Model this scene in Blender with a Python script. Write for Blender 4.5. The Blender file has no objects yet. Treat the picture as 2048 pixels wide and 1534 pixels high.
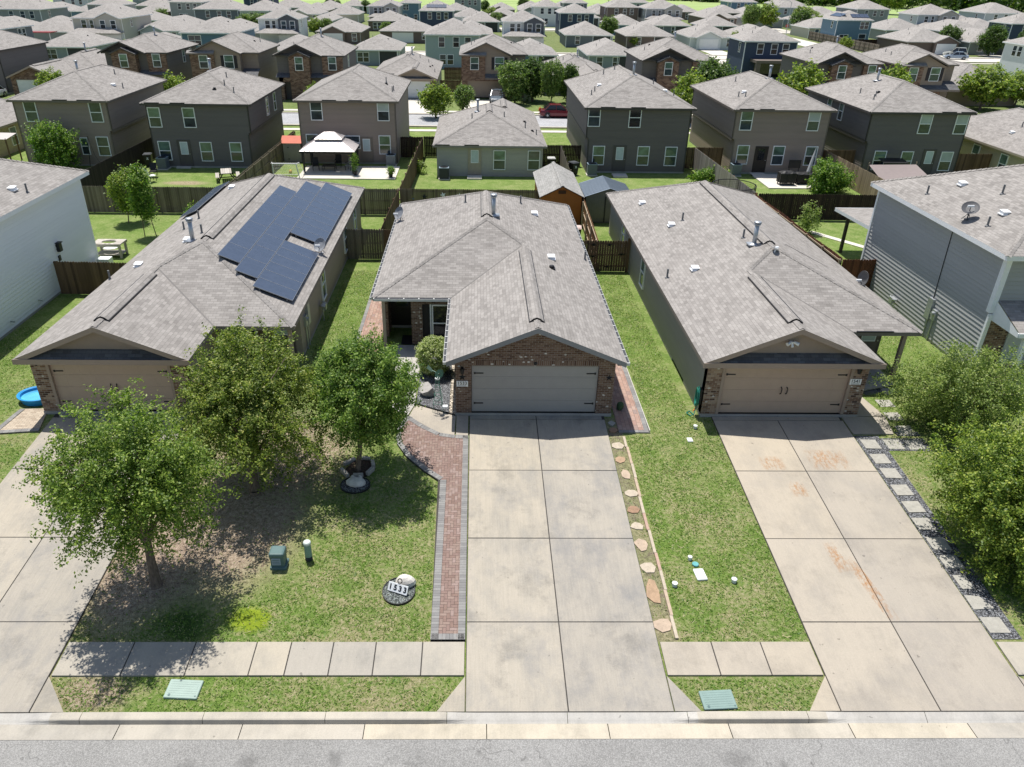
import bpy, math, random
import numpy as np
from mathutils import Vector, Matrix
R = math.radians
rnd = random.Random(7)
sc = bpy.context.scene
COL = sc.collection
ORG = {}
SPLIT = {'brick_pier', 'corner_trim', 'pent_roof', 'porch_post', 'brick_front', 'wall', 'mounting_rail', 'porch_fascia', 'aerial_cable', 'covered_patio', 'foundation'}

def tag(o, label=None, cat=None, group=None, kind=None):
    if label: o['label'] = label
    if cat: o['category'] = cat
    if group: o['group'] = group
    if kind: o['kind'] = kind
    return o

def thing(name, loc, label, cat, group=None, rz=0.0):
    o = bpy.data.objects.new(name, None)
    COL.objects.link(o)
    o.location = loc; o.rotation_euler = (0, 0, rz)
    o.empty_display_size = .3
    ORG[o.name] = Vector(loc)
    return tag(o, label, cat, group)

def kids(o): return [c for c in bpy.data.objects if c.parent == o]

def copy_tree(o, parent=None):
    c = o.copy(); COL.objects.link(c); c.parent = parent
    if parent is None:
        for k in ('label', 'group'):
            if k in c and k == 'label': del c[k]
    for ch in list(o.children):
        copy_tree(ch, c)
    return c

class MB:
    """collects faces in world (or local) metres and links them as one mesh object"""
    def __init__(s): s.v = []; s.f = []; s.m = []
    def face(s, pts, m=0):
        n = len(s.v); s.v += [tuple(p) for p in pts]; s.f.append(tuple(range(n, n + len(pts)))); s.m.append(m)
    def box(s, x0, y0, z0, x1, y1, z1, m=0, T=None):
        p = [(x0, y0, z0), (x1, y0, z0), (x1, y1, z0), (x0, y1, z0), (x0, y0, z1), (x1, y0, z1), (x1, y1, z1), (x0, y1, z1)]
        if T is not None: p = [T @ Vector(q) for q in p]
        n = len(s.v); s.v += [tuple(q) for q in p]
        for q in ((0, 3, 2, 1), (4, 5, 6, 7), (0, 1, 5, 4), (1, 2, 6, 5), (2, 3, 7, 6), (3, 0, 4, 7)):
            s.f.append(tuple(n + i for i in q)); s.m.append(m)
    def cbox(s, c, d, m=0, T=None):
        s.box(c[0] - d[0] / 2, c[1] - d[1] / 2, c[2] - d[2] / 2, c[0] + d[0] / 2, c[1] + d[1] / 2, c[2] + d[2] / 2, m, T)
    def beam(s, a, b, w, h=None, m=0):
        h = h or w
        a = Vector(a); b = Vector(b); d = (b - a); L = d.length; d.normalize()
        up = Vector((0, 0, 1)) if abs(d.z) < .98 else Vector((0, 1, 0))
        sx = d.cross(up).normalized(); sy = sx.cross(d)
        T = Matrix((sx, d, sy)).transposed().to_4x4(); T.translation = a
        s.box(-w / 2, 0, -h / 2, w / 2, L, h / 2, m, T)
    def cyl(s, a, b, r0, r1=None, n=10, m=0, caps=True):
        r1 = r0 if r1 is None else r1
        a = Vector(a); b = Vector(b); d = (b - a).normalized()
        up = Vector((0, 0, 1)) if abs(d.z) < .95 else Vector((1, 0, 0))
        u = d.cross(up).normalized(); w = d.cross(u)
        k = len(s.v)
        for c, r in ((a, r0), (b, r1)):
            for i in range(n):
                t = 2 * math.pi * i / n
                s.v.append(tuple(c + u * (r * math.cos(t)) + w * (r * math.sin(t))))
        for i in range(n):
            j = (i + 1) % n
            s.f.append((k + i, k + n + i, k + n + j, k + j)); s.m.append(m)
        if caps:
            s.f.append(tuple(k + i for i in range(n))); s.m.append(m)
            s.f.append(tuple(k + n + i for i in reversed(range(n)))); s.m.append(m)
    def tube(s, pts, r, n=8, m=0):
        for a, b in zip(pts[:-1], pts[1:]): s.cyl(a, b, r, r, n, m)
    def lathe(s, prof, c=(0, 0, 0), n=20, m=0, sx=1, sy=1, T=None):
        k = len(s.v)
        for r, z in prof:
            for i in range(n):
                t = 2 * math.pi * i / n
                p = Vector((c[0] + sx * r * math.cos(t), c[1] + sy * r * math.sin(t), c[2] + z))
                s.v.append(tuple(T @ p if T is not None else p))
        for a in range(len(prof) - 1):
            for i in range(n):
                j = (i + 1) % n
                s.f.append((k + a * n + i, k + a * n + j, k + a * n + n + j, k + a * n + n + i)); s.m.append(m)
    def prism(s, poly, z0, z1, m=0, ms=None, zf=None):
        """poly: ccw xy outline; zf(x,y) optional offset"""
        zf = zf or (lambda x, y: 0.0)
        ms = m if ms is None else ms
        top = [(x, y, z1 + zf(x, y)) for x, y in poly]; bot = [(x, y, z0 + zf(x, y)) for x, y in poly]
        s.face(top, m)
        for i in range(len(poly)):
            j = (i + 1) % len(poly)
            s.face((bot[i], bot[j], top[j], top[i]), ms)
    def pieces(s):
        """split into groups of faces whose boxes touch"""
        F = [np.array([s.v[i] for i in f]) for f in s.f]; B = [(p.min(0) - .006, p.max(0) + .006) for p in F]; n = len(F); par = list(range(n))
        def find(a):
            while par[a] != a: par[a] = par[par[a]]; a = par[a]
            return a
        lo = np.array([q[0] for q in B]); hi = np.array([q[1] for q in B])
        for i in range(n):
            hit = np.nonzero(np.all((lo[i + 1:] <= hi[i]) & (hi[i + 1:] >= lo[i]), axis=1))[0]
            for j in hit: par[find(i)] = find(i + 1 + j)
        G = {}
        for i in range(n): G.setdefault(find(i), []).append(i)
        out = []
        for idx in G.values():
            m = MB()
            for i in idx: m.face([s.v[k] for k in s.f[i]], s.m[i])
            out.append(m)
        return out
    def build(s, name, mats, parent=None, smooth=False, org=None, uv=True, bevel=0):
        if name in SPLIT and parent is not None:
            ps = s.pieces()
            if len(ps) > 1:
                for p in ps[1:]: p.build(name, mats, parent, smooth, org, uv, bevel)
                return ps[0].build(name, mats, parent, smooth, org, uv, bevel)
        me = bpy.data.meshes.new(name)
        mats = mats if isinstance(mats, (list, tuple)) else [mats]
        V = np.array(s.v, dtype=float).reshape(-1, 3)
        if parent is not None: o0 = ORG.get(parent.name, Vector((0, 0, 0)))
        elif org is not None: o0 = Vector(org)
        else:
            lo = V.min(0); hi = V.max(0); o0 = Vector(((lo[0] + hi[0]) / 2, (lo[1] + hi[1]) / 2, lo[2]))
        V = V - np.array(o0)
        me.from_pydata(V.tolist(), [], s.f)
        for mt in mats: me.materials.append(mt)
        if len(mats) > 1: me.polygons.foreach_set('material_index', s.m)
        if smooth: me.polygons.foreach_set('use_smooth', [True] * len(s.f))
        if uv:
            ul = me.uv_layers.new(name='UVMap'); dat = np.zeros((len(me.loops), 2))
            VV = np.array(s.v, dtype=float).reshape(-1, 3); li = 0
            for f in s.f:
                P = VV[list(f)]
                n = np.cross(P[1] - P[0], P[2] - P[0])
                if len(f) > 3: n = n + np.cross(P[2] - P[0], P[3] - P[0])
                L = math.sqrt(n @ n) or 1; n = n / L
                if abs(n[2]) < .985:
                    u = np.array((-n[1], n[0], 0)); u /= math.sqrt(u @ u); v = np.cross(n, u)
                else: u = np.array((1., 0, 0)); v = np.array((0, 1., 0))
                dat[li:li + len(f), 0] = P @ u; dat[li:li + len(f), 1] = P @ v; li += len(f)
            ul.data.foreach_set('uv', dat.ravel())
        me.validate(); me.update()
        ob = bpy.data.objects.new(name, me); COL.objects.link(ob)
        if parent is not None:
            ob.parent = parent; ORG[ob.name] = o0
        else:
            ob.location = o0; ORG[ob.name] = o0
        if bevel:
            b = ob.modifiers.new('bevel', 'BEVEL'); b.width = bevel; b.segments = 2; b.limit_method = 'ANGLE'
        return ob

def inst(name, me, parent, loc, rz=0.0, rx=0.0):
    """a further part that shares mesh data; loc in world metres"""
    o = bpy.data.objects.new(name, me); COL.objects.link(o)
    o0 = ORG.get(parent.name, Vector((0, 0, 0))) if parent else Vector((0, 0, 0))
    o.parent = parent; o.location = Vector(loc) - o0; o.rotation_euler = (rx, 0, rz)
    return o

# ------------------------------------------------------------------ materials
class NT:
    def __init__(s, name):
        s.mat = bpy.data.materials.new(name); s.mat.use_nodes = True
        s.t = s.mat.node_tree; s.n = s.t.nodes; s.n.clear()
        s.out = s.n.new('ShaderNodeOutputMaterial'); s.b = s.n.new('ShaderNodeBsdfPrincipled')
        s.t.links.new(s.b.outputs[0], s.out.inputs[0])
        s.tc = s.n.new('ShaderNodeTexCoord')
        s.set(s.b, 'Specular IOR Level', .3)
    def set(s, node, k, v):
        i = node.inputs[k]
        if hasattr(v, 'is_output') or isinstance(v, bpy.types.NodeSocket): s.t.links.new(v, i)
        else: i.default_value = v
    def node(s, typ, props=None, **k):
        nd = s.n.new(typ)
        for a, b in (props or {}).items(): setattr(nd, a, b)
        for a, b in k.items(): s.set(nd, a.replace('_', ' '), b)
        return nd
    def noise(s, vec, scale, detail=4, rough=.55, dist=0.0):
        nd = s.node('ShaderNodeTexNoise'); s.set(nd, 'Vector', vec); s.set(nd, 'Scale', scale); s.set(nd, 'Detail', detail); s.set(nd, 'Roughness', rough); s.set(nd, 'Distortion', dist)
        return nd.outputs['Fac']
    def ramp(s, fac, stops, interp='LINEAR'):
        nd = s.n.new('ShaderNodeValToRGB'); cr = nd.color_ramp; cr.interpolation = interp
        while len(cr.elements) < len(stops): cr.elements.new(.5)
        for e, (p, c) in zip(cr.elements, stops):
            e.position = p; e.color = (c if len(c) == 4 else (*c, 1)) if isinstance(c, (tuple, list)) else (c, c, c, 1)
        s.set(nd, 'Fac', fac); return nd.outputs['Color']
    def mix(s, fac, a, b, mode='MIX'):
        nd = s.n.new('ShaderNodeMix'); nd.data_type = 'RGBA'; nd.blend_type = mode
        for i, v in ((0, fac), (6, a), (7, b)):
            if isinstance(v, bpy.types.NodeSocket): s.t.links.new(v, nd.inputs[i])
            elif i == 0: nd.inputs[0].default_value = v
            else: nd.inputs[i].default_value = v if len(v) == 4 else (*v, 1)
        return nd.outputs[2]
    def math(s, op, a, b=0.0, c=0.0):
        nd = s.n.new('ShaderNodeMath'); nd.operation = op
        for i, v in enumerate((a, b, c)):
            if isinstance(v, bpy.types.NodeSocket): s.t.links.new(v, nd.inputs[i])
            else: nd.inputs[i].default_value = v
        return nd.outputs[0]
    def sep(s, vec):
        nd = s.n.new('ShaderNodeSeparateXYZ'); s.t.links.new(vec, nd.inputs[0]); return nd.outputs
    def map(s, vec, scale=(1, 1, 1), rot=(0, 0, 0), loc=(0, 0, 0)):
        nd = s.n.new('ShaderNodeMapping'); s.t.links.new(vec, nd.inputs[0]); nd.inputs['Scale'].default_value = scale; nd.inputs['Rotation'].default_value = rot; nd.inputs['Location'].default_value = loc
        return nd.outputs[0]
    def rand(s): return s.n.new('ShaderNodeObjectInfo').outputs['Random']
    def island(s): return s.n.new('ShaderNodeNewGeometry').outputs['Random Per Island']
    def wpos(s): return s.n.new('ShaderNodeNewGeometry').outputs['Position']
    def bump(s, h, strength=.3, dist=.02):
        nd = s.n.new('ShaderNodeBump'); s.set(nd, 'Height', h); nd.inputs['Strength'].default_value = strength; nd.inputs['Distance'].default_value = dist
        s.set(s.b, 'Normal', nd.outputs[0])
    def fin(s, col=None, rough=.8, metal=0.0):
        if col is not None:
            s.set(s.b, 'Base Color', col if isinstance(col, bpy.types.NodeSocket) else (*col[:3], 1))
        s.set(s.b, 'Roughness', rough); s.set(s.b, 'Metallic', metal)
        return s.mat

def sc3(c, k): return tuple(min(1, x * k) for x in c)
_M = {}
def paint(name, c, rough=.6, var=.12, scale=3.0, metal=0.0, bump=0.0):
    """painted / plain surface with worn, slightly uneven colour"""
    if name in _M: return _M[name]
    t = NT(name); pos = t.wpos()
    f = t.noise(pos, scale, 5, .6)
    g = t.noise(pos, scale * 9, 3, .6)
    f = t.math('ADD', t.math('MULTIPLY', f, .65), t.math('MULTIPLY', g, .35))
    colr = t.ramp(f, [(.3, sc3(c, 1 - var)), (.7, sc3(c, 1 + var))])
    if bump: t.bump(t.noise(pos, scale * 20, 3), bump, .01)
    _M[name] = t.fin(colr, rough, metal); return _M[name]

def siding(name, c, lap=.18, var=.07):
    if name in _M: return _M[name]
    t = NT(name); pos = t.wpos(); z = t.sep(pos)[2]
    fr = t.math('FRACT', t.math('DIVIDE', z, lap))
    row = t.math('FLOOR', t.math('DIVIDE', z, lap))
    f = t.noise(t.map(pos, (.5, .5, 3)), 1.2, 5, .6)
    rv = t.math('FRACT', t.math('MULTIPLY', t.math('SINE', t.math('MULTIPLY', row, 12.9)), 43.7))
    f = t.math('ADD', t.math('MULTIPLY', f, .8), t.math('MULTIPLY', rv, .2))
    colr = t.ramp(f, [(.25, sc3(c, 1 - var)), (.75, sc3(c, 1 + var))])
    t.bump(t.math('SUBTRACT', 1.0, fr), .5, .02)
    _M[name] = t.fin(colr, .65); return _M[name]

def shingle(name, a, b, far=False):
    if name in _M: return _M[name]
    t = NT(name); uv = t.tc.outputs['UV']; pos = t.wpos()
    br = t.node('ShaderNodeTexBrick', {'offset': .5, 'offset_frequency': 2}); t.set(br, 'Vector', uv)
    t.set(br, 'Color1', (0, 0, 0, 1)); t.set(br, 'Color2', (1, 1, 1, 1)); t.set(br, 'Mortar', (.0, .0, .0, 1))
    t.set(br, 'Scale', 1.0); t.set(br, 'Brick Width', .28); t.set(br, 'Row Height', .14); t.set(br, 'Mortar Size', .006); t.set(br, 'Mortar Smooth', .3); t.set(br, 'Bias', 0.0)
    # laminated tabs: clusters of neighbouring shingles share a tone
    cl = t.noise(t.map(uv, (.75, 2.2, 1)), 1.0, 2, .5)
    n1 = t.noise(pos, .45, 4, .6); n2 = t.noise(pos, 24, 3, .6)
    f = t.math('ADD', t.math('MULTIPLY', br.outputs['Color'], .30), t.math('MULTIPLY', cl, .35))
    f = t.math('ADD', f, t.math('ADD', t.math('MULTIPLY', n1, .25), t.math('MULTIPLY', n2, .20)))
    stv = t.noise(t.map(uv, (1.6, .12, 1)), 1.0, 4, .6); f = t.math('ADD', f, t.math('MULTIPLY', t.math('SUBTRACT', stv, .5), .22))
    mid = tuple((x + y) / 2 for x, y in zip(a, b))
    c = t.ramp(f, [(.30, b), (.5, mid), (.74, a)])
    c = t.mix(t.math('MULTIPLY', br.outputs['Fac'], .40), c, sc3(b, .40))
    h = t.math('SUBTRACT', t.math('ADD', t.math('MULTIPLY', n2, .4), t.math('MULTIPLY', br.outputs['Color'], .5)), br.outputs['Fac'])
    t.bump(h, .5, .008)
    _M[name] = t.fin(c, .9); return _M[name]

def brick(name, cols, mortar, white=0.0, w=.21, h=.077):
    if name in _M: return _M[name]
    t = NT(name); uv = t.tc.outputs['UV']; pos = t.wpos()
    br = t.node('ShaderNodeTexBrick', {'offset': .5}); t.set(br, 'Vector', uv)
    t.set(br, 'Color1', (0, 0, 0, 1)); t.set(br, 'Color2', (1, 1, 1, 1)); t.set(br, 'Mortar', (.5, .5, .5, 1))
    t.set(br, 'Scale', 1.0); t.set(br, 'Brick Width', w); t.set(br, 'Row Height', h); t.set(br, 'Mortar Size', .007); t.set(br, 'Mortar Smooth', .2)
    n = len(cols)
    f = t.math('ADD', t.math('MULTIPLY', br.outputs['Color'], .8), t.math('MULTIPLY', t.noise(pos, 14, 3), .2))
    c = t.ramp(f, [((i + .5) / n, q) for i, q in enumerate(cols)])
    if white:
        vo = t.node('ShaderNodeTexVoronoi'); t.set(vo, 'Vector', t.map(uv, (1, 1.6, 1))); t.set(vo, 'Scale', 4.2); t.set(vo, 'Randomness', 1.0)
        wob = t.noise(pos, 18, 3)
        d = t.math('ADD', vo.outputs['Distance'], t.math('MULTIPLY', wob, .22))
        msk = t.ramp(d, [(.30, 1.0), (.36, 0.0)])
        keep = t.math('GREATER_THAN', t.sep(vo.outputs['Color'])[0], 1 - white)
        c = t.mix(t.math('MULTIPLY', msk, keep), c, (.62, .6, .56))
    c = t.mix(br.outputs['Fac'], c, mortar)
    t.bump(t.math('ADD', t.math('SUBTRACT', 1.0, br.outputs['Fac']), t.math('MULTIPLY', t.noise(pos, 60, 2), .3)), .6, .008)
    _M[name] = t.fin(c, .85); return _M[name]

def concrete(name, a, b, stain=.5, streak=1.0, tint=True):
    if name in _M: return _M[name]
    t = NT(name); pos = t.wpos()
    n1 = t.noise(pos, .35, 6, .66, .1); n2 = t.noise(t.map(pos, (1.3, .6, 1)), 1.1, 6, .7, .1); n3 = t.noise(pos, 30, 3, .7)
    brs = t.noise(t.map(pos, (22, 1.2, 1)), 1.0, 3, .6)
    f = t.math('ADD', t.math('MULTIPLY', n1, .5), t.math('MULTIPLY', n2, .5))
    c = t.ramp(f, [(.34, b), (.52, a), (.7, sc3(a, 1.07))])
    dk = t.ramp(t.noise(pos, .8, 7, .72, .15), [(.53, 0.0), (.76, 1.0)])
    c = t.mix(t.math('MULTIPLY', dk, stain), c, sc3(b, .62))
    c = t.mix(.10 * streak, c, t.ramp(brs, [(.3, sc3(a, .6)), (.7, sc3(a, 1.25))]))
    c = t.mix(.16, c, t.ramp(n3, [(.3, sc3(b, .6)), (.7, sc3(a, 1.3))]))
    gr = t.ramp(t.noise(t.map(pos, (1, .8, 1), (0, 0, 0), (7, 3, 0)), .55, 7, .74, .15), [(.50, 0.0), (.70, 1.0)])
    c = t.mix(t.math('MULTIPLY', gr, stain * .55), c, (b[0] * .78, b[1] * .82, b[2] * .92))
    sp = t.ramp(t.noise(pos, 5.5, 2, .5), [(.735, 0.0), (.76, 1.0)])
    c = t.mix(t.math('MULTIPLY', sp, .5), c, sc3(b, .35))
    if tint: c = t.mix(.9, c, t.ramp(t.island(), [(0.0, (.86, .87, .90)), (.5, (1, 1, 1)), (1.0, (1.10, 1.07, 1.0))]), 'MULTIPLY')
    t.bump(t.math('ADD', n3, brs), .25, .004)
    _M[name] = t.fin(c, .85); return _M[name]

def pavers(name, cols, mortar, w, h, rot=0.0, off=.5):
    if name in _M: return _M[name]
    t = NT(name); pos = t.wpos()
    vec = t.map(pos, (1, 1, 1), (0, 0, rot))
    br = t.node('ShaderNodeTexBrick', {'offset': off}); t.set(br, 'Vector', vec)
    t.set(br, 'Color1', (0, 0, 0, 1)); t.set(br, 'Color2', (1, 1, 1, 1)); t.set(br, 'Mortar', (.5, .5, .5, 1))
    t.set(br, 'Scale', 1.0); t.set(br, 'Brick Width', w); t.set(br, 'Row Height', h); t.set(br, 'Mortar Size', .006); t.set(br, 'Mortar Smooth', .2)
    n = len(cols)
    f = t.math('ADD', t.math('MULTIPLY', br.outputs['Color'], .7), t.math('MULTIPLY', t.noise(pos, 1.2, 4), .3))
    c = t.ramp(f, [((i + .5) / n, q) for i, q in enumerate(cols)])
    c = t.mix(.25, c, t.ramp(t.noise(pos, 26, 3), [(.3, sc3(cols[0], .5)), (.7, sc3(cols[-1], 1.4))]))
    c = t.mix(br.outputs['Fac'], c, mortar)
    t.bump(t.math('SUBTRACT', 1.0, br.outputs['Fac']), .5, .006)
    _M[name] = t.fin(c, .85); return _M[name]

def wood(name, a, b, plank=.14, rough=.85):
    """fence boards: each board its own tone, long vertical grain"""
    if name in _M: return _M[name]
    t = NT(name); pos = t.wpos()
    isl = t.island()
    g = t.noise(t.map(pos, (9, 9, .8)), 1.5, 5, .65)
    big = t.noise(pos, .6, 4)
    f = t.math('ADD', t.math('MULTIPLY', isl, .45), t.math('ADD', t.math('MULTIPLY', g, .35), t.math('MULTIPLY', big, .25)))
    c = t.ramp(f, [(.28, b), (.8, a)])
    t.bump(g, .4, .006)
    _M[name] = t.fin(c, rough); return _M[name]

def leafmat(name, dark, mid, light, tip=None, tipamt=.12):
    if name in _M: return _M[name]
    t = NT(name); isl = t.island(); pos = t.wpos()
    f = t.math('ADD', t.math('MULTIPLY', isl, .55), t.math('MULTIPLY', t.noise(pos, 1.3, 3), .5))
    c = t.ramp(f, [(.25, dark), (.5, mid), (.78, light)])
    if tip:
        k = t.math('GREATER_THAN', t.math('FRACT', t.math('MULTIPLY', isl, 17.3)), 1 - tipamt)
        c = t.mix(k, c, tip)
    t.fin(c, .5); t.set(t.b, 'Specular IOR Level', .35)
    tr = t.node('ShaderNodeBsdfTranslucent'); t.set(tr, 'Color', t.mix(1.0, c, (1.0, 1.15, .5), 'MULTIPLY'))
    mx = t.node('ShaderNodeMixShader'); mx.inputs[0].default_value = .42
    t.t.links.new(t.b.outputs[0], mx.inputs[1]); t.t.links.new(tr.outputs[0], mx.inputs[2]); t.t.links.new(mx.outputs[0], t.out.inputs[0])
    _M[name] = t.mat; return t.mat

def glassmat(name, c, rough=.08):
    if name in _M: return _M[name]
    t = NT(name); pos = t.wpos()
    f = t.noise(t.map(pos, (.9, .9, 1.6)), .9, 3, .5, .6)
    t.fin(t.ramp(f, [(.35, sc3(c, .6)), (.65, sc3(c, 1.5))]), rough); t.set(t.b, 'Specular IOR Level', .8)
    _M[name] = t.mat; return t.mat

SH = shingle('asphalt_shingle', (.335, .312, .29), (.195, .18, .166))
SH_SHADE = shingle('asphalt_shingle_shaded', (.16, .158, .16), (.075, .073, .075))  # pent roof shingle: the shade on it is put into a darker colour
WHITE = paint('white_trim', (.84, .85, .86), .5, .05)
BLACK = paint('black_metal', (.02, .02, .022), .45, .2)
GREYMETAL = paint('galvanised', (.46, .48, .5), .42, .1, metal=.6)
TAUPE = paint('taupe_trim', (.34, .265, .215), .6, .06)
TAUPE_D = paint('dark_taupe_trim', (.15, .125, .115), .6, .08)
GUT = paint('gutter_paint', (.40, .38, .36), .5, .08)
GL_UP = glassmat('screen_reflection_glass', (.10, .16, .13))  # upper panes: green reflection put into the glass colour
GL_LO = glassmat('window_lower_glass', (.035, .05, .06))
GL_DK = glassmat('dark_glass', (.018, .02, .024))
BLIND = paint('window_blind', (.42, .47, .45), .6, .15, 2)
# ------------------------------------------------------------------ house pieces
PITCH = .433
RZ = {'B': 0.0, 'L': R(-90), 'R': R(90), 'N': R(180)}
_W = {}
def win_meshes(w, h, style):
    k = (w, h, style)
    if k in _W: return _W[k]
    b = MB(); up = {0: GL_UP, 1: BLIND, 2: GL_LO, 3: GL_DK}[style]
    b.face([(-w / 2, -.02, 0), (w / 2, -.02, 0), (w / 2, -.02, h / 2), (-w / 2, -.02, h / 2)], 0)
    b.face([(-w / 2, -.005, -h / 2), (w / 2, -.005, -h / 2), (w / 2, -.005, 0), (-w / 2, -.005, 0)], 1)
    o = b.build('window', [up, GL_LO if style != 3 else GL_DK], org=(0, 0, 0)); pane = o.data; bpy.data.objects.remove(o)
    f = MB(); t = .062
    f.box(-w / 2 - t, -.055, h / 2, w / 2 + t, .03, h / 2 + t); f.box(-w / 2 - t, -.055, -h / 2 - t, w / 2 + t, .03, -h / 2)
    f.box(-w / 2 - t, -.05, -h / 2, -w / 2, .03, h / 2); f.box(w / 2, -.05, -h / 2, w / 2 + t, .03, h / 2)
    f.box(-w / 2, -.042, -.03, w / 2, .02, .03)
    o = f.build('frame', [WHITE], org=(0, 0, 0)); fr = o.data; bpy.data.objects.remove(o)
    _W[k] = (pane, fr); return _W[k]

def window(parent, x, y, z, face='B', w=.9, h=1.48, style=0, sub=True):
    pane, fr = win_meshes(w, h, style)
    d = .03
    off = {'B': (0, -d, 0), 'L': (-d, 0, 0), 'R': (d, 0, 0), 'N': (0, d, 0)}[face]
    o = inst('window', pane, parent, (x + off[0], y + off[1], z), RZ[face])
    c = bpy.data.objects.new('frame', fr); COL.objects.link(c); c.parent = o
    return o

def up(b, pts, m=0):
    p = [Vector(q) for q in pts]
    n = (p[1] - p[0]).cross(p[2] - p[0])
    if n.z < 0: pts = list(reversed(pts))
    b.face(pts, m)

def cap(b, a, c, w=.24, t=.03, m=0):
    a = Vector(a); c = Vector(c)
    d = (c - a); L = d.length; d.normalize()
    sx = d.cross(Vector((0, 0, 1))).normalized(); up_ = sx.cross(d)
    n = max(1, int(L / .22))
    for i in range(n):          # overlapping ridge tabs
        p = a + d * (L * i / n); q = a + d * (L * (i + .97) / n)
        s0 = up_ * (t + .012); s1 = up_ * t * .6
        dn = -up_ * (w * .18)
        b.face([p - sx * w / 2 + dn + s1, p + s1 + up_ * .01, q + s0 + up_ * .01, q - sx * w / 2 + dn + s0], m)
        b.face([p + s1 + up_ * .01, p + sx * w / 2 + dn + s1, q + sx * w / 2 + dn + s0, q + s0 + up_ * .01], m)

def hip_pts(x0, x1, y0, y1, ze, p, front='hip', back='hip'):
    W = x1 - x0; D = y1 - y0
    if D >= W:
        xc = (x0 + x1) / 2; zr = ze + p * W / 2
        ya = y0 + (W / 2 if front == 'hip' else 0); yb = y1 - (W / 2 if back == 'hip' else 0)
        return (xc, ya, zr), (xc, yb, zr), 'y'
    yc = (y0 + y1) / 2; zr = ze + p * D / 2
    return (x0 + D / 2, yc, zr), (x1 - D / 2, yc, zr), 'x'

def hip(b, fb, x0, x1, y0, y1, ze, p=PITCH, front='hip', back='hip', mr=0, mf=0, caps=True, cb=None, drop=.17):
    """hipped roof on b, fascia + soffit on fb, ridge tabs on cb"""
    A, B, ax = hip_pts(x0, x1, y0, y1, ze, p, front, back)
    c00, c10, c11, c01 = (x0, y0, ze), (x1, y0, ze), (x1, y1, ze), (x0, y1, ze)
    if ax == 'y':
        up(b, [c00, A, B, c01], mr); up(b, [c10, c11, B, A], mr)
        if front == 'hip': up(b, [c00, c10, A], mr)
        if back == 'hip': up(b, [c11, c01, B], mr)
    else:
        up(b, [c00, c10, B, A], mr); up(b, [c11, c01, A, B], mr); up(b, [c01, c00, A], mr); up(b, [c10, c11, B], mr)
    t = .03
    for (xa, ya, xb, yb) in ((x0, y0, x1, y0 + t), (x0, y1 - t, x1, y1)):
        fb.box(xa, ya, ze - drop, xb, yb, ze - .004, mf)
    for (xa, ya, xb, yb) in ((x0, y0 + t, x0 + t, y1 - t), (x1 - t, y0 + t, x1, y1 - t)):
        fb.box(xa, ya, ze - drop, xb, yb, ze - .004, mf)
    fb.face([(x0 + t, y0 + t, ze - drop + .02), (x0 + t, y1 - t, ze - drop + .02), (x1 - t, y1 - t, ze - drop + .02), (x1 - t, y0 + t, ze - drop + .02)], mf)
    if cb is not None:
        if ax == 'y':
            L = [(A, B)] + ([(c00, A), (c10, A)] if front == 'hip' else []) + ([(c11, B), (c01, B)] if back == 'hip' else [])
        else: L = [(A, B), (c00, A), (c01, A), (c10, B), (c11, B)]
        for a, c in L: cap(cb, a, c)
    return A, B

def lapwall(b, p0, p1, z0, z1, n, m=0, lap=.18, d=.014):
    """horizontal lap boards; n = outward xy normal"""
    z = z0; nx, ny = n
    P = lambda p, z, o: (p[0] + nx * o, p[1] + ny * o, z)
    while z < z1 - .01:
        zt = min(z1, z + lap)
        q = [P(p0, z, d), P(p1, z, d), P(p1, zt, .001), P(p0, zt, .001)]
        u = [P(p0, z, 0), P(p1, z, 0), P(p1, z, d), P(p0, z, d)]
        e = (Vector(q[1]) - Vector(q[0])).cross(Vector(q[2]) - Vector(q[0]))
        if e.x * nx + e.y * ny < 0: q.reverse(); u.reverse()
        b.face(q, m); b.face(u, m); z = zt

def mesh_only(b, name, mats, smooth=False):
    o = b.build(name, mats, org=(0, 0, 0), smooth=smooth); me = o.data; bpy.data.objects.remove(o); return me

b = MB(); b.cyl((0, 0, -.1), (0, 0, .42), .045, .045, 10); b.cyl((0, 0, .0), (0, 0, .05), .1, .05, 10, caps=False)
PIPE = mesh_only(b, 'vent_pipe', [paint('lead_grey', (.16, .165, .17), .6)])
b = MB(); b.box(-.2, -.2, -.02, .2, .2, .02); b.box(-.15, -.13, .02, .15, .15, .14); b.face([(-.17, -.17, .13), (.17, -.17, .13), (.17, .17, .17), (-.17, .17, .17)])
BOXVENT = mesh_only(b, 'roof_vent', [WHITE])
b = MB(); b.box(-.16, -.16, -.02, .16, .16, .02); b.lathe([(.11, .0), (.12, .1), (.1, .13), (0, .15)], n=12)
BOXVENT_D = mesh_only(b, 'roof_vent', [BLACK])
b = MB(); b.cyl((0, 0, -.2), (0, 0, .95), .1, .1, 14); b.cyl((0, 0, -.05), (0, 0, .06), .24, .12, 14); b.cyl((0, 0, .9), (0, 0, .95), .15, .15, 14); b.cyl((0, 0, .99), (0, 0, 1.05), .18, .15, 14); b.box(-.3, -.25, -.03, .3, .25, .02)
FLUE = mesh_only(b, 'flue_pipe', [GREYMETAL], True)
b = MB(); b.box(-.6, -.06, 0, .6, .1, .05)
EAVEV = mesh_only(b, 'eave_vent', [BLACK])

def slope_rx(): return 0.0

def vent(parent, me, x, y, z, name=None): return inst(name or me.name.split('.')[0], me, parent, (x, y, z))

def hipz(x, y, x0, x1, y0, y1, ze, p=PITCH): return ze + p * min(x - x0, x1 - x, y - y0, y1 - y)

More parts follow.
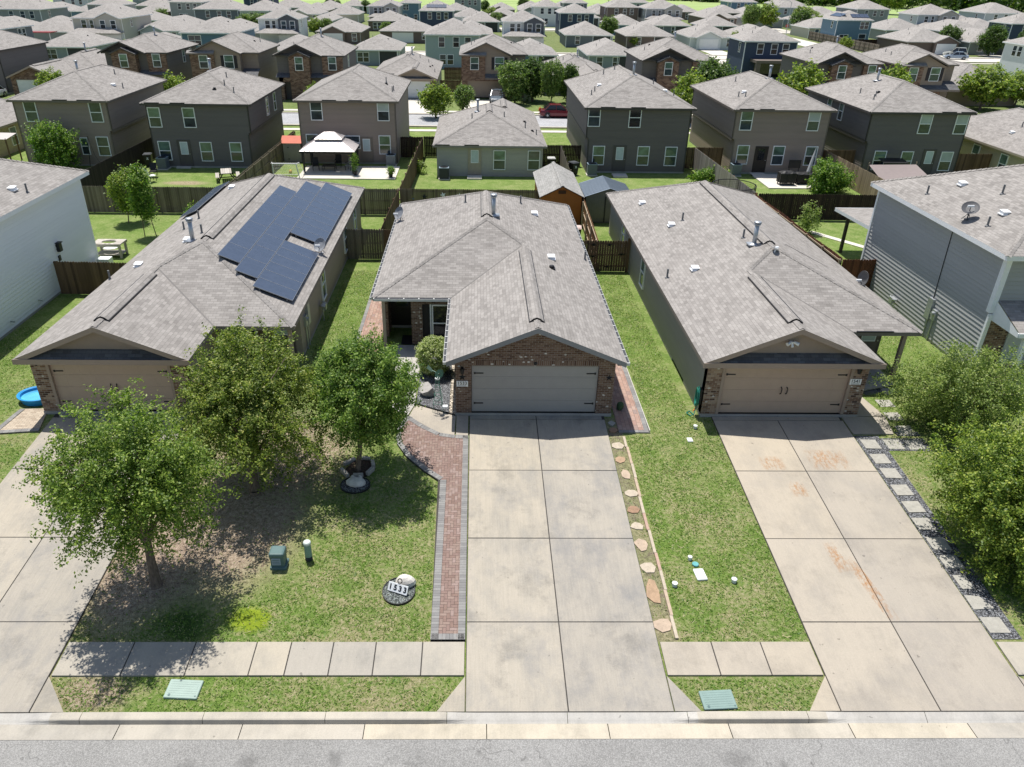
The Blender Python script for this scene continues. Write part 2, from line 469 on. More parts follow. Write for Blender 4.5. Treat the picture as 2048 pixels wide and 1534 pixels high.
_D = {}
def steel_door(parent, x, y, z0, face='B', mat=None, glass=True, screen=False):
    b = MB(); T = Matrix.Translation((x, y, z0)) @ Matrix.Rotation(RZ[face], 4, 'Z')
    b.box(-.5, -.04, 0, .5, .05, 2.1, 0, T); b.box(-.56, -.06, 0, -.5, .05, 2.16, 1, T); b.box(.5, -.06, 0, .56, .05, 2.16, 1, T); b.box(-.5, -.06, 2.1, .5, .05, 2.16, 1, T)
    for sx in (-.23, .23): b.box(sx - .16, -.05, .2, sx + .16, -.04, .8, 0, T)
    d = b.build('door', [mat, mat], parent)
    if glass:
        g = MB(); g.box(-.28, -.05, 1.0, .28, -.035, 1.95, 0, T); g.build('pane', [GL_DK if screen else paint('door_glass', (.5, .58, .6), .15)], d)
        f = MB()
        for q in ((-.32, .95, -.28, 2.0), (.28, .95, .32, 2.0), (-.28, .95, .28, 1.0), (-.28, 1.95, .28, 2.0)): f.box(q[0], -.06, q[1], q[2], -.035, q[3], 0, T)
        f.build('frame', [mat if screen else WHITE], d)
    k = MB(); k.cyl(T @ Vector((.42, -.1, 1.0)), T @ Vector((.42, -.04, 1.0)), .03, .03, 8); k.build('handle', [GREYMETAL], d)
    return d

def back_house(label, x0, x1, y0, y1, ze, wm, fm, wins=(), side=(), door=None, over=None, pipes=(), group=None, storeys=2, eavev=(), bandm=None, lower=None):
    h = thing('house', ((x0 + x1) / 2, (y0 + y1) / 2, -.15), label, 'house')
    w = MB(); b2 = 2.75
    oL = .2 if over == 'L' else 0; oR = .2 if over == 'R' else 0
    zt = ze - .15
    def shell(xa, xb, za, zb):
        lapwall(w, (xa, y0), (xb, y0), za, zb, (0, -1)); lapwall(w, (xa, y1), (xb, y1), za, zb, (0, 1))
        lapwall(w, (xa, y0), (xa, y1), za, zb, (-1, 0)); lapwall(w, (xb, y0), (xb, y1), za, zb, (1, 0))
    if over and storeys == 2:
        shell(x0 + oL, x1 - oR, -.02, b2); shell(x0, x1, b2, zt)
        w.face([(x0, y0, b2), (x0, y1, b2), (x1, y1, b2), (x1, y0, b2)])
    else: shell(x0, x1, -.02, zt)
    wo = w.build('wall', [wm], h)
    t = MB()
    for cx in (x0, x1):
        lo = b2 if (over and ((cx == x0 and oL) or (cx == x1 and oR))) else -.02
        sx = -1 if cx == x0 else 1
        for cy, sy in ((y0, -1), (y1, 1)):
            t.box(min(cx, cx + sx * .022), min(cy + sy * .022, cy - sy * .1), lo, max(cx, cx + sx * .022), max(cy + sy * .022, cy - sy * .1), zt)
            t.box(min(cx + sx * .022, cx - sx * .1), min(cy, cy + sy * .022), lo, max(cx + sx * .022, cx - sx * .1), max(cy, cy + sy * .022), zt)
    if over:
        xx = x0 if oL else x1; sx = -1 if oL else 1
        t.box(min(xx, xx + sx * .03), y0 - .02, b2 - .14, max(xx, xx + sx * .03), y1, b2 + .1)
        lx = x0 + oL if oL else x1 - oR
        t.box(min(lx, lx + sx * .022), y0 - .022, -.02, max(lx, lx + sx * .022), y0 + .1, b2)
        t.box(lx - .1 if oR else lx, y0 - .022, -.02, lx if oR else lx + .1, y0, b2 - .14)
    t.build('corner_trim', [fm], h)
    f = MB(); f.box(x0 + oL + .02, y0 + .02, -.4, x1 - oR - .02, y1 - .02, -.02); f.box(x0 + oL - .004, y0 - .006, -.4, x1 - oR + .004, y1 + .006, -.022)
    f.build('foundation', [concrete('slab_concrete', (.42, .40, .37), (.3, .285, .26))], h)
    r = MB(); fb = MB(); cb = MB(); e = .33
    A, B = hip(r, fb, x0 - e, x1 + e, y0 - e, y1 + e, ze, cb=cb)
    ro = r.build('roof', [SH], h); fb.build('fascia', [fm], ro); cb.build('ridge_cap', [SH], ro)
    for k, px, py in pipes:
        vent(ro, {'p': PIPE, 'v': BOXVENT, 'd': BOXVENT_D, 'f': FLUE}[k], px, py, hipz(px, py, x0 - e, x1 + e, y0 - e, y1 + e, ze))
    for ex in eavev: vent(ro, EAVEV, ex, y0 - e + .03, ze + .015)
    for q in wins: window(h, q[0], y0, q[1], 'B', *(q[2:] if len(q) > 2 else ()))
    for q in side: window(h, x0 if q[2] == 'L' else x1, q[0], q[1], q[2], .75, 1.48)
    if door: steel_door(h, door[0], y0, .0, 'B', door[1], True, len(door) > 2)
    return h, ro

# ------------------------------------------------------------------ garage doors
def garage_door(parent, x0, x1, y, z0, z1, mat, panels=4, hinges=True, handles=True, grooves=True):
    b = MB(); H = (z1 - z0) / panels
    for i in range(panels):
        b.box(x0, y - .03, z0 + H * i + .003, x1, y + .03, z0 + H * (i + 1) - .003)
        if grooves:
            n = 8; w = (x1 - x0) / n
            for k in range(n):
                b.box(x0 + w * k + .05, y - .034, z0 + H * i + .06, x0 + w * (k + 1) - .05, y - .03, z0 + H * (i + 1) - .06)
    b.box(x0, y + .0, z0, x1, y + .02, z1)
    d = b.build('garage_door', [mat], parent)
    s = MB(); s.box(x0, y - .032, z0 - .02, x1, y + .02, z0 + .008); s.build('bottom_seal', [BLACK], d)
    if hinges:
        for zz in (z0 + H * .75, z0 + H * 3.3):
            for xa, sg in ((x0 + .08, 1), (x1 - .08, -1)):
                k = MB(); k.box(min(xa, xa + sg * .36), y - .05, zz - .022, max(xa, xa + sg * .36), y - .036, zz + .022)
                k.box(min(xa, xa + sg * .06), y - .055, zz - .04, max(xa, xa + sg * .06), y - .036, zz + .04); k.build('strap_hinge', [BLACK], d)
    if handles:
        xm = (x0 + x1) / 2
        for sg in (-1, 1):
            k = MB(); xx = xm + sg * .11
            k.tube([(xx, y - .036, z0 + H * 1.65), (xx + .015, y - .1, z0 + H * 1.75), (xx + .02, y - .1, z0 + H * 2.15), (xx, y - .036, z0 + H * 2.25)], .018); k.build('handle', [BLACK], d)
    return d

BRICK1 = brick('brown_brick', [(.085, .045, .032), (.13, .075, .052), (.17, .105, .075), (.20, .135, .10)], (.30, .26, .22), .40)
BRICK2 = brick('mixed_brick', [(.055, .03, .024), (.17, .095, .062), (.24, .15, .10), (.36, .27, .20), (.10, .055, .04)], (.36, .31, .26), .25, .21, .085)
CONC = concrete('driveway_concrete', (.385, .347, .288), (.25, .239, .218), 1.0, 1.8)
SLAB = concrete('slab_concrete', (.42, .40, .37), (.3, .285, .26))

def front_house(label, xo, s, W, Wg, yf, yb, sid, fas, brk, doormat, gable, rakem, yporch, ventl=(), plate=None, hinges=True, handles=True):
    """single-storey house: street garage wing (width Wg from the outer eave xo, going inward by s) and a hipped main roof (width W)"""
    X = lambda t: xo + s * t
    ze = 2.4; p = .413; yg = -.4; hg = Wg / 2; hm = W / 2; ov = .32
    zg = ze + p * hg; zr = ze + p * hm
    h = thing('house', (X(hm), (yb) / 2, -.15), label, 'house')
    r = MB(); P = lambda t, y, z: (X(t), y, z)
    up(r, [P(0, yg, ze), P(0, yb, ze), P(hm, yb - hm, zr), P(hm, yf + hm, zr), P(hg, yf + hg, zg), P(hg, yg, zg)])
    up(r, [P(Wg, yg, ze), P(Wg, yf, ze), P(hg, yf + hg, zg), P(hg, yg, zg)])
    up(r, [P(Wg, yf, ze), P(W, yf, ze), P(hm, yf + hm, zr), P(hg, yf + hg, zg)])
    up(r, [P(W, yf, ze), P(W, yb, ze), P(hm, yb - hm, zr), P(hm, yf + hm, zr)])
    up(r, [P(0, yb, ze), P(W, yb, ze), P(hm, yb - hm, zr)])
    ro = r.build('roof', [SH], h)
    cb = MB()
    for a, c in ((P(hm, yf + hm, zr), P(hm, yb - hm, zr)), (P(hg, yg + .05, zg), P(hg, yf + hg, zg)), (P(W, yf, ze), P(hm, yf + hm, zr)), (P(hg, yf + hg, zg), P(hm, yf + hm, zr)), (P(0, yb, ze), P(hm, yb - hm, zr)), (P(W, yb, ze), P(hm, yb - hm, zr))): cap(cb, a, c)
    cb.build('ridge_cap', [SH], ro)
    # valley line
    vb = MB(); vb.beam(P(Wg, yf, ze + .008), P(hg, yf + hg, zg + .008), .07, .012); vb.build('valley_flashing', [paint('valley_metal', (.17, .16, .15), .8)], ro)
    # ridge vents: a raised shingled strip with dark sides
    for (t0, ya, yb_, z) in ((hg, yg + .75, yf + hg - .75, zg), (hm, yf + hm + .5, yb - hm - .1, zr)):
        v = MB(); n = 6; w = .26
        prof = [(-w, -w * p + .05), (-w * .5, -w * .5 * p * .6 + .085), (0, .10), (w * .5, -w * .5 * p * .6 + .085), (w, -w * p + .05)]
        for (a, za), (c, zc) in zip(prof[:-1], prof[1:]):
            v.face([(X(t0) + a, ya, z + za), (X(t0) + c, ya, z + zc), (X(t0) + c, yb_, z + zc), (X(t0) + a, yb_, z + za)], 0)
        for sg in (-1, 1):
            v.box(min(X(t0) + sg * w, X(t0) + sg * (w + .03)), ya, z - w * p - .03, max(X(t0) + sg * w, X(t0) + sg * (w + .03)), yb_, z - w * p + .055, 1)
        for yy in (ya, yb_):
            v.face([(X(t0) + a, yy, z + za) for a, za in prof] + [(X(t0), yy, z - .02)], 1)
        v.build('ridge_vent', [SH, BLACK], ro)
    # fascia, rake boards, soffit
    f = MB(); t = .03
    def eb(a, c):
        f.beam((a[0], a[1], ze - .085), (c[0], c[1], ze - .085), t, .162)
    q = .016
    eb(P(q, yg + t, 0), P(q, yb - t, 0)); eb(P(W - q, yf + t, 0), P(W - q, yb - t, 0)); eb(P(0, yb - q, 0), P(W, yb - q, 0))
    eb(P(Wg + .02, yf + q, 0), P(W, yf + q, 0)); eb(P(Wg - q, yg + t, 0), P(Wg - q, yf - t, 0))
    for (a, c) in (((0, yg), (W, yf)),):
        pass
    for xa, xb, ya, y2 in ((.03, ov, yg + .06, yf + .04), (Wg - ov, Wg - .03, yg + .06, yf + .04), (.03, W - .03, yf + .04, yb - .04)):
        f.face([P(xa, ya, ze - .15), P(xb, ya, ze - .15), P(xb, y2, ze - .15), P(xa, y2, ze - .15)])
    f.build('fascia', [fas], ro)
    k = MB(); d = .2
    for t0, t1 in ((0, hg), (Wg, hg)):
        z0, z1 = ze, zg
        a = [P(t0, yg, z0 - d), P(t1, yg, z1 - d), P(t1, yg, z1 - .004), P(t0, yg, z0 - .004)]
        bk = [(x, yg + .04, z) for x, y, z in a]
        k.face(a); k.face(list(reversed(bk)))
        for i in range(4): k.face([a[i], a[(i + 1) % 4], bk[(i + 1) % 4], bk[i]])
    k.build('rake_board', [rakem], ro)
    # walls
    w = MB(); t0, t1 = ov, Wg - ov; tw = W - ov; ymain = yf + ov
    def wl(a, c, z0=-.02, z1=ze - .14, m=0): w.face([(a[0], a[1], z0), (c[0], c[1], z0), (c[0], c[1], z1), (a[0], a[1], z1)], m)
    wl(P(t0, .02, 0), P(t0, yb - ov, 0)); wl(P(t0, yb - ov, 0), P(tw, yb - ov, 0)); wl(P(tw, yb - ov, 0), P(tw, yporch, 0)); wl(P(t1, .02, 0), P(t1, max(yporch, ymain), 0))
    w.build('wall', [sid], h)
    # garage front: piers, header, gable
    pw = .61; g = MB()
    for a, c in ((t0, t0 + pw), (t1 - pw, t1)):
        xa, xb = sorted((X(a), X(c)))
        g.box(xa, 0, -.02, xb, .34, 2.05 if gable == 'brick' else 2.12)
    if gable == 'brick':
        xa, xb = sorted((X(t0), X(t1)))
        g.box(xa, 0, 2.05, xb, .2, ze - .12)
        zt = lambda tt: ze + p * min(tt, Wg - tt) - .06
        g.face([P(t0, 0, ze - .12), P(t1, 0, ze - .12), P(t1, 0, zt(t1)), P(hg, 0, zg - .06), P(t0, 0, zt(t0))])
        g.build('brick_front', [brk], h)
        so = MB(); xa, xb = sorted((X(t0 + pw), X(t1 - pw))); so.box(xa, -.008, 2.05, xb, .1, 2.27); so.build('soldier_course', [brick('soldier_brick', [(.085, .045, .032), (.13, .075, .052), (.17, .105, .075), (.20, .135, .10)], (.30, .26, .22), .5, .077, .23)], h)
    else:
        g.build('brick_pier', [brk], h)
        xa, xb = sorted((X(t0), X(t1))); hd = MB(); x2, x3 = sorted((X(t0 + pw - .04), X(t1 - pw + .04)))
        hd.box(x2, -.03, 2.05, x3, .1, 2.25)
        for xx in (x2, x3 - .11): hd.box(xx, -.026, .0, xx + .11, .09, 2.05)
        hd.build('door_surround', [rakem], h)
        gg = MB(); zt = lambda tt: ze + p * min(tt, Wg - tt) - .02
        gg.face([P(t0 - .25, .0, ze - .1), P(t1 + .25, .0, ze - .1), P(t1 + .25, .0, zt(t1 + .25)), P(hg, 0, zg - .02), P(t0 - .25, 0, zt(t0 - .25))])
        gg.build('gable_panel', [rakem], h)
        pr = MB(); xa, xb = sorted((X(0.06), X(Wg - .06)))
        pr.face([(xa, yg + .05, ze + .0), (xb, yg + .05, ze), (xb - .8, -.004, ze + .26), (xa + .8, -.004, ze + .26)]); pr.build('pent_roof', [SH_SHADE], ro)
        pf = MB(); xa, xb = sorted((X(-.01), X(Wg + .01))); pf.box(xa, yg - .03, ze - .19, xb, yg - .002, ze + .02); pf.box(xa + .03, yg - .002, ze - .19, xb - .03, .0, ze - .16); pf.build('pent_fascia', [rakem], ro)
    xa, xb = sorted((X(t0 + pw), X(t1 - pw)))
    garage_door(h, xa + (.07 if gable != 'brick' else .012), xb - (.07 if gable != 'brick' else .012), .12, .0, 2.05, doormat, hinges=hinges, handles=handles)
    fo = MB(); xa, xb = sorted((X(t0), X(t1))); fo.box(xa - .004, .02, -.4, xb + .004, yf + ov, -.02); xa, xb = sorted((X(t0), X(tw))); fo.box(xa - .006, yporch, -.4, xb + .006, yb - ov + .006, -.022)
    for a, c in ((t0, t0 + pw), (t1 - pw, t1)):
        xa, xb = sorted((X(a), X(c))); fo.box(xa - .02, -.02, -.4, xb + .02, .3, -.024)
    xa, xb = sorted((X(t0 + pw), X(t1 - pw))); fo.box(xa, -.03, -.4, xb, .2, -.02)
    fo.build('foundation', [SLAB], h)
    for kk, px, py in ventl:
        tt = (px - xo) * s
        main = min(tt, W - tt, yb - py, py - yf) if py > yf else -9
        wing = min(tt, Wg - tt) if py < yf + hg else -9
        z = ze + p * max(main, wing)
        vent(ro, {'p': PIPE, 'v': BOXVENT, 'd': BOXVENT_D, 'f': FLUE}[kk], px, py, z)
    return h, ro
# ------------------------------------------------------------------ ground, street, drives
SL = .08
dz = lambda x, y: -.1 + SL * min(y, 0)            # level of drives and walks in front
gz = lambda x, y: -.15 + SL * max(min(y, 0), -12.7)   # level of the turf

def ground_mat():
    t = NT('lawn'); pos = t.wpos(); X, Y, Z = t.sep(pos)
    nb = t.noise(pos, .22, 4, .6); nm = t.noise(pos, 1.1, 5, .65, .4); nf = t.noise(pos, 9, 4, .7); nff = t.noise(pos, 42, 3, .7)
    f = t.math('ADD', t.math('MULTIPLY', nm, .35), t.math('ADD', t.math('MULTIPLY', nf, .35), t.math('MULTIPLY', nff, .30)))
    green = t.ramp(f, [(.33, (.07, .125, .022)), (.5, (.16, .25, .045)), (.66, (.29, .35, .10))])
    lush = t.ramp(f, [(.33, (.075, .125, .025)), (.5, (.165, .25, .05)), (.66, (.285, .345, .115))])
    dry = t.ramp(t.math('ADD', t.math('MULTIPLY', nf, .5), t.math('MULTIPLY', nff, .5)), [(.34, (.17, .13, .075)), (.5, (.34, .28, .17)), (.64, (.50, .43, .29))])
    soil = t.ramp(t.math('ADD', t.math('MULTIPLY', nf, .45), t.math('MULTIPLY', nff, .55)), [(.38, (.12, .08, .055)), (.5, (.36, .27, .20)), (.60, (.58, .47, .38))])
    back = t.ramp(Y, [(0, 0.0), (1, 1.0)])
    mr = t.n.new('ShaderNodeMapRange'); t.set(mr, 'Value', Y); mr.inputs['From Min'].default_value = -7; mr.inputs['From Max'].default_value = 6; back = mr.outputs[0]
    c = t.mix(back, green, lush)
    dm = t.ramp(t.math('ADD', t.math('MULTIPLY', nm, .45), t.math('ADD', t.math('MULTIPLY', nf, .4), t.math('MULTIPLY', nb, .25))), [(.49, 0.0), (.64, 1.0)])
    dm = t.math('MULTIPLY', dm, t.math('SUBTRACT', 1.0, t.math('MULTIPLY', back, .72)))
    c = t.mix(t.math('MULTIPLY', dm, .8), c, dry)
    def blob(cx, cy, rx, ry, wob, lo, hi):
        a = t.math('DIVIDE', t.math('SUBTRACT', X, cx), rx); b = t.math('DIVIDE', t.math('SUBTRACT', Y, cy), ry)
        d = t.math('SQRT', t.math('ADD', t.math('MULTIPLY', a, a), t.math('MULTIPLY', b, b)))
        d = t.math('ADD', d, t.math('MULTIPLY', t.math('SUBTRACT', nm, .5), wob)); d = t.math('ADD', d, t.math('MULTIPLY', t.math('SUBTRACT', nf, .5), wob))
        return t.ramp(d, [(lo, 1.0), (hi, 0.0)])
    for q in ((-10.6, -6.2, 3.3, 3.3, 1.0), (-12.3, -8.0, 1.7, 2.6, .8), (-9.2, -2.5, 3.2, 3.0, 1.2)):
        c = t.mix(t.math('MULTIPLY', blob(*q, .55, 1.0), .93), c, soil)
    c = t.mix(t.math('MULTIPLY', blob(-12.0, -12.1, 1.2, .6, .9, .5, 1.0), .8), c, soil)
    c = t.mix(blob(-25.5, 35.6, 2.2, .8, .8, .5, 1.0), c, dry)
    c = t.mix(blob(-8.6, -9.75, .75, .55, .6, .6, .95), c, t.ramp(f, [(.35, (.13, .19, .01)), (.62, (.34, .43, .03))]))
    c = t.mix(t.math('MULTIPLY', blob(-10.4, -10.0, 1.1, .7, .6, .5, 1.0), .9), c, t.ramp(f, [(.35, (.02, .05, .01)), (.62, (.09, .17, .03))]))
    mf = t.n.new('ShaderNodeMapRange'); t.set(mf, 'Value', Y); mf.inputs['From Min'].default_value = 55; mf.inputs['From Max'].default_value = 85
    c = t.mix(t.math('MULTIPLY', mf.outputs[0], .75), c, t.ramp(f, [(.36, (.07, .095, .035)), (.5, (.125, .155, .055)), (.62, (.23, .22, .12))]))
    stp = t.math('MULTIPLY', t.math('MULTIPLY', t.math('GREATER_THAN', X, 2.72), t.math('LESS_THAN', X, 3.26)), t.math('LESS_THAN', Y, -.1)); stp = t.math('MULTIPLY', stp, t.math('GREATER_THAN', Y, -10.52))
    c = t.mix(t.math('MULTIPLY', stp, t.ramp(t.math('ADD', t.math('MULTIPLY', nm, .5), t.math('MULTIPLY', nf, .5)), [(.40, .95), (.58, .25)])), c, t.mix(.45, soil, (.15, .13, .10)))
    # far meadow beyond the estate
    mr = t.n.new('ShaderNodeMapRange'); t.set(mr, 'Value', Y); mr.inputs['From Min'].default_value = 270; mr.inputs['From Max'].default_value = 320
    c = t.mix(mr.outputs[0], c, t.ramp(t.noise(t.map(pos, (.03, .12, 1)), 1.0, 4), [(.3, (.23, .32, .10)), (.7, (.34, .42, .17))]))
    t.bump(t.math('ADD', nf, t.math('MULTIPLY', nff, 1.4)), .9, .04)
    return t.fin(c, .95)
LAWN = ground_mat()
b = MB()
ys = [-12.7, 0, 30, 60, 120, 250, 500, 1000, 2500]; xs = [-1500, -300, -60, -20, 0, 20, 60, 300, 1500]
for y0, y1 in zip(ys[:-1], ys[1:]):
    for x0, x1 in zip(xs[:-1], xs[1:]):
        b.face([(x0, y0, gz(0, y0)), (x1, y0, gz(0, y0)), (x1, y1, gz(0, y1)), (x0, y1, gz(0, y1))])
b.face([(-1500, -12.7, -1.5), (1500, -12.7, -1.5), (1500, -12.7, gz(0, -12.7)), (-1500, -12.7, gz(0, -12.7))])
b.face([(-1500, -300, -1.5), (1500, -300, -1.5), (1500, -12.7, -1.5), (-1500, -12.7, -1.5)])
tag(b.build('ground', [LAWN], org=(0, 0, 0)), kind='structure')

def asphalt(name, base):
    t = NT(name); pos = t.wpos()
    n1 = t.noise(pos, 38, 3, .85); n2 = t.noise(pos, .5, 5, .6); n3 = t.noise(t.map(pos, (1, .5, 1)), 1.4, 5, .7, .8)
    c = t.ramp(n1, [(.36, sc3(base, .5)), (.5, base), (.62, sc3(base, 1.7))])
    c = t.mix(.35, c, t.ramp(n2, [(.35, sc3(base, .75)), (.65, sc3(base, 1.3))]))
    c = t.mix(t.math('MULTIPLY', t.ramp(n3, [(.62, 0.0), (.75, 1.0)]), .55), c, sc3(base, .45))
    vo = t.node('ShaderNodeTexVoronoi', {'feature': 'DISTANCE_TO_EDGE'}); 
    wv = t.n.new('ShaderNodeVectorMath'); wv.operation = 'ADD'; t.t.links.new(pos, wv.inputs[0])
    nz = t.node('ShaderNodeTexNoise'); t.set(nz, 'Vector', pos); t.set(nz, 'Scale', 2.2); t.t.links.new(nz.outputs['Color'], wv.inputs[1])
    t.set(vo, 'Vector', wv.outputs[0]); t.set(vo, 'Scale', .28)
    X, Y, Z = t.sep(pos)
    for cx, cy, rx, ry in ((-5.6, -13.85, .25, .35), (-7.6, -13.95, .35, .3), (-9.0, -14.1, .3, .3), (3.9, -13.95, .5, .35), (5.0, -14.05, .16, .2), (-2.2, -13.7, .08, .1)):
        d = t.math('SQRT', t.math('ADD', t.math('POWER', t.math('DIVIDE', t.math('SUBTRACT', X, cx), rx), 2.0), t.math('POWER', t.math('DIVIDE', t.math('SUBTRACT', Y, cy), ry), 2.0)))
        d = t.math('ADD', d, t.math('MULTIPLY', t.math('SUBTRACT', t.noise(pos, 6, 4, .7), .5), 1.6))
        c = t.mix(t.math('MULTIPLY', t.ramp(d, [(.3, 1.0), (1.0, 0.0)]), .5), c, sc3(base, .45))
    crack = t.math('MULTIPLY', t.ramp(vo.outputs['Distance'], [(.0, 1.0), (.0045, 0.0)]), t.ramp(n2, [(.48, 0.0), (.56, 1.0)]))
    c = t.mix(t.math('MULTIPLY', crack, .6), c, sc3(base, .3))
    t.bump(n1, .8, .012)
    return t.fin(c, .9)
ASPH = asphalt('street_asphalt', (.24, .235, .225))
b = MB(); b.face([(-400, -24, -1.215), (400, -24, -1.215), (400, -13.33, -1.225), (-400, -13.33, -1.225)])
tag(b.build('road', [ASPH]), kind='structure')
CURB = concrete('curb_concrete', (.46, .42, .35), (.33, .305, .265), .6, 1.0, False)
GUTC = concrete('gutter_concrete', (.46, .42, .35), (.31, .285, .24), .65)
CURBW = concrete('worn_white_curb', (.50, .475, .43), (.38, .36, .325), .7, 1.0, False)
# gutter pan with joints
b = MB(); x = -62.0
while x < 62:
    b.face([(x, -13.34, -1.216), (x + 2.98, -13.34, -1.216), (x + 2.98, -12.9, -1.24), (x, -12.9, -1.24)])
    b.face([(x, -13.34, -1.3), (x + 2.98, -13.34, -1.3), (x + 2.98, -13.34, -1.216), (x, -13.34, -1.216)]); x += 3.0
tag(b.build('gutter', [GUTC]), kind='structure')
# curb: full height between drives, rolled down at each drive
drives = [(-18.5, -13.3, -19.1, -12.46), (-2.53, 2.70, -3.27, 3.39), (6.9, 12.0, 6.09, 12.9)]
def curb_top(x):
    for a, c, fa, fc in drives:
        if fa - .1 <= x <= fc + .1:
            if x < a + .1: k = (a + .1 - x) / (a + .2 - fa)
            elif x > c - .1: k = (x - c + .1) / (fc - c + .2)
            else: k = 0
            return max(0, min(1, k))
    return 1.0
b = MB(); xs = sorted(set([round(-62 + i * .25, 3) for i in range(497)]))
def crow(x):
    k = curb_top(x); h = -1.19 + (.085) * k; yf = -12.84 - .05 * k
    return [(x, -12.9, -1.245), (x, yf - .015 * (1 - k), -1.225 + .09 * k * .3), (x, yf + .02, h - .015), (x, yf + .05, h), (x, -12.66, h + .012 + (.045 * (1 - k)))], k
for x0, x1 in zip(xs[:-1], xs[1:]):
    if abs((x0 / 3.0) - round(x0 / 3.0)) < .01: x0 += .012
    A, ka = crow(x0); B, kb = crow(x1)
    for i in range(4):
        b.face([A[i], B[i], B[i + 1], A[i + 1]], 1 if (ka + kb) / 2 < .6 else 0)
tag(b.build('curb', [CURB, CURBW]), kind='structure')

JOINT = paint('joint_filler', (.06, .055, .05), .9)
def slabs(name, cells, mat, base, lift=0.0, zf=None, thick=.06, gap=.017):
    """concrete panels with open joints over a dark joint bed"""
    zf = zf or dz; b = MB()
    for poly in cells:
        cx = sum(p[0] for p in poly) / len(poly); cy = sum(p[1] for p in poly) / len(poly)
        q = []
        for x, y in poly:
            q.append((x + (gap if cx > x else -gap), y + (gap if cy > y else -gap)))
        j = rnd.uniform(-.004, .004)
        b.prism(q, -thick + lift, lift + j, 0, zf=zf)
    if base: b.prism(base, -thick + lift - .01, -.018 + lift, 1, zf=zf)
    return tag(b.build(name, [mat, JOINT]), kind='structure')
def grid(xs, ys): return [[(a, c), (b_, c), (b_, d), (a, d)] for a, b_ in zip(xs[:-1], xs[1:]) for c, d in zip(ys[:-1], ys[1:])]
yj = [-12.66, -9.9, -6.65, -3.33, -.28]
slabs('driveway', grid([-2.54, .04, 2.70], yj) + [[(-3.27, -12.66), (-2.54, -12.66), (-2.54, -11.62)], [(2.70, -12.66), (3.39, -12.66), (2.70, -11.62)], [(-2.54, -.28), (.04, -.28), (.04, -.03), (-2.54, -.03)], [(.04, -.28), (2.6, -.28), (2.6, -.03), (.04, -.03)]],
      CONC, [(-2.54, -12.66), (2.70, -12.66), (2.7, -.04), (-2.54, -.04)])
CONC2 = concrete('pinkish_concrete', (.395, .35, .288), (.292, .264, .226), .6)
slabs('driveway', grid([6.9, 9.43, 11.98], yj) + [[(6.09, -12.66), (6.9, -12.66), (6.9, -11.62)], [(11.98, -12.66), (12.9, -12.66), (11.98, -11.62)], [(6.9, -.28), (11.9, -.28), (11.9, -.03), (6.9, -.03)]], CONC2, [(6.9, -12.66), (11.98, -12.66), (11.98, -.04), (6.9, -.04)])
slabs('driveway', grid([-18.5, -15.83, -13.32], yj) + [[(-13.32, -12.66), (-12.46, -12.66), (-13.32, -11.62)], [(-18.3, -.28), (-13.4, -.28), (-13.4, -.03), (-18.3, -.03)]], CONC, [(-18.5, -12.66), (-13.32, -12.66), (-13.32, -.04), (-18.5, -.04)])
sx = [-13.28, -11.5, -9.85, -8.2, -7.27, -6.13, -4.98, -3.72, -2.57]
slabs('sidewalk', grid(sx, [-11.62, -10.55]), concrete('sidewalk_concrete', (.39, .356, .30), (.268, .254, .226), .7), [(-13.26, -11.6), (-2.6, -11.6), (-2.6, -10.57), (-13.26, -10.57)])
slabs('sidewalk', grid([2.74, 4.15, 5.5, 6.87], [-11.62, -10.55]), CONC2, [(2.76, -11.6), (6.85, -11.6), (6.85, -10.57), (2.76, -10.57)])
slabs('sidewalk', grid([12.03, 13.4, 14.8, 16.2, 17.6], [-11.62, -10.55]), _M['sidewalk_concrete'], None)
slabs('sidewalk', grid([-26, -24, -22, -20, -18.55], [-11.62, -10.55]), _M['sidewalk_concrete'], None)
# rust streaks on the right hand drive
t = NT('rust_stain'); pos = t.wpos(); n = t.noise(t.map(pos, (7, 1.6, 1), (0, 0, -.35)), 1.5, 4, .7)
t.fin((.50, .23, .07), .85)
tr = t.node('ShaderNodeBsdfTransparent'); mx = t.node('ShaderNodeMixShader'); gx, gy, gz_0 = t.sep(t.tc.outputs['Generated']); fo_ = t.math('MULTIPLY', t.math('MULTIPLY', t.math('MULTIPLY', gx, t.math('SUBTRACT', 1.0, gx)), 4.0), t.math('MULTIPLY', t.math('MULTIPLY', gy, t.math('SUBTRACT', 1.0, gy)), 4.0))
n2_ = t.noise(pos, 9, 4, .7); n = t.math('ADD', t.math('MULTIPLY', n, .6), t.math('MULTIPLY', n2_, .4))
t.t.links.new(t.math('MULTIPLY', t.ramp(n, [(.44, 0.0), (.68, .75)]), t.math('POWER', fo_, .7)), mx.inputs[0])
t.t.links.new(tr.outputs[0], mx.inputs[1]); t.t.links.new(t.b.outputs[0], mx.inputs[2]); t.t.links.new(mx.outputs[0], t.out.inputs[0])
for pts in ([(8.62, -6.8), (9.0, -6.8), (9.1, -8.1), (8.7, -8.1)], [(9.0, -7.4), (9.35, -7.4), (9.75, -9.9), (9.4, -9.9)], [(9.7, -2.1), (11.2, -2.1), (11.2, -3.3), (9.7, -3.3)], [(7.9, -2.5), (8.8, -2.5), (8.8, -3.3), (7.9, -3.3)], [(8.5, -3.9), (9.1, -3.9), (9.1, -4.7), (8.5, -4.7)]):
    b = MB(); b.face([(x, y, dz(x, y) + .008) for x, y in pts]); tag(b.build('rust_stain', [t.mat], uv=False), kind='structure')

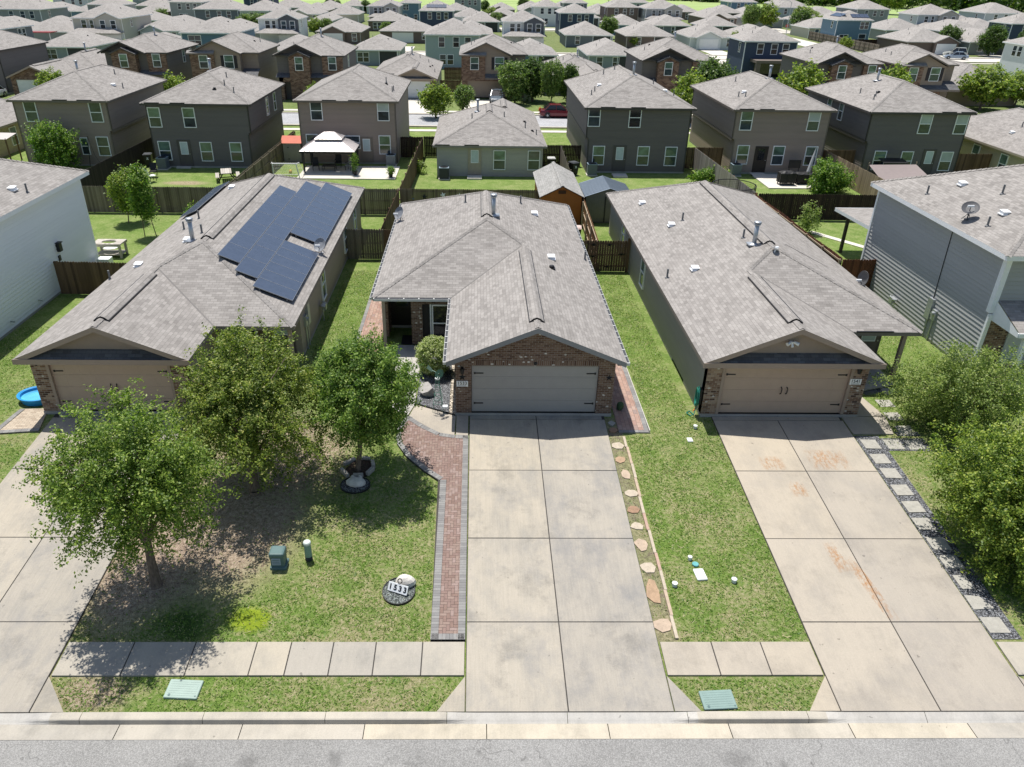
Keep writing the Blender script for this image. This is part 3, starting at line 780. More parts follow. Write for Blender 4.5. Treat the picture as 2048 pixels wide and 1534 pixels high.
# ---- paver walk beside the middle drive
PAVR = [paint('paver_red', (.225, .153, .13), .85, .2, 9), paint('paver_rust', (.25, .18, .15), .85, .2, 9), paint('paver_mauve', (.28, .205, .18), .85, .2, 9), paint('paver_brown', (.21, .14, .115), .85, .2, 9)]
PAVG = [paint('paver_grey', (.20, .195, .19), .85, .15, 9), paint('paver_grey_light', (.245, .24, .23), .85, .15, 9)]
def inside(p, poly):
    x, y = p; c = False; n = len(poly)
    for i in range(n):
        x1, y1 = poly[i]; x2, y2 = poly[i - 1]
        if (y1 > y) != (y2 > y) and x < (x2 - x1) * (y - y1) / (y2 - y1) + x1: c = not c
    return c
def herring(poly, u, lift, name, mats, wts, zf=dz, warm=None):
    xs = [p[0] for p in poly]; ys = [p[1] for p in poly]; b = MB(); g = .004
    r = random.Random(5)
    x0, y0 = min(xs) - 1, min(ys) - 1
    nx = int((max(xs) - x0 + 1) / u) + 1; ny = int((max(ys) - y0 + 1) / u) + 1
    for i in range(nx):
        for j in range(ny):
            k = (i - j) % 4
            if k == 0: box = (i, j, i + 2, j + 1)
            elif k == 3: box = (i, j, i + 1, j + 2)
            else: continue
            a, c, d, e = x0 + box[0] * u, y0 + box[1] * u, x0 + box[2] * u, y0 + box[3] * u
            if all(inside(q, poly) for q in ((a, c), (d, c), (d, e), (a, e))):
                z = zf((a + d) / 2, (c + e) / 2) + lift + r.uniform(-.003, .003)
                m = r.choices(range(len(mats)), wts)[0]
                b.prism([(a + g, c + g), (d - g, c + g), (d - g, e - g), (a + g, e - g)], -.04, 0, m, zf=lambda x, y: zf(x, y) + lift)
    return b
def border(b, path, w, bl, lift, zf=dz, side=1, nm=2, m0=0, h=.05):
    r = random.Random(3)
    for (xa, ya), (xb, yb) in zip(path[:-1], path[1:]):
        L = math.hypot(xb - xa, yb - ya); n = max(1, round(L / bl)); dx, dy = (xb - xa) / L, (yb - ya) / L; nx, ny = -dy * side * w, dx * side * w
        for i in range(n):
            s0, s1 = L * i / n + .003, L * (i + 1) / n - .003
            q = [(xa + dx * s0, ya + dy * s0), (xa + dx * s1, ya + dy * s1), (xa + dx * s1 + nx, ya + dy * s1 + ny), (xa + dx * s0 + nx, ya + dy * s0 + ny)]
            if side < 0: q.reverse()
            b.prism(q, -h, lift, m0 + r.randrange(nm), zf=zf)
outl = [(-2.57, -10.52), (-2.57, -1.38), (-3.05, -1.36), (-3.64, -1.22), (-4.3, -.72), (-4.9, -.12), (-5.15, -.5), (-5.3, -1.14), (-5.2, -1.85), (-4.8, -2.6), (-4.1, -3.42), (-3.6, -3.9), (-3.52, -10.52)]
h = herring(outl, .1, .03, 'x', PAVR, [4, 3, 2, 2])
hp = h
hp.prism(list(outl), -.05, .018, 4, zf=dz)
for seg, w, bl in (([(-2.57, -10.52), (-2.57, -1.38)], .2, .1), ([(-3.52, -3.9), (-3.52, -10.52)], .21, .1), ([(-3.5, -10.52), (-2.6, -10.52)], .19, .1),
                   ([(-2.57, -1.38), (-3.05, -1.36), (-3.64, -1.22), (-4.3, -.72), (-4.9, -.12), (-5.15, -.5), (-5.3, -1.14), (-5.2, -1.85), (-4.8, -2.6), (-4.1, -3.42), (-3.55, -3.92)], .19, .12)):
    n0 = len(PAVR) + 1
    border(hp, seg, w, bl, .04, side=1, m0=n0)
path_ = hp.build('path', PAVR + [JOINT] + PAVG); tag(path_, kind='structure')
# concrete pad and porch walk of the middle house
slabs('path', [[(-3.08, -1.33), (-3.06, -.1), (-4.7, .75), (-4.9, -.1), (-4.3, -.7), (-3.64, -1.2)], [(-3.06, -1.33), (-2.57, -1.36), (-2.57, -.03), (-3.06, -.03)]], CONC2, None, lift=.012)
slabs('path', [[(-5.9, 3.2), (-4.72, 3.0), (-4.72, 6.2), (-5.9, 6.2)], [(-4.92, -.1), (-4.7, .8), (-4.75, 3.0), (-5.9, 3.1), (-5.8, .6)]], SLAB, None, zf=lambda x, y: -.1)
# gravel bed by the garage
def gravel(name, a, b_, sc_=26):
    if name in _M: return _M[name]
    t = NT(name); pos = t.wpos()
    vo = t.node('ShaderNodeTexVoronoi'); t.set(vo, 'Vector', pos); t.set(vo, 'Scale', sc_)
    c = t.ramp(t.sep(vo.outputs['Color'])[0], [(.1, b_), (.6, a), (.95, sc3(a, 1.8))])
    c = t.mix(t.ramp(vo.outputs['Distance'], [(.35, 0.0), (.75, 1.0)]), c, sc3(b_, .3))
    t.bump(t.math('SUBTRACT', 1.0, vo.outputs['Distance']), 1.0, .02)
    _M[name] = t.fin(c, .85); return t.mat
GRD = gravel('dark_gravel', (.19, .195, .205), (.08, .08, .085)); GRL = gravel('pale_gravel', (.48, .42, .34), (.27, .23, .18), 16)
b = MB(); b.prism([(-4.68, .85), (-3.35, .08), (-3.35, 5.9), (-4.68, 5.9)], -.1, 0, zf=lambda x, y: -.1); tag(b.build('gravel_bed', [GRD]), kind='structure')
b = MB(); b.prism([(-3.34, .06), (-3.09, -.02), (-3.09, 5.9), (-3.34, 5.9)], -.1, .012, zf=lambda x, y: -.1); tag(b.build('gravel_bed', [GRL]), kind='structure')
ed = MB(); border(ed, [(-4.72, .82), (-3.12, -.06)], .05, .3, .03, zf=lambda x, y: -.1, nm=1); tag(ed.build('path_edging', [BLACK]), kind='structure')
# pavers either side of the middle house
PV2 = pavers('large_pavers', [(.26, .14, .11), (.40, .25, .19), (.44, .31, .25), (.33, .19, .15), (.27, .22, .20)], (.15, .12, .1), .3, .15, R(90))
flat = lambda x, y: -.15 + SL * min(0, y)
for (xa, xb, ya, yb) in ((3.12, 4.1, -.95, 19), (-7.75, -6.75, 5.2, 16.5)):
    b = MB(); n = 8
    cuts = [ya, 0.0] if ya < 0 else [ya]
    cuts += [max(ya, 0) + (yb - max(ya, 0)) * (i + 1) / n for i in range(n)]
    for y0, y1 in zip(cuts[:-1], cuts[1:]):
        b.prism([(xa, y0), (xb, y0), (xb, y1), (xa, y1)], -.05, .03, 0, zf=flat)
    bx = xb if xa > 0 else xa
    border(b, [(bx, ya), (bx, yb)], .16, .2, .045, zf=flat, side=-1 if xa > 0 else 1, m0=1)
    border(b, [(xa, ya), (xb + .16, ya)] if xa > 0 else [(xa - .16, ya), (xb, ya)], .14, .2, .05, zf=flat, side=-1, m0=1)
    if xa > 0:
        b.box(xb + .17, ya - .14, -.26, xb + .2, yb, -.1, 3)
    tag(b.build('path', [PV2] + PAVG + [paint('edging_white', (.5, .48, .44), .8)]), kind='structure')
# walk, gravel and pads of the right hand house
slabs('path', [[(12.02, -1.14), (13.6, -1.14), (13.78, -.0), (12.02, -.0)], [(12.6, .02), (13.78, .02), (13.55, 1.6), (12.6, 1.6)]], CONC2, None, lift=.0)
slabs('porch', [[(12.64, 1.62), (15.35, 2.5), (15.35, 4.6), (12.64, 4.6)]], SLAB, None, zf=lambda x, y: -.03)
b = MB(); b.prism([(12.02, -10.45), (12.85, -10.45), (12.95, -1.2), (12.02, -1.2)], -.05, -.035, zf=dz); b.prism([(12.95, -2.1), (14.6, -2.1), (14.6, -1.35), (12.95, -1.35)], -.05, -.035, zf=dz); b.prism([(13.7, -1.2), (14.6, -1.2), (14.7, 2.45), (13.8, 2.45)], -.05, -.035, zf=dz)
tag(b.build('gravel_bed', [GRD]), kind='structure')
# paver patio of the left house
b = MB(); q = [(-20.3, -1.35), (-18.62, -1.15), (-18.95, .35), (-20.0, .3)]
b.prism(q, -.1, .05, 0, zf=flat); border(b, [q[0], q[1]], .18, .2, .062, zf=flat, m0=1); border(b, [q[3], q[0]], .18, .2, .062, zf=flat, m0=1)
tag(b.build('patio', [pavers('buff_pavers', [(.40, .33, .25), (.52, .44, .34), (.34, .27, .2)], (.2, .17, .14), .2, .1)] + PAVG), kind='structure')
# street behind, and the further streets
STREET2 = asphalt('far_asphalt', (.34, .34, .345)); PALE = concrete('pale_concrete', (.60, .565, .50), (.48, .45, .40), .3)
def strip(name, x0, x1, y0, y1, z, mat): b = MB(); b.face([(x0, y0, z), (x1, y0, z), (x1, y1, z), (x0, y1, z)]); return tag(b.build(name, [mat]), kind='structure')
for y in (61.2, 136, 211):
    xl, xr = (-170, 190)
    strip('road', xl, xr, y, y + 7.4, -.12, STREET2 if y < 100 else PALE)
    for s0, s1 in ((y - .5, y), (y + 7.4, y + 7.9)):
        b = MB(); b.box(xl, s0, -.3, xr, s1, -.03); tag(b.build('curb', [CURB]), kind='structure')
    for s0 in (y - 3.0, y + 9.2): strip('sidewalk', xl, xr, s0, s0 + 1.1, -.112, PALE)
strip('road', 74.5, 81.5, 69.5, 135, -.104, PALE); strip('road', 74.5, 81.5, 144.5, 260, -.104, PALE)
for x in (-70.5, -10.7, -1.6, 22.5, 43.8, 55.8): strip('driveway', x - 2.4, x + 2.4, 68.65, 80.3, -.1, PALE)
for x in (-36, -14.2, 24.8): strip('driveway', x - 2.4, x + 2.4, 53.5, 61.2, -.1, PALE)
for x in (-33.5, -18.2, 10, 25, 38, 49, 97, 108): strip('driveway', x - 2.4, x + 2.4, 143.4, 156, -.1, PALE)
for x in (-75, -47, -20, 0, 20, 46): strip('driveway', x - 2.2, x + 2.2, 127, 136, -.1, PALE)
for x in (-44, -5, 30, 60, 88): strip('driveway', x - 2.4, x + 2.4, 218.4, 230, -.1, PALE)
for (x0, x1, y0, y1) in ((-17, -8.95, 37.2, 41.7), (21.2, 26.3, 35.4, 40.1)): 
    b = MB(); b.box(x0, y0, -.3, x1, y1, -.07); tag(b.build('patio', [PALE]), kind='structure')
b = MB(); b.prism([(19.9, 23.9), (22.5, 20.2), (22.9, 20.5), (20.3, 24.2)], -.2, -.11); tag(b.build('path', [PALE]), kind='structure')
for x, y in ((-27.28, 41.0), (9.8, 39.1), (-2.45, 38.0), (21.8, 40.0)):
    b = MB(); b.box(x - .6, y - .5, -.3, x + .6, y + .6, -.03); tag(b.build('doorstep', [PALE]), kind='structure')
# ------------------------------------------------------------------ the three street houses
SID_TAN = siding('tan_siding', (.33, .275, .225)); SID_GREY = siding('greige_siding', (.30, .285, .26)); SID_H1 = siding('house_grey_siding', (.27, .255, .235))
DOOR_TAN = paint('tan_garage_door', (.45, .345, .27), .55, .05); DOOR_GREY = paint('greige_garage_door', (.335, .325, .315), .5, .05)
RAKE_H1 = paint('blue_grey_rake', (.24, .245, .26), .6, .06)
FAS_BR = paint('brown_fascia', (.22, .19, .165), .6, .1)

def text_mesh(txt, size, ext, mat, name, parent, loc, rx=R(90), rz=0.0, align='CENTER'):
    cu = bpy.data.curves.new('t', 'FONT'); cu.body = txt; cu.size = size; cu.extrude = ext; cu.align_x = align; cu.align_y = 'CENTER'
    o = bpy.data.objects.new('t', cu); COL.objects.link(o)
    dg = bpy.context.evaluated_depsgraph_get(); me = bpy.data.meshes.new_from_object(o.evaluated_get(dg)); bpy.data.objects.remove(o)
    me.name = name; me.materials.clear(); me.materials.append(mat)
    n = bpy.data.objects.new(name, me); COL.objects.link(n)
    n.parent = parent; n.location = Vector(loc) - ORG.get(parent.name, Vector((0, 0, 0))) if parent else Vector(loc); n.rotation_euler = (rx, 0, rz)
    return n

def number_sign(h, x, z, txt):
    b = MB(); b.box(x - .22, -.03, z - .12, x + .22, -.004, z + .12); s = b.build('house_number_sign', [WHITE], h)
    text_mesh(txt, .185, .004, BLACK, 'number', s, (x, -.034, z + .025))
    k = MB(); k.box(x - .16, -.034, z - .095, x + .16, -.03, z - .075); k.build('rule', [paint('grey_print', (.2, .2, .22))], s)

def wall_light(h, x, y, z, T=None):
    b = MB(); b.lathe([(.0, .12), (.07, .11), (.08, .05), (.06, -.1), (.03, -.12), (0, -.12)], (x, y - .1, z), 10); b.cbox((x, y - .02, z + .06), (.09, .04, .16)); b.cbox((x, y - .06, z + .1), (.03, .1, .03))
    return b.build('wall_light', [BLACK], h)

def star(h, x, y, z, r, mat, name='star_ornament', rot=0.0):
    b = MB(); c = (x, y - .05, z); pts = []
    for i in range(10):
        a = math.pi / 2 + rot + i * math.pi / 5; q = r if i % 2 == 0 else r * .42
        pts.append((x + q * math.cos(a), y - .005, z + q * math.sin(a)))
    for i in range(10): b.face([c, pts[(i + 1) % 10], pts[i]])
    return b.build(name, [mat], h)

def dish(parent, base, r, az, el, mat, name='satellite_dish'):
    b = MB(); base = Vector(base); d = Vector((math.cos(el) * math.sin(az), math.cos(el) * math.cos(az), math.sin(el)))
    top = base + Vector((0, 0, r * 1.1)); q = d.to_track_quat('Z', 'Y').to_matrix().to_4x4(); q.translation = top
    b.lathe([(0, .0), (r * .5, r * .07), (r * .85, r * .2), (r, r * .29), (r * .985, r * .31), (r * .82, r * .22), (r * .5, r * .095), (0, .03)], n=22, T=q, sy=1.0, sx=.88)
    b.tube([base, base + Vector((0, 0, r * .5)), top - d * .02], .03); b.cyl(base - Vector((0, 0, .03)), base + Vector((0, 0, .02)), .12, .12, 10)
    for sg in (-.5, .5): b.tube([base + Vector((sg * r, .25 * r, -.02)), top - Vector((0, 0, r * .4))], .014)
    f = top + d * r * .95 - Vector((0, 0, r * .35)); b.tube([top - Vector((0, 0, r * .75)) + d * .1, f], .018); b.cbox(f, (r * .7, .06, .08), 1)
    return b.build(name, [mat, WHITE], parent, smooth=False)

def meters(h, x, y, z, face, mat):
    """electric meter cabinet, disconnect and conduit on a side wall (face +1 right, -1 left)"""
    s = face; T = Matrix.Translation((x, y, z))
    b = MB(); b.box(min(0, s * .14), -.2, -.45, max(0, s * .14), .2, .55, 0, T); b.build('electric_panel', [mat], h)
    b = MB(); b.box(min(0, s * .12), -.62, -.35, max(0, s * .12), -.3, .15, 0, T); b.cyl(T @ Vector((s * .12, -.46, -.02)), T @ Vector((s * .22, -.46, -.02)), .09, .08, 12); b.build('electric_meter', [mat], h)
    b = MB(); b.tube([(x + s * .05, y - .46, z - .35), (x + s * .05, y - .46, -.2)], .035); b.tube([(x + s * .05, y - .05, z - .45), (x + s * .05, y - .05, -.2)], .025); b.build('conduit', [mat], h)
def gas_meter(h, x, y, s, mat):
    b = MB(); b.tube([(x + s * .2, y, -.2), (x + s * .2, y, .45), (x + s * .2, y + .12, .55)], .025); b.cbox((x + s * .22, y + .25, .5), (.2, .28, .3)); b.lathe([(0, .05), (.12, .04), (.14, 0), (.1, -.05)], (x + s * .22, y + .02, .62), 12)
    b.tube([(x + s * .2, y + .4, .5), (x + s * .2, y + .55, .6), (x + s * .02, y + .6, .6)], .025)
    return b.build('gas_meter', [mat], h)

# --- left house
H0, R0 = front_house('beige house with rows of solar panels on its roof, behind two feathery trees', -19.25, 1, 9.6, 6.4, 2.65, 24.6, SID_TAN, FAS_BR, BRICK2, DOOR_TAN, 'siding', TAUPE, 5.2,
    [('f', -15.35, 8.6), ('v', -15.7, 8.9), ('v', -17.7, 7.8), ('p', -19.0, 7.5), ('p', -17.0, 14.3), ('p', -15.2, 9.5), ('p', -17.3, 12.8), ('v', -17.1, 20.8)])
b = MB(); b.box(-13.22, 4.98, -.02, -11.6, 5.2, 2.26); b.build('brick_front', [BRICK2], H0)
b = MB(); b.box(-11.6, 4.98, -.02, -9.96, 5.2, 2.26); b.build('wall', [SID_TAN], H0)
window(H0, -12.4, 4.98, 1.2); steel_door(H0, -10.8, 4.98, 0, 'B', TAUPE_D)
b = MB(); b.box(-9.98, 2.85, -.1, -9.83, 3.0, 2.26); b.build('porch_post', [TAUPE], H0)
for y, z in ((10.4, 1.25), (17.6, 1.25), (21.5, 1.25)): window(H0, -9.97, y, z, 'R', .8)
meters(H0, -9.97, 6.3, 1.35, 1, GREYMETAL); gas_meter(H0, -9.97, 9.0, 1, GREYMETAL)
b = MB(); b.box(-9.97, 10.0, 1.5, -9.86, 10.12, 1.75); b.build('wall_light', [BLACK], H0)
star(H0, -18.7, -.005, 2.0, .08, BLACK, 'wall_hook')
# solar modules, laid on the right slope: landscape columns then portrait rows
def solar_mat():
    t = NT('solar_glass'); uv = t.tc.outputs['UV']
    br = t.node('ShaderNodeTexBrick', {'offset': 0.0}); t.set(br, 'Vector', uv); t.set(br, 'Color1', (.045, .06, .092, 1)); t.set(br, 'Color2', (.052, .068, .104, 1)); t.set(br, 'Mortar', (.06, .072, .10, 1))
    t.set(br, 'Scale', 1.0); t.set(br, 'Brick Width', .158); t.set(br, 'Row Height', .158); t.set(br, 'Mortar Size', .003)
    t.fin(br.outputs['Color'], .22); t.set(t.b, 'Specular IOR Level', .9); return t.mat
SOL = solar_mat(); ALU = paint('solar_frame', (.30, .32, .35), .4, .05, metal=.5)
def solar_mesh(w, l):
    b = MB(); b.box(-w / 2 + .012, -l / 2 + .012, 0, w / 2 - .012, l / 2 - .012, .034, 0)
    for q in ((-w / 2, -l / 2, w / 2, -l / 2 + .012), (-w / 2, l / 2 - .012, w / 2, l / 2), (-w / 2, -l / 2 + .012, -w / 2 + .012, l / 2 - .012), (w / 2 - .012, -l / 2 + .012, w / 2, l / 2 - .012)): b.box(q[0], q[1], 0, q[2], q[3], .038, 1)
    return mesh_only(b, 'solar_panel', [SOL, ALU])
SM_L = solar_mesh(.98, 1.68); SM_P = solar_mesh(1.72, .99)
PF = .413; ang = math.atan(PF)
def roof_right(x): return 2.4 + PF * (-9.65 - x)
def roof_left(x): return 2.4 + PF * (x + 19.25)
def solar(me, x, y, right=True):
    z = (roof_right(x) if right else roof_left(x)) + .14
    o = bpy.data.objects.new('solar_panel', me); COL.objects.link(o); o.parent = R0; o.location = Vector((x, y, z)) - ORG[R0.name]; o.rotation_euler = (0, ang if right else -ang, 0)
for i in range(7): solar(SM_L, -13.06, 7.1 + i * 1.7)
for i in range(9): solar(SM_L, -12.13, 6.25 + i * 1.7)
for i in range(6): solar(SM_P, -10.86, 5.05 + i * 1.01)
for i in range(10): solar(SM_P, -10.86, 12.35 + i * 1.01)
for i in range(4): solar(SM_L, -18.45, 17.4 + i * 1.7, False)
b = MB()
for x in (-13.45, -12.65): b.beam((x, 6.25, roof_right(x) + .07), (x, 18.1, roof_right(x) + .07), .05, .06)
for x in (-12.5, -11.75): b.beam((x, 5.4, roof_right(x) + .07), (x, 20.6, roof_right(x) + .07), .05, .06)
for x in (-11.4, -10.3): b.beam((x, 4.6, roof_right(x) + .07), (x, 10.6, roof_right(x) + .07), .05, .06); b.beam((x, 11.9, roof_right(x) + .07), (x, 21.9, roof_right(x) + .07), .05, .06)
b.build('mounting_rail', [ALU], R0)
dish(R0, (-10.05, 11.15, roof_right(-10.05)), .36, R(200), R(35), paint('dish_grey', (.24, .25, .27), .5))

# --- right house
H2, R2 = front_house('beige house with a brown hose coil at its corner and open porch on the right', 6.15, 1, 9.65, 6.8, 2.45, 23.8, SID_GREY, FAS_BR, BRICK2, DOOR_TAN, 'siding', TAUPE, 4.9,
    [('v', 7.55, 19.2), ('v', 8.1, 14.1), ('v', 7.77, 7.75), ('p', 8.7, 14.3), ('p', 6.6, 8.0), ('f', 10.45, 8.2), ('p', 10.3, 9.3)])
H2['label'] = 'beige house with 1541 on its brick pier and an open post porch at right'
b = MB(); b.box(13.35, 4.66, -.02, 14.35, 4.9, 2.26); b.box(12.65, 4.68, -.02, 13.35, 4.9, .6); b.build('brick_front', [BRICK2], H2)
b = MB(); b.box(14.35, 4.7, -.02, 15.46, 4.9, 2.26); b.box(12.65, 4.72, .6, 13.35, 4.9, 2.26); b.build('wall', [SID_TAN], H2)
window(H2, 12.98, 4.72, 1.4, 'B', .6); steel_door(H2, 14.92, 4.7, 0, 'B', TAUPE_D)
b = MB(); b.box(15.2, 2.66, -.1, 15.36, 2.82, 2.26); b.build('porch_post', [TAUPE], H2)
for y, z in ((12.3, 1.25), (18.3, 1.4)): window(H2, 6.47, y, z, 'L', .8)
number_sign(H2, 12.2, 1.45, '1541'); wall_light(H2, 12.2, 0, 1.95)
b = MB()
b.lathe([(0, .05), (.1, .04), (.1, 0), (0, 0)], (9.4, -.06, 3.13), 12)
for sg in (-1, 1): b.cyl((9.4 + sg * .06, -.1, 3.15), (9.4 + sg * .22, -.2, 3.1), .05, .075, 10)
b.cyl((9.4, -.08, 3.1), (9.4, -.18, 2.98), .045, .05, 10); b.build('floodlight', [WHITE], H2)
b = MB(); b.beam((13.1, 2.43, 2.43), (14.6, 2.43, 2.43), .08, .04); b.build('eave_vent', [BLACK], R2)
zr = 2.4 + PF * 4.82
dish(R2, (10.95, 6.9, zr - .25), .19, R(60), R(60), WHITE)
dish(R2, (15.55, 7.4, 2.48), .34, R(250), R(10), paint('dish_dark', (.1, .1, .105), .5))
b = MB(); b.beam((15.5, 7.3, 2.5), (12.3, 9.1, 3.87), .012); b.beam((12.3, 9.1, 3.87), (11.2, 7.0, zr - .3), .012); b.build('aerial_cable', [BLACK], R2)

# --- middle house
H1, R1 = front_house('brick-gabled house in the middle with number 1533 beside its grey garage door', 3.28, -1, 10.15, 6.68, 5.8, 20.95, SID_H1, GUT, BRICK1, DOOR_GREY, 'brick', RAKE_H1, 8.2,
    [('f', -1.45, 11.9), ('p', -2.9, 15.3), ('p', .15, 16.5), ('v', .85, 15.3), ('v', 1.2, 8.6), ('d', 1.1, 7.2), ('p', 3.1, 10.7)], handles=False)
b = MB(); b.box(-5.22, 6.12, -.02, -4.72, 6.6, 2.26); b.box(-4.72, 6.12, 1.95, -3.06, 6.3, 2.26); b.box(-4.72, 6.12, -.02, -3.06, 6.3, .12); b.box(-6.55, 6.9, -.02, -6.35, 8.2, 2.26); b.box(-6.55, 8.2, -.02, -5.2, 8.4, 2.26); b.box(-5.22, 6.6, -.02, -5.05, 8.2, 2.26)
b.build('brick_front', [BRICK1], H1)
b = MB(); b.box(-4.72, 6.2, .12, -3.06, 6.28, 1.95); b.build('wall', [paint('dark_screen', (.018, .018, .02), .6)], H1)
window(H1, -3.72, 6.2, 1.02, 'B', 1.02, 1.7, 3); b = MB(); b.box(-4.38, 6.13, .12, -4.32, 6.2, 1.95); b.build('screen_frame', [WHITE], H1)
steel_door(H1, -5.8, 8.2, 0, 'B', paint('black_door', (.025, .022, .022), .4), True, True)
b = MB(); b.box(-6.5, 5.95, -.1, -6.36, 6.09, 2.26); b.build('porch_post', [paint('pinkish_post', (.42, .34, .29), .6)], H1)
number_sign(H1, -2.82, 1.28, '1533'); wall_light(H1, -2.82, 0, 1.86)
star(H1, -2.82, -.002, 1.56, .15, BLACK); star(H1, 2.76, -.002, 1.56, .15, BLACK)
b = MB(); b.lathe([(0, .0), (.07, .0), (.06, .05), (0, .06)], n=10, T=Matrix.Translation((-.07, -.01, 2.16)) @ Matrix.Rotation(R(90), 4, 'X')); b.build('doorbell_camera', [BLACK], H1)
GW = paint('gutter_white', (.62, .62, .6), .5, .05); GD = paint('gutter_inside', (.05, .052, .058), .6, .1)
def gutter(p0, p1, n):
    b = MB(); (x0, y0), (x1, y1) = p0, p1; nx, ny = n; L = math.hypot(x1 - x0, y1 - y0)
    b.box(min(x0, x1 + nx * .12), min(y0, y1 + ny * .12), 2.265, max(x0, x1 + nx * .12), max(y0, y1 + ny * .12), 2.365, 0)
    g = .012
    b.face([(x0 + nx * g, y0 + ny * g, 2.372), (x1 + nx * g, y1 + ny * g, 2.372), (x1 + nx * .108, y1 + ny * .108, 2.372), (x0 + nx * .108, y0 + ny * .108, 2.372)], 1)
    k = int(L / .55); dx, dy = (x1 - x0) / L, (y1 - y0) / L
    for i in range(k + 1):
        s = L * i / k; x, y = x0 + dx * s, y0 + dy * s
        b.box(min(x - dx * .02, x + nx * .12), min(y - dy * .02, y + ny * .12), 2.37, max(x + dx * .02, x + nx * .12 + dx * .02), max(y + dy * .02, y + ny * .12 + dy * .02), 2.385, 0)
    b.build('gutter', [GW, GD], R1)
gutter((3.29, -.36), (3.29, 20.9), (1, 0)); gutter((-3.41, -.36), (-3.41, 5.7), (-1, 0)); gutter((-6.88, 5.85), (-6.88, 20.9), (-1, 0)); gutter((-6.8, 5.79), (-3.5, 5.79), (0, -1))
dish(R1, (-6.62, 17.0, 2.5), .38, R(225), R(28), paint('dish_grey', (.24, .25, .27), .5))

# ------------------------------------------------------------------ two-storey neighbours left and right of them
def big_box(label, x0, x1, y0, y1, ze, wm, fm, roofrect, pitch=PITCH):
    h = thing('house', ((x0 + x1) / 2, (y0 + y1) / 2, -.15), label, 'house')
    w = MB()
    lapwall(w, (x0, y0), (x1, y0), -.02, ze - .12, (0, -1), lap=.19, d=.03); lapwall(w, (x0, y1), (x1, y1), -.02, ze - .12, (0, 1), lap=.19, d=.03)
    lapwall(w, (x0, y0), (x0, y1), -.02, ze - .12, (-1, 0), lap=.19, d=.03); lapwall(w, (x1, y0), (x1, y1), -.02, ze - .12, (1, 0), lap=.19, d=.03)
    w.build('wall', [wm], h)
    f = MB(); f.box(x0 - .004, y0 - .004, -.4, x1 + .004, y1 + .004, -.02); f.build('foundation', [SLAB], h)
    r = MB(); fb = MB(); cb = MB(); hip(r, fb, *roofrect, ze, pitch, cb=cb, drop=.2)
    ro = r.build('roof', [SH], h); fb.build('fascia', [fm], ro); cb.build('ridge_cap', [SH], ro)
    return h, ro
WSID = siding('white_siding', (.80, .81, .82), var=.03); GSID = siding('slate_grey_siding', (.37, .375, .365), var=.05)
HW, RW = big_box('white two-storey house cut off by the left edge, its blank wall facing the beige house', -33.6, -24.2, -1.5, 17.0, 5.05, WSID, WHITE, (-34.0, -23.78, -1.9, 17.4))
b = MB(); b.box(-24.28, 16.9, -.02, -24.17, 17.03, 4.9); b.build('corner_trim', [WHITE], HW)
for y, z, w_, hh in ((14.6, 2.4, .3, .45), (14.85, 1.5, .2, .25)):
    pass
b = MB(); b.cbox((-24.1, 13.1, 2.1), (.2, .28, .42)); b.cbox((-24.08, 13.1, 2.35), (.28, .34, .04)); b.build('wall_light', [BLACK], HW)
b = MB(); b.cbox((-24.15, 13.0, 1.55), (.06, .18, .28)); b.build('outlet_box', [BLACK], HW)
for y in (4.6, 5.2, 7.6, 10.2): b = MB(); b.cyl((-24.18, y, .32), (-24.0, y, .3), .03, .04, 8); b.build('hose_tap', [GREYMETAL], HW)
zz = lambda x: 5.05 + PITCH * (-23.78 - x)
vent(RW, BOXVENT, -24.75, 11.6, zz(-24.75)); vent(RW, PIPE, -24.3, 12.0, zz(-24.3))

HG, RG = big_box('dark grey lap-sided two-storey house with white trim at the right edge', 19.2, 28.6, 3.75, 14.85, 5.35, GSID, WHITE, (18.8, 29.0, 3.3, 15.2))
TRIM_B = WHITE
b = MB(); b.box(19.12, 3.66, 2.75, 19.34, 3.9, 5.2); b.box(19.14, 14.77, -.02, 19.3, 14.91, 5.2); b.build('corner_trim', [WHITE], HG)
# entry recess: brick reveal, white door, porch roof and post
b = MB(); b.box(19.12, 3.6, -.1, 19.26, 4.75, 2.72); b.box(19.26, 3.72, -.1, 28, 3.749, .0)
# (front wall is behind the trim in this view)
c_ = MB(); c_.box(19.14, 3.62, -.05, 19.3, 3.74, 2.7); c_.build('corner_trim', [WHITE], HG)
b = MB(); b.box(19.32, 3.60, -.02, 22.6, 3.72, 2.6); b.build('brick_front', [BRICK2], HG)
steel_door(HG, 20.75, 3.6, 0, 'B', paint('pale_blue_door', (.52, .55, .57), .45), False)
r = MB(); r.face([(19.35, 1.9, 2.62), (24.5, 1.9, 2.62), (24.5, 3.73, 3.3), (19.35, 3.73, 3.3)]); r.build('porch_roof', [SH], HG)
f = MB(); f.box(19.33, 1.86, 2.44, 24.5, 1.9, 2.63); f.box(19.3, 1.9, 2.44, 19.35, 3.7, 2.62); f.face([(19.3, 1.9, 2.62), (19.3, 3.7, 2.62), (19.3, 3.7, 3.3)]); f.build('porch_fascia', [WHITE], HG)
b = MB(); b.box(19.72, 1.98, -.1, 19.88, 2.14, 2.44); b.box(19.68, 1.94, -.1, 19.92, 2.18, .05); b.box(19.68, 1.94, 2.3, 19.92, 2.18, 2.44); b.build('porch_post', [WHITE], HG)
b = MB(); b.box(19.3, 1.8, -.3, 24.5, 3.6, -.05); b.build('porch_slab', [SLAB], HG)
meters(HG, 19.2, 7.6, 1.25, -1, GREYMETAL); gas_meter(HG, 19.2, 10.3, -1, GREYMETAL)
b = MB(); b.beam((19.16, 7.6, 1.8), (19.16, 7.75, 5.15), .025); b.build('conduit', [BLACK], HG)
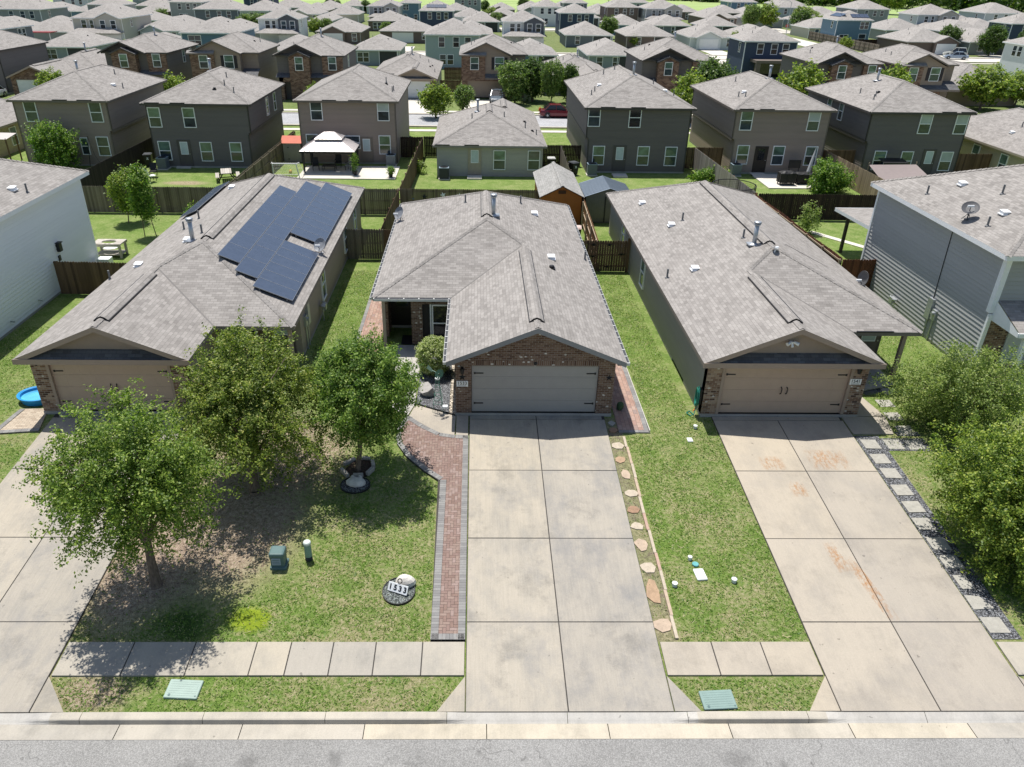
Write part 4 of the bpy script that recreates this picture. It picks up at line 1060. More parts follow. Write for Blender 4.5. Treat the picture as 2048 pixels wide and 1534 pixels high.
dish(RG, (19.44, 7.45, 5.35 + PITCH * .64), .40, R(215), R(60), paint('dish_dark', (.1, .1, .105), .5))
zz = lambda x: 5.35 + PITCH * (x - 18.8)
for k, x, y in (('v', 20.98, 10.89), ('v', 20.5, 6.7), ('p', 19.6, 6.23), ('p', 21.4, 8.56), ('p', 19.67, 11.36)): vent(RG, BOXVENT if k == 'v' else PIPE, x, y, zz(x))
# patio cover on its back corner
r = MB(); r.face([(19.95, 14.9, 2.62), (19.95, 20.9, 2.36), (25.5, 20.9, 2.36), (25.5, 14.9, 2.62)]); pc = r.build('patio_roof', [SH], HG)
f = MB(); f.face([(19.94, 14.9, 2.44), (19.94, 20.93, 2.18), (19.94, 20.93, 2.37), (19.94, 14.9, 2.63)]); f.box(19.94, 20.9, 2.17, 25.5, 20.94, 2.37); f.face([(19.95, 14.9, 2.44), (19.95, 20.9, 2.18), (25.5, 20.9, 2.18), (25.5, 14.9, 2.44)]); f.build('fascia', [WHITE], pc)
b = MB(); b.box(20.3, 19.75, -.15, 20.46, 19.91, 2.25); b.build('patio_post', [paint('dark_post', (.06, .05, .045), .6)], HG)

# ------------------------------------------------------------------ back row: houses whose rears face us
S_TAUPE = siding('taupe_siding', (.29, .232, .197)); S_DARK = siding('charcoal_siding', (.15, .135, .128)); S_DARK2 = siding('dark_olive_siding', (.155, .137, .125)); S_BEIGE = siding('grey_beige_siding', (.40, .385, .345)); S_TANP = siding('pale_tan_siding', (.45, .39, .28))
F_T = paint('taupe_fascia', (.17, .14, .12), .6, .08); F_D = paint('charcoal_fascia', (.075, .068, .062), .6, .08); D_D = paint('dark_steel_door', (.10, .09, .085), .5, .06); D_T = paint('taupe_steel_door', (.20, .165, .14), .5, .06); D_B = paint('brown_steel_door', (.03, .024, .02), .5, .06)
back_house('taupe two-storey house with rear windows, half hidden by a bright round tree', -40.65, -32.95, 41.2, 54.0, 5.2, S_TAUPE, F_T, [(-39.3, 4.25, .9, 1.48, 2), (-33.95, 4.25, .9, 1.48, 2), (-39.4, 1.5), (-33.95, 1.5, .9, 1.48, 2), (-35.5, 1.5, .55, 1.3, 0)], over='R', pipes=[('p', -33.4, 46), ('v', -34, 45.5), ('p', -35.2, 49), ('f', -38, 48)], eavev=(-36.6, -34.6))
back_house('charcoal two-storey house with four small back windows, a picnic table behind it', -29.65, -21.25, 40.9, 53.0, 5.1, S_DARK, F_D, [(-29.6 + .55, 3.95), (-26.2, 3.95), (-28.7, .95 + .3), (-25.2, 1.2), (-22.7, 1.2)], [(47, 4.0, 'R'), (49.8, 4.0, 'R')], door=(-27.05, D_D), over='R', pipes=[('p', -24.2, 46), ('p', -23.6, 43.2), ('d', -24.3, 42.6), ('p', -22.6, 42.2), ('f', -26.0, 47.5)], eavev=(-29.0, -26.9))
back_house('taupe two-storey house behind the metal-roofed gazebo', -17.55, -9.25, 42.9, 56.0, 5.15, S_TAUPE, F_T, [(-16.0, 4.3, .9, 1.48, 2), (-10.3, 4.3, .9, 1.48, 1), (-10.3, 1.5), (-16.6, 1.7, .9, 1.2, 2), (-13.3, 1.7, 1.6, 1.0, 2)], door=(-11.9, D_T), pipes=[('p', -10.6, 49), ('d', -10.5, 48), ('p', -9.7, 46.5), ('p', -9.75, 45.8)], eavev=(-14.8, -12.6))
back_house('charcoal two-storey house between the low beige house and the taupe one with a patio', 6.9, 15.5, 40.4, 56.6, 5.2, S_DARK2, F_D, [(7.45, 4.45, .9, 1.48, 2), (10.85, 4.4, .9, 1.48, 3), (8.05, 1.3), (11.85, 1.3), (14.2, 1.28)], door=(9.85, D_D), over='L', pipes=[('f', 11.3, 45.2), ('p', 7.6, 44), ('p', 8, 45), ('v', 8.6, 46.5), ('v', 13.6, 42.6), ('p', 14.3, 42.3), ('p', 9.6, 51), ('p', 10.6, 51), ('p', 13.5, 47)], eavev=(8.5, 11.0))
back_house('taupe two-storey house with a dark glazed back door and a small patio', 19.25, 27.2, 40.5, 54.4, 5.15, S_TAUPE, F_T, [(20.2, 4.25), (25.85, 4.25, .9, 1.48, 1), (20.35, 1.45), (23.4, 1.42), (26.2, 1.4)], door=(21.95, D_B, 1), over='L', pipes=[('f', 23.3, 45.5), ('p', 20.2, 43.5), ('p', 20.5, 42.6), ('v', 20.8, 44), ('p', 21.5, 49)], eavev=(20.0, 21.7))
back_house('charcoal two-storey house with a black canopy at its rear, beside the taupe patio house', 30.35, 38.6, 40.0, 53.5, 5.15, S_DARK, F_D, [(35.0, 4.2, .9, 1.48, 1), (38.0, 4.2, .9, 1.48, 1), (31.9, 1.2), (34.2, 1.17), (37.6, 1.17, .9, 1.48, 1)], [(48.2, 4.4, 'L'), (45.6, 4.3, 'L')], door=(36.1, D_D), over='L', pipes=[('p', 31.6, 45.5), ('d', 32.3, 43.6), ('p', 31.8, 43), ('p', 31.4, 42.4), ('f', 33.6, 47)], eavev=(36.6, 38.2))
# low beige house, seen from behind (built facing us, then turned round)
HD, RD = front_house('low grey-beige house with a pale back door and two windows, behind the orange shed', 0.0, 1, 9.4, 6.4, 2.6, 16.4, S_BEIGE, paint('grey_fascia', (.26, .24, .22), .6), BRICK2, DOOR_TAN, 'siding', TAUPE, 5.0,
    [('f', 5.7, 9.2), ('p', 6.2, 11.5), ('p', 3.4, 11.0), ('p', 1.6, 12), ('d', 1.5, 9.0), ('p', .7, 13), ('d', 1.0, 12.2)])
for x, z in ((3.9, 1.2), (1.05, 1.2)): window(HD, x, 16.08, z, 'N')
steel_door(HD, 5.95, 16.08, 0, 'N', paint('beige_door', (.38, .33, .26), .5))
for ex in (8.6, 6.2): vent(RD, EAVEV, ex, 16.36, 2.42)
HD.rotation_euler[2] = math.pi; HD.location = (-1.2, 54.8 - 8.2, -.15)
# pale tan one-storey houses at either end of this row
def low_house(label, x0, x1, y0, y1, wm, fm, wins=(), ze=2.4):
    h = thing('house', ((x0 + x1) / 2, (y0 + y1) / 2, -.15), label, 'house')
    w = MB(); w.box(x0, y0, -.3, x1, y1, ze - .12); w.build('wall', [wm], h)
    r = MB(); fb = MB(); cb = MB(); e = .35; hip(r, fb, x0 - e, x1 + e, y0 - e, y1 + e, ze, cb=cb)
    ro = r.build('roof', [SH], h); fb.build('fascia', [fm], ro); cb.build('ridge_cap', [SH], ro)
    for q in wins: window(h, *q)
    return h, ro
J, RJ = low_house('pale tan low house at the left edge behind the white house', -54, -44.6, 40.5, 54, S_TANP, paint('tan_fascia', (.40, .34, .26), .6), [(-44.6, 43.3, 1.2, 'R'), (-44.6, 46.8, 1.2, 'R'), (-44.6, 50, 1.2, 'R')])
I_, RI = low_house('pale tan low house at the right edge next to the dark two-storey house', 41.95, 51.5, 34.5, 51, S_TANP, paint('tan_fascia', (.40, .34, .26), .6), [(41.95, 43.0, 1.2, 'L'), (41.95, 39, 1.2, 'L')])
vent(RI, BOXVENT, 43.6, 41.5, 2.4 + PITCH * 2.0); vent(RI, PIPE, 44.6, 42, 2.4 + PITCH * 3.0)
# ------------------------------------------------------------------ across the street behind: fronts facing us
F_BR = brick('far_brick', [(.10, .05, .036), (.21, .12, .08), (.26, .17, .12), (.16, .085, .06), (.075, .04, .03)], (.28, .24, .2), 0, .34, .13)
S_TAN2 = siding('warm_tan_siding', (.29, .225, .18)); GAR_TAN = paint('far_tan_garage', (.34, .26, .205), .5, .05); GAR_W = paint('white_garage_door', (.72, .73, .73), .5, .04)
SHUT = paint('shutter', (.03, .026, .03), .6)
def prism_gable(r, fb, g0, g1, y0, ze, p, ymain):
    """gable wing roof: eaves g0,g1 from y0 back into a main hip whose front eave is at ymain"""
    hg = (g1 - g0) / 2; xm = (g0 + g1) / 2; zg = ze + p * hg
    up(r, [(g0, y0, ze), (xm, y0, zg), (xm, ymain + hg, zg), (g0, ymain, ze)])
    up(r, [(g1, y0, ze), (g1, ymain, ze), (xm, ymain + hg, zg), (xm, y0, zg)])
    for a, c in ((g0, xm), (g1, xm)):
        z0, z1 = ze, zg
        q = [(a, y0, z0 - .17), (c, y0, z1 - .17), (c, y0, z1), (a, y0, z0)]
        fb.face(q); fb.face([(x, y + .04, z) for x, y, z in reversed(q)])
        fb.face([(a, y0, z0 - .03), (a, ymain, z0 - .03), (c, ymain + hg, z1 - .03), (c, y0, z1 - .03)])
    for xx in (g0, g1): fb.box(xx - .015, y0, ze - .16, xx + .015, ymain, ze - .003)
    return xm, zg

def house_dark_gable(label, x0, x1, yf, g0, g1, b0, b1, sm, fm, side=()):
    h = thing('house', ((x0 + x1) / 2, yf + 6, -.15), label, 'house'); ze = 5.2
    w = MB(); w.box(x0, yf + .5, -.3, x1, yf + 12.3, ze - .12); gm = (g0 + g1) / 2
    w.face([(g0 + .2, yf + .49, ze - .12), (g1 - .2, yf + .49, ze - .12), (gm, yf + .49, ze + PITCH * (g1 - g0) / 2 - .1)]); w.build('wall', [sm], h)
    r = MB(); fb = MB(); cb = MB(); hip(r, fb, x0 - .35, x1 + .35, yf + .1, yf + 12.65, ze, cb=cb)
    xm, zg = prism_gable(r, fb, g0, g1, yf - .55, ze, PITCH, yf + .1)
    prism_gable(r, fb, b0 - .2, b1 + .2, yf - .85, ze - .12, PITCH, yf + .3)
    cap(cb, (xm, yf - .5, zg), (xm, yf + .1 + (g1 - g0) / 2, zg))
    ro = r.build('roof', [SH], h); fb.build('fascia', [fm], ro); cb.build('ridge_cap', [SH], ro)
    b = MB(); b.box(b0, yf - .5, -.3, b1, yf + .5, ze - .2); bm = (b0 + b1) / 2
    b.face([(b0, yf - .5, ze - .2), (b1, yf - .5, ze - .2), (bm, yf - .5, ze - .16 + PITCH * (b1 - b0 + .4) / 2)])
    b.box(g1 - .1, yf + .15, 2.6, x1 + .01, yf + .5, ze - .13); b.box(x0 + .3, yf - .5, -.3, x0 + .8, yf + .45, 2.6); b.box(x0 + .3, yf - .5, 2.1, b0, yf + .45, 2.6); b.build('brick_front', [F_BR], h)
    window(h, bm, yf - .5, 4.25, 'B', .9, 1.48); window(h, (g1 + x1) / 2 - .05, yf + .15, 4.25, 'B', .9, 1.48)
    pr = MB(); pr.face([(b1, yf - .6, 2.62), (x1 + .2, yf - .6, 2.62), (x1 + .2, yf + .5, 3.05), (b1, yf + .5, 3.05)]); pr.face([(x0 - .1, yf - .6, 2.62), (b0, yf - .6, 2.62), (b0, yf + .5, 3.05), (x0 - .1, yf + .5, 3.05)]); pr.build('pent_roof', [SH_SHADE], h)
    garage_door(h, b1 + .1, x1 - .3, yf + .45, 0, 2.05, GAR_TAN, hinges=False, handles=False, grooves=False)
    for y, z in side: window(h, x1, y, z, 'R', .75, 1.48)
    vent(ro, PIPE, x0 + 1.2, yf + 6, hipz(x0 + 1.2, yf + 6, x0 - .35, x1 + .35, yf + .1, yf + 12.65, ze)); vent(ro, BOXVENT_D, x0 + 2.2, yf + 8, hipz(x0 + 2.2, yf + 8, x0 - .35, x1 + .35, yf + .1, yf + 12.65, ze)); vent(ro, FLUE, (x0 + x1) / 2 + .6, yf + 6.5, hipz((x0 + x1) / 2 + .6, yf + 6.5, x0 - .35, x1 + .35, yf + .1, yf + 12.65, ze))
    return h

def house_tan_gable(label, x0, x1, yf, mirror, sm, fm, gar=GAR_TAN):
    h = thing('house', ((x0 + x1) / 2, yf + 6, -.15), label, 'house'); ze = 5.25; W = x1 - x0
    X = (lambda t: x1 - t) if mirror else (lambda t: x0 + t)
    S = lambda a, c: sorted((X(a), X(c)))
    g = .76 * W; bw = .37 * W
    w = MB(); w.box(x0, yf + 1.3, -.3, x1, yf + 12.3, ze - .12); a, c = S(0, g); w.box(a, yf, 2.4, c, yf + 1.4, ze - .12)
    w.face([(a + .1, yf - .002, ze - .12), (c - .1, yf - .002, ze - .12), ((a + c) / 2, yf - .002, ze + PITCH * g / 2 - .05)]); w.build('wall', [sm], h)
    r = MB(); fb = MB(); cb = MB(); hip(r, fb, x0 - .35, x1 + .35, yf + .95, yf + 12.65, ze, cb=cb)
    a, c = S(-.25, g + .25); xm, zg = prism_gable(r, fb, a, c, yf - .4, ze, PITCH, yf + .95)
    cap(cb, (xm, yf - .35, zg), (xm, yf + .95 + (c - a) / 2, zg))
    a, c = S(-.28, bw + .15); r.face([(a, yf - .6, ze - .02), (c, yf - .6, ze - .02), (c, yf - .01, ze + .3), (a, yf - .01, ze + .3)]); fb.box(a, yf - .62, ze - .17, c, yf - .6, ze - .01)
    ro = r.build('roof', [SH], h); fb.build('fascia', [fm], ro); cb.build('ridge_cap', [SH], ro)
    a, c = S(0, bw); b = MB(); b.box(a, yf - .16, 2.05, c, yf, ze - .14); a, c = S(0, .8); b.box(a, yf - .16, -.3, c, yf + .1, 2.05); a, c = S(.8, .72 * W); b.box(a, yf - .1, 2.05, c, yf + .1, 2.4); a, c = S(.72 * W, .76 * W); b.box(a, yf - .1, -.3, c, yf + .1, 2.4)
    b.build('brick_front', [F_BR], h)
    window(h, X(bw * .55), yf - .16, 4.2, 'B', 1.0, 1.45)
    xw = X(bw + .22 * W); window(h, xw, yf, 4.2, 'B', 1.1, 1.48)
    for sg in (-1, 1): b = MB(); b.box(xw + sg * .83 - .2, yf - .05, 3.46, xw + sg * .83 + .2, yf, 4.94); b.build('shutter', [SHUT], h)
    a, c = S(bw, W + .2); pr = MB(); pr.face([(a, yf - .9, 2.5), (c, yf - .9, 2.5), (c, yf + .0, 2.95), (a, yf + .0, 2.95)]); a, c = S(g, W + .2); pr.face([(a, yf, 2.95), (c, yf, 2.95), (c, yf + 1.3, 3.3), (a, yf + 1.3, 3.3)]); pr.build('pent_roof', [SH_SHADE], h)
    a, c = S(bw, W + .2); f = MB(); f.box(a, yf - .93, 2.3, c, yf - .9, 2.52); f.build('pent_fascia', [fm], h)
    a, c = S(.8, .72 * W); garage_door(h, a, c, yf + .1, 0, 2.05, gar, hinges=False, handles=False, grooves=False)
    for k, dx, dy in ((PIPE, .15, .4), (PIPE, .2, .6), (BOXVENT_D, .8, .5), (PIPE, .85, .62)):
        px, py = x0 + dx * W, yf + .95 + dy * 11.7; vent(ro, k, px, py, hipz(px, py, x0 - .35, x1 + .35, yf + .95, yf + 12.65, ze))
    return h

house_dark_gable('dark gabled house with brick bay, leftmost of the dark ones across the back street', -50.0, -42.2, 80.3, -50.5, -44.5, -48.85, -45.8, S_DARK, F_D, [(87, 4.2), (89.8, 4.15)])
house_tan_gable('tan gabled house with shuttered window, between two dark gabled houses', -39.0, -30.7, 80.3, False, S_TAN2, F_T)
house_dark_gable('dark gabled house with brick bay, directly right of the tan house with shutters', -27.8, -19.4, 79.0, -28.1, -21.9, -26.1, -23.5, S_DARK, F_D, [(84, 4.2)])
house_tan_gable('tan gabled house with tall stone-brick left side, facing us behind the street trees', -4.3, 4.1, 81.8, False, S_TAN2, F_T)
house_dark_gable('dark gabled house with brick bay, seen between two charcoal two-storey back houses', 18.75, 27.9, 78.0, 18.5, 25.2, 20.6, 23.2, S_DARK, F_D)
house_dark_gable('dark gabled house with green-tinted windows and brick bay, right of the navy carport house', 40.2, 48.3, 76.3, 39.9, 46.3, 41.9, 44.5, S_DARK, F_D)
house_tan_gable('tan gabled house with brick left side and black shutters, near the right edge', 50.3, 57.6, 75.2, False, S_TAN2, F_T)
def moved(h, dy): h.location[1] += dy; return h
hh, rr = front_house('low tan house with a white garage door, left of the stone-brick house', -7.4, -1, 9.2, 6.1, 5, 20, S_BEIGE, GUT, F_BR, GAR_W, 'siding', TAUPE, 6, [('f', -11.6, 12.5), ('p', -10.5, 13), ('p', -9.2, 12), ('d', -8.6, 10), ('d', -8.8, 8), ('p', -8.0, 5)], hinges=True, handles=False); moved(hh, 80.7)
hh, rr = front_house('low tan house with brick gable and white garage door near the left edge', -61.6, 1, 9.8, 6.5, 5, 20, S_TAN2, GUT, F_BR, GAR_W, 'brick', TAUPE, 6, [('f', -56.7, 12), ('p', -55.5, 14), ('p', -54, 15)], hinges=False, handles=False); moved(hh, 78)
hh, rr = front_house('low house with a front garage wing mostly hidden by two street trees', 16.4, -1, 9.8, 6.6, 5.8, 20, S_TAN2, GUT, F_BR, GAR_TAN, 'siding', TAUPE, 6, [('f', 11.9, 11.3), ('p', 10, 12), ('p', 13.2, 14), ('p', 8.4, 13)], hinges=False, handles=False); moved(hh, 79.5)
low_house('low house with a plain hipped roof behind the broad tree at the right edge', 59.8, 69, 80, 95, S_TAN2, GUT)
back_house('charcoal house at the left edge beyond the street, one narrow upper window visible', -72.3, -64.1, 81.7, 94, 5.15, S_DARK, F_D, [(-65.6, 4.0, .75, 1.48, 2), (-67.3, 4.0, .5, 1.48, 3)])

# ------------------------------------------------------------------ the estate beyond: each house with walls, roof and windows
PAL = {'teal': (.33, .40, .40), 'blue': (.12, .20, .27), 'navy': (.05, .07, .115), 'grey': (.27, .29, .295), 'white': (.58, .61, .62), 'beige': (.42, .41, .36), 'brown': (.15, .115, .10), 'slate': (.15, .17, .19), 'pale': (.40, .45, .46), 'seagreen': (.26, .31, .31)}
FSH = shingle('far_shingle', (.375, .35, .325), (.215, .20, .186))
_FW = {}
def far_window_mesh(w, h):
    if (w, h) in _FW: return _FW[(w, h)]
    b = MB(); t = .09
    b.face([(-w / 2, -.03, 0), (w / 2, -.03, 0), (w / 2, -.03, h / 2), (-w / 2, -.03, h / 2)], 1); b.face([(-w / 2, -.03, -h / 2), (w / 2, -.03, -h / 2), (w / 2, -.03, 0), (-w / 2, -.03, 0)], 2)
    b.box(-w / 2 - t, -.06, h / 2, w / 2 + t, .0, h / 2 + t); b.box(-w / 2 - t, -.06, -h / 2 - t, w / 2 + t, 0, -h / 2); b.box(-w / 2 - t, -.06, -h / 2, -w / 2, 0, h / 2); b.box(w / 2, -.06, -h / 2, w / 2 + t, 0, h / 2); b.box(-w / 2, -.05, -.03, w / 2, 0, .03)
    _FW[(w, h)] = mesh_only(b, 'window', [WHITE, GL_LO, GL_DK]); return _FW[(w, h)]
ORD = 'first second third fourth fifth sixth seventh eighth ninth tenth eleventh twelfth thirteenth fourteenth fifteenth sixteenth seventeenth eighteenth nineteenth twentieth'.split(); ORD += ['twenty-' + q for q in ORD[:9]] + ['thirtieth'] + ['thirty-' + q for q in ORD[:9]]
ROWN = {3: 'third', 4: 'fourth', 5: 'fifth', 6: 'sixth', 7: 'seventh'}
# row, x0, x1, y, storeys, depth, colour, facing (B rear / F front), options
FAR = [
 (3, -91.5, -82.4, 113, 2, 13, 'slate', 'B', 'side'), (3, -78.2, -69.5, 118.2, 1, 13, 'seagreen', 'B', 'pairporch'), (3, -62.5, -53.5, 116, 1, 13, 'grey', 'B', ''), (3, -51.2, -42.5, 113, 2, 13, 'blue', 'B', 'pair'), (3, -38.5, -30, 116, 1, 13, 'grey', 'B', ''),
 (3, -24.2, -15.9, 119, 1, 13, 'seagreen', 'B', 'pairporch'), (3, -11, -1.9, 115.4, 2, 13, 'teal', 'B', 'three'), (3, 3.2, 11.2, 113.5, 1, 14, 'blue', 'B', 'two'), (3, 16.8, 25.2, 114.3, 1, 15, 'seagreen', 'B', 'two'), (3, 28.3, 36.5, 115, 1, 13, 'grey', 'B', ''), (3, 41.5, 50, 109.2, 2, 9, 'navy', 'B', 'threecar'), (3, 87.2, 96, 98, 2, 16, 'white', 'B', 'side'),
 (4, -85.6, -75.6, 148.5, 2, 16, 'beige', 'F', 'gableL'), (4, -98.5, -87, 151, 1, 14, 'grey', 'F', ''), (4, -76.5, -67, 157, 1, 24, 'pale', 'F', 'gable'), (4, -60.5, -51, 156, 1, 14, 'grey', 'F', ''), (4, -48.7, -40.2, 153.4, 2, 9, 'white', 'F', 'darkgable'), (4, -37.8, -28.2, 160, 1, 16, 'brown', 'F', 'gable'), (4, -24.2, -13.5, 164, 1, 16, 'brown', 'F', 'garage'),
 (4, -8.2, 1, 158, 1, 17, 'grey', 'F', ''), (4, 3.4, 12, 153.2, 2, 10, 'white', 'F', 'darkgable'), (4, 17.5, 27.8, 158.8, 1, 14, 'slate', 'F', 'porch'), (4, 30.8, 41.3, 157.5, 1, 16, 'brown', 'F', 'porch'), (4, 44.6, 54.6, 156.5, 1, 15, 'white', 'F', 'gable'), (4, 84, 92.3, 174.4, 2, 9, 'blue', 'B', 'solar'), (4, 90, 100.5, 151, 1, 14, 'brown', 'F', 'garageR'), (4, 104, 113.8, 152, 1, 15, 'grey', 'F', 'porch'),
 (5, -117, -107, 178, 2, 14, 'grey', 'B', 'three'), (5, -103.5, -95.5, 190, 1, 14, 'grey', 'B', ''), (5, -73.8, -62.9, 189, 2, 13, 'slate', 'B', 'three'), (5, -61, -51.5, 184.5, 2, 13, 'pale', 'B', 'three'), (5, -46.6, -40.9, 195.5, 1, 20, 'seagreen', 'B', 'two'), (5, -31.4, -21.6, 200, 1, 14, 'brown', 'B', 'pairporch'), (5, -17.2, -8.5, 194.5, 2, 12, 'navy', 'B', 'solar3'), (5, -5.8, 3.8, 202, 1, 14, 'slate', 'B', 'two'), (5, 19.2, 27.9, 191.5, 2, 12, 'navy', 'B', 'three'), (5, 32.8, 42, 196, 1, 15, 'blue', 'B', 'two'), (5, 44.4, 54, 195, 1, 15, 'slate', 'B', 'two'), (5, 57.4, 67, 196, 1, 11, 'slate', 'B', 'pairporch'), (5, 103, 113.5, 188, 1, 14, 'grey', 'B', 'two'), (5, 116.5, 127, 184, 1, 16, 'grey', 'B', 'two'), (5, 122.2, 133, 168, 2, 9, 'navy', 'B', 'three'), (5, 120, 131, 206.5, 2, 11, 'pale', 'F', 'gable2'),
 (6, -139, -128, 250, 2, 12, 'white', 'F', 'three'), (6, -108.2, -99.2, 206, 2, 10, 'grey', 'F', 'three'), (6, -105, -96.5, 230, 1, 16, 'brown', 'F', 'pairporch'), (6, -60, -51, 250, 1, 14, 'brown', 'F', 'garage'), (6, -33.3, -24.8, 218, 2, 12, 'grey', 'F', 'gable2'), (6, -26, -20.5, 241, 2, 10, 'blue', 'F', 'pair'), (6, -9, 0, 225, 1, 14, 'pale', 'F', 'garage'), (6, 1.6, 10, 233, 1, 15, 'brown', 'F', 'gable'), (6, 14.8, 23, 227, 2, 12, 'white', 'F', 'three'), (6, 35, 44, 248, 1, 14, 'grey', 'F', ''), (6, 47.6, 58.2, 223, 2, 12, 'grey', 'F', 'gable2'), (6, 68.3, 78.4, 234.4, 1, 20, 'brown', 'F', 'gable'), (6, 81.5, 92, 232, 1, 16, 'grey', 'F', ''), (6, 93.2, 103.5, 243, 2, 12, 'teal', 'F', 'three'), (6, 94, 104, 226.5, 1, 12, 'pale', 'F', 'pairporch'), (6, 117, 127, 238, 2, 16, 'grey', 'F', 'three'), (6, 129, 139, 196, 1, 15, 'grey', 'F', ''), (6, 134, 144, 214, 1, 15, 'grey', 'F', ''), (6, 106, 116, 250, 1, 14, 'grey', 'F', ''),
 (7, -52.6, -44, 286, 1, 14, 'pale', 'F', 'garage'), (7, -42.5, -36, 284, 1, 14, 'pale', 'F', 'garage'), (7, -14, -5, 262, 1, 14, 'grey', 'B', ''), (7, 2, 11, 272, 1, 14, 'brown', 'B', 'gable'), (7, 12.5, 21.5, 268, 1, 14, 'grey', 'B', 'gable'), (7, 26.8, 34.6, 258, 2, 12, 'slate', 'B', 'three'), (7, 48.8, 57.5, 268.5, 2, 12, 'teal', 'B', 'three'), (7, 67, 76, 271, 1, 14, 'brown', 'B', 'two'), (7, 80, 90, 267, 1, 14, 'brown', 'B', 'two'), (7, 148, 159, 222, 2, 14, 'pale', 'B', 'three'), (7, -81, -72, 262, 2, 12, 'navy', 'B', 'three'), (7, 140, 150, 240, 1, 14, 'grey', 'B', ''), (7, -120, -110, 268, 1, 14, 'grey', 'B', ''),
]
fr_ = random.Random(21)      # further houses in the same rows, wherever a lot would otherwise stand empty
for row, yy, fc, lo_, hi_ in ((4, 156, 'F', -122, 150), (5, 191, 'B', -140, 160), (6, 230, 'F', -160, 150), (7, 268, 'B', -150, 118), (7, 284, 'F', -150, 100)):
    x = lo_
    while x < hi_:
        x0, x1 = x, x + 9.4; y_ = yy + fr_.uniform(-2, 2.5); dep = fr_.choice((13, 14, 15))
        clash = (72 < x1 and x0 < 83.5 and yy < 262) or any(q[1] < x1 + 1.0 and q[2] > x0 - 1.0 and q[3] < y_ + dep + 2.5 and q[3] + q[5] > y_ - 2.5 for q in FAR)
        if clash or fr_.random() < .06: x += 1.5; continue
        two = fr_.random() < .3
        FAR.append((row, x0, x1, y_, 2 if two else 1, dep, fr_.choice(('grey', 'brown', 'slate', 'pale', 'seagreen', 'beige', 'blue')), fc, 'three' if two else fr_.choice(('two', '', 'gable' if fc == 'F' else 'pairporch', 'garage' if fc == 'F' else 'two'))))
        x += 11.6
CNT = {}
_SOLF = None
for q in sorted(FAR, key=lambda q: (q[0], q[1])):
    row, x0, x1, y, n, D, colr, fc, opt = q
    CNT[row] = CNT.get(row, 0) + 1
    cm = paint('far_' + colr, PAL[colr], .7, .04, 1.5)
    cw = {'seagreen': 'sea-green', 'slate': 'slate-grey', 'pale': 'pale grey', 'teal': 'pale teal'}.get(colr, colr)
    if 'porch' in opt: ft = 'with a dark porch'
    elif 'solar' in opt: ft = 'with solar panels on the roof'
    elif 'car' in opt: ft = 'with a covered patio'
    elif opt == 'darkgable': ft = 'with a dark gable'
    elif 'gable' in opt: ft = 'with a front gable'
    elif 'garage' in opt: ft = 'with a garage door'
    else: ft = 'with a plain hipped roof'
    h = thing('house', ((x0 + x1) / 2, y + D / 2, -.15), '%s %s-storey house %s, %s from left in the %s row' % (cw, 'two' if n == 2 else 'one', ft, ORD[CNT[row] - 1], ROWN[row]), 'house')
    ze = 5.25 if n == 2 else 2.4; e = .35; W = x1 - x0
    w = MB(); w.box(x0, y, -.3, x1, y + D, ze - .1)
    porch = 'porch' in opt
    wobj = w.build('wall', [cm], h)
    r = MB(); fb = MB(); hip(r, fb, x0 - e, x1 + e, y - e, y + D + e, ze)
    gx = None
    if 'gable' in opt or opt == 'garageR':
        if opt in ('darkgable', 'gableL', 'gable2', 'garageR'): gx = (x0 + .48 * W, x1 + .2)
        else: gx = (x0 + .1 * W, x0 + .68 * W)
        xm, zg = prism_gable(r, fb, gx[0], gx[1], y - 1.2, ze, PITCH, y - e)
    ro = r.build('roof', [FSH], h); fb.build('fascia', [WHITE if colr not in ('brown',) else GUT], ro)
    t = MB()
    for cx in (x0, x1):
        t.box(cx - .06, y - .03, -.15, cx + .06, y + .09, ze - .15)
    t.build('corner_trim', [WHITE if colr != 'brown' else GUT], h)
    def fw(x, yy, z, ww=.95, hh2=1.5): inst('window', far_window_mesh(ww, hh2), h, (x, yy, z))
    if gx:
        gm = cm
        if opt == 'darkgable': gm = paint('far_gable_dark', (.085, .095, .115), .7, .04)
        elif opt in ('gableL', 'gable2'): gm = paint('far_gable_beige', (.40, .39, .35), .7, .04)
        g = MB(); a, c = gx[0] + .25, gx[1] - .25; xm = (gx[0] + gx[1]) / 2; z0 = ze - .1
        g.box(a, y - .9, 2.4 if n == 2 else -.3, c, y + .02, z0); g.face([(a, y - .9, z0), (c, y - .9, z0), (xm, y - .9, z0 + PITCH * (c - a) / 2)]); go = g.build('gable_front', [gm], h)
        if n == 2:
            for k in (-.22, .22): fw(xm + k * (c - a), y - .9, ze - 1.2)
            lowm = MB(); lowm.box(a, y - .9, -.3, c, y, 2.4); lowm.build('garage_front', [paint('far_pale_wall', (.5, .52, .52), .7, .04)], h)
            rr_ = MB(); fb2 = MB(); hip(rr_, fb2, x0 - .3, x1 + .3, y - 3.4, y + .3, 2.6); r2 = rr_.build('porch_roof', [FSH], h)
            garage_door(h, xm - 2.2, xm + 2.2, y - .95, 0, 2.1, GAR_W, hinges=False, handles=False, grooves=False)
            fw(x0 + .22 * W, y, ze - 1.2); fw(x0 + .4 * W - .2, y, ze - 1.2, .7)
        elif opt in ('gable', 'garageR'):
            garage_door(h, xm - 2.1, xm + 2.1, y - .95, 0, 2.1, GAR_W, hinges=False, handles=False, grooves=False)
            fw(x1 - .14 * W, y, 1.3) if opt == 'gable' else None
    ys = y
    if 'pair' in opt:
        for k in (.18, .3): fw(x0 + k * W, ys, ze - 1.2)
        if n == 2: fw(x0 + .2 * W, ys, 1.3); fw(x0 + .8 * W, ys, 1.3)
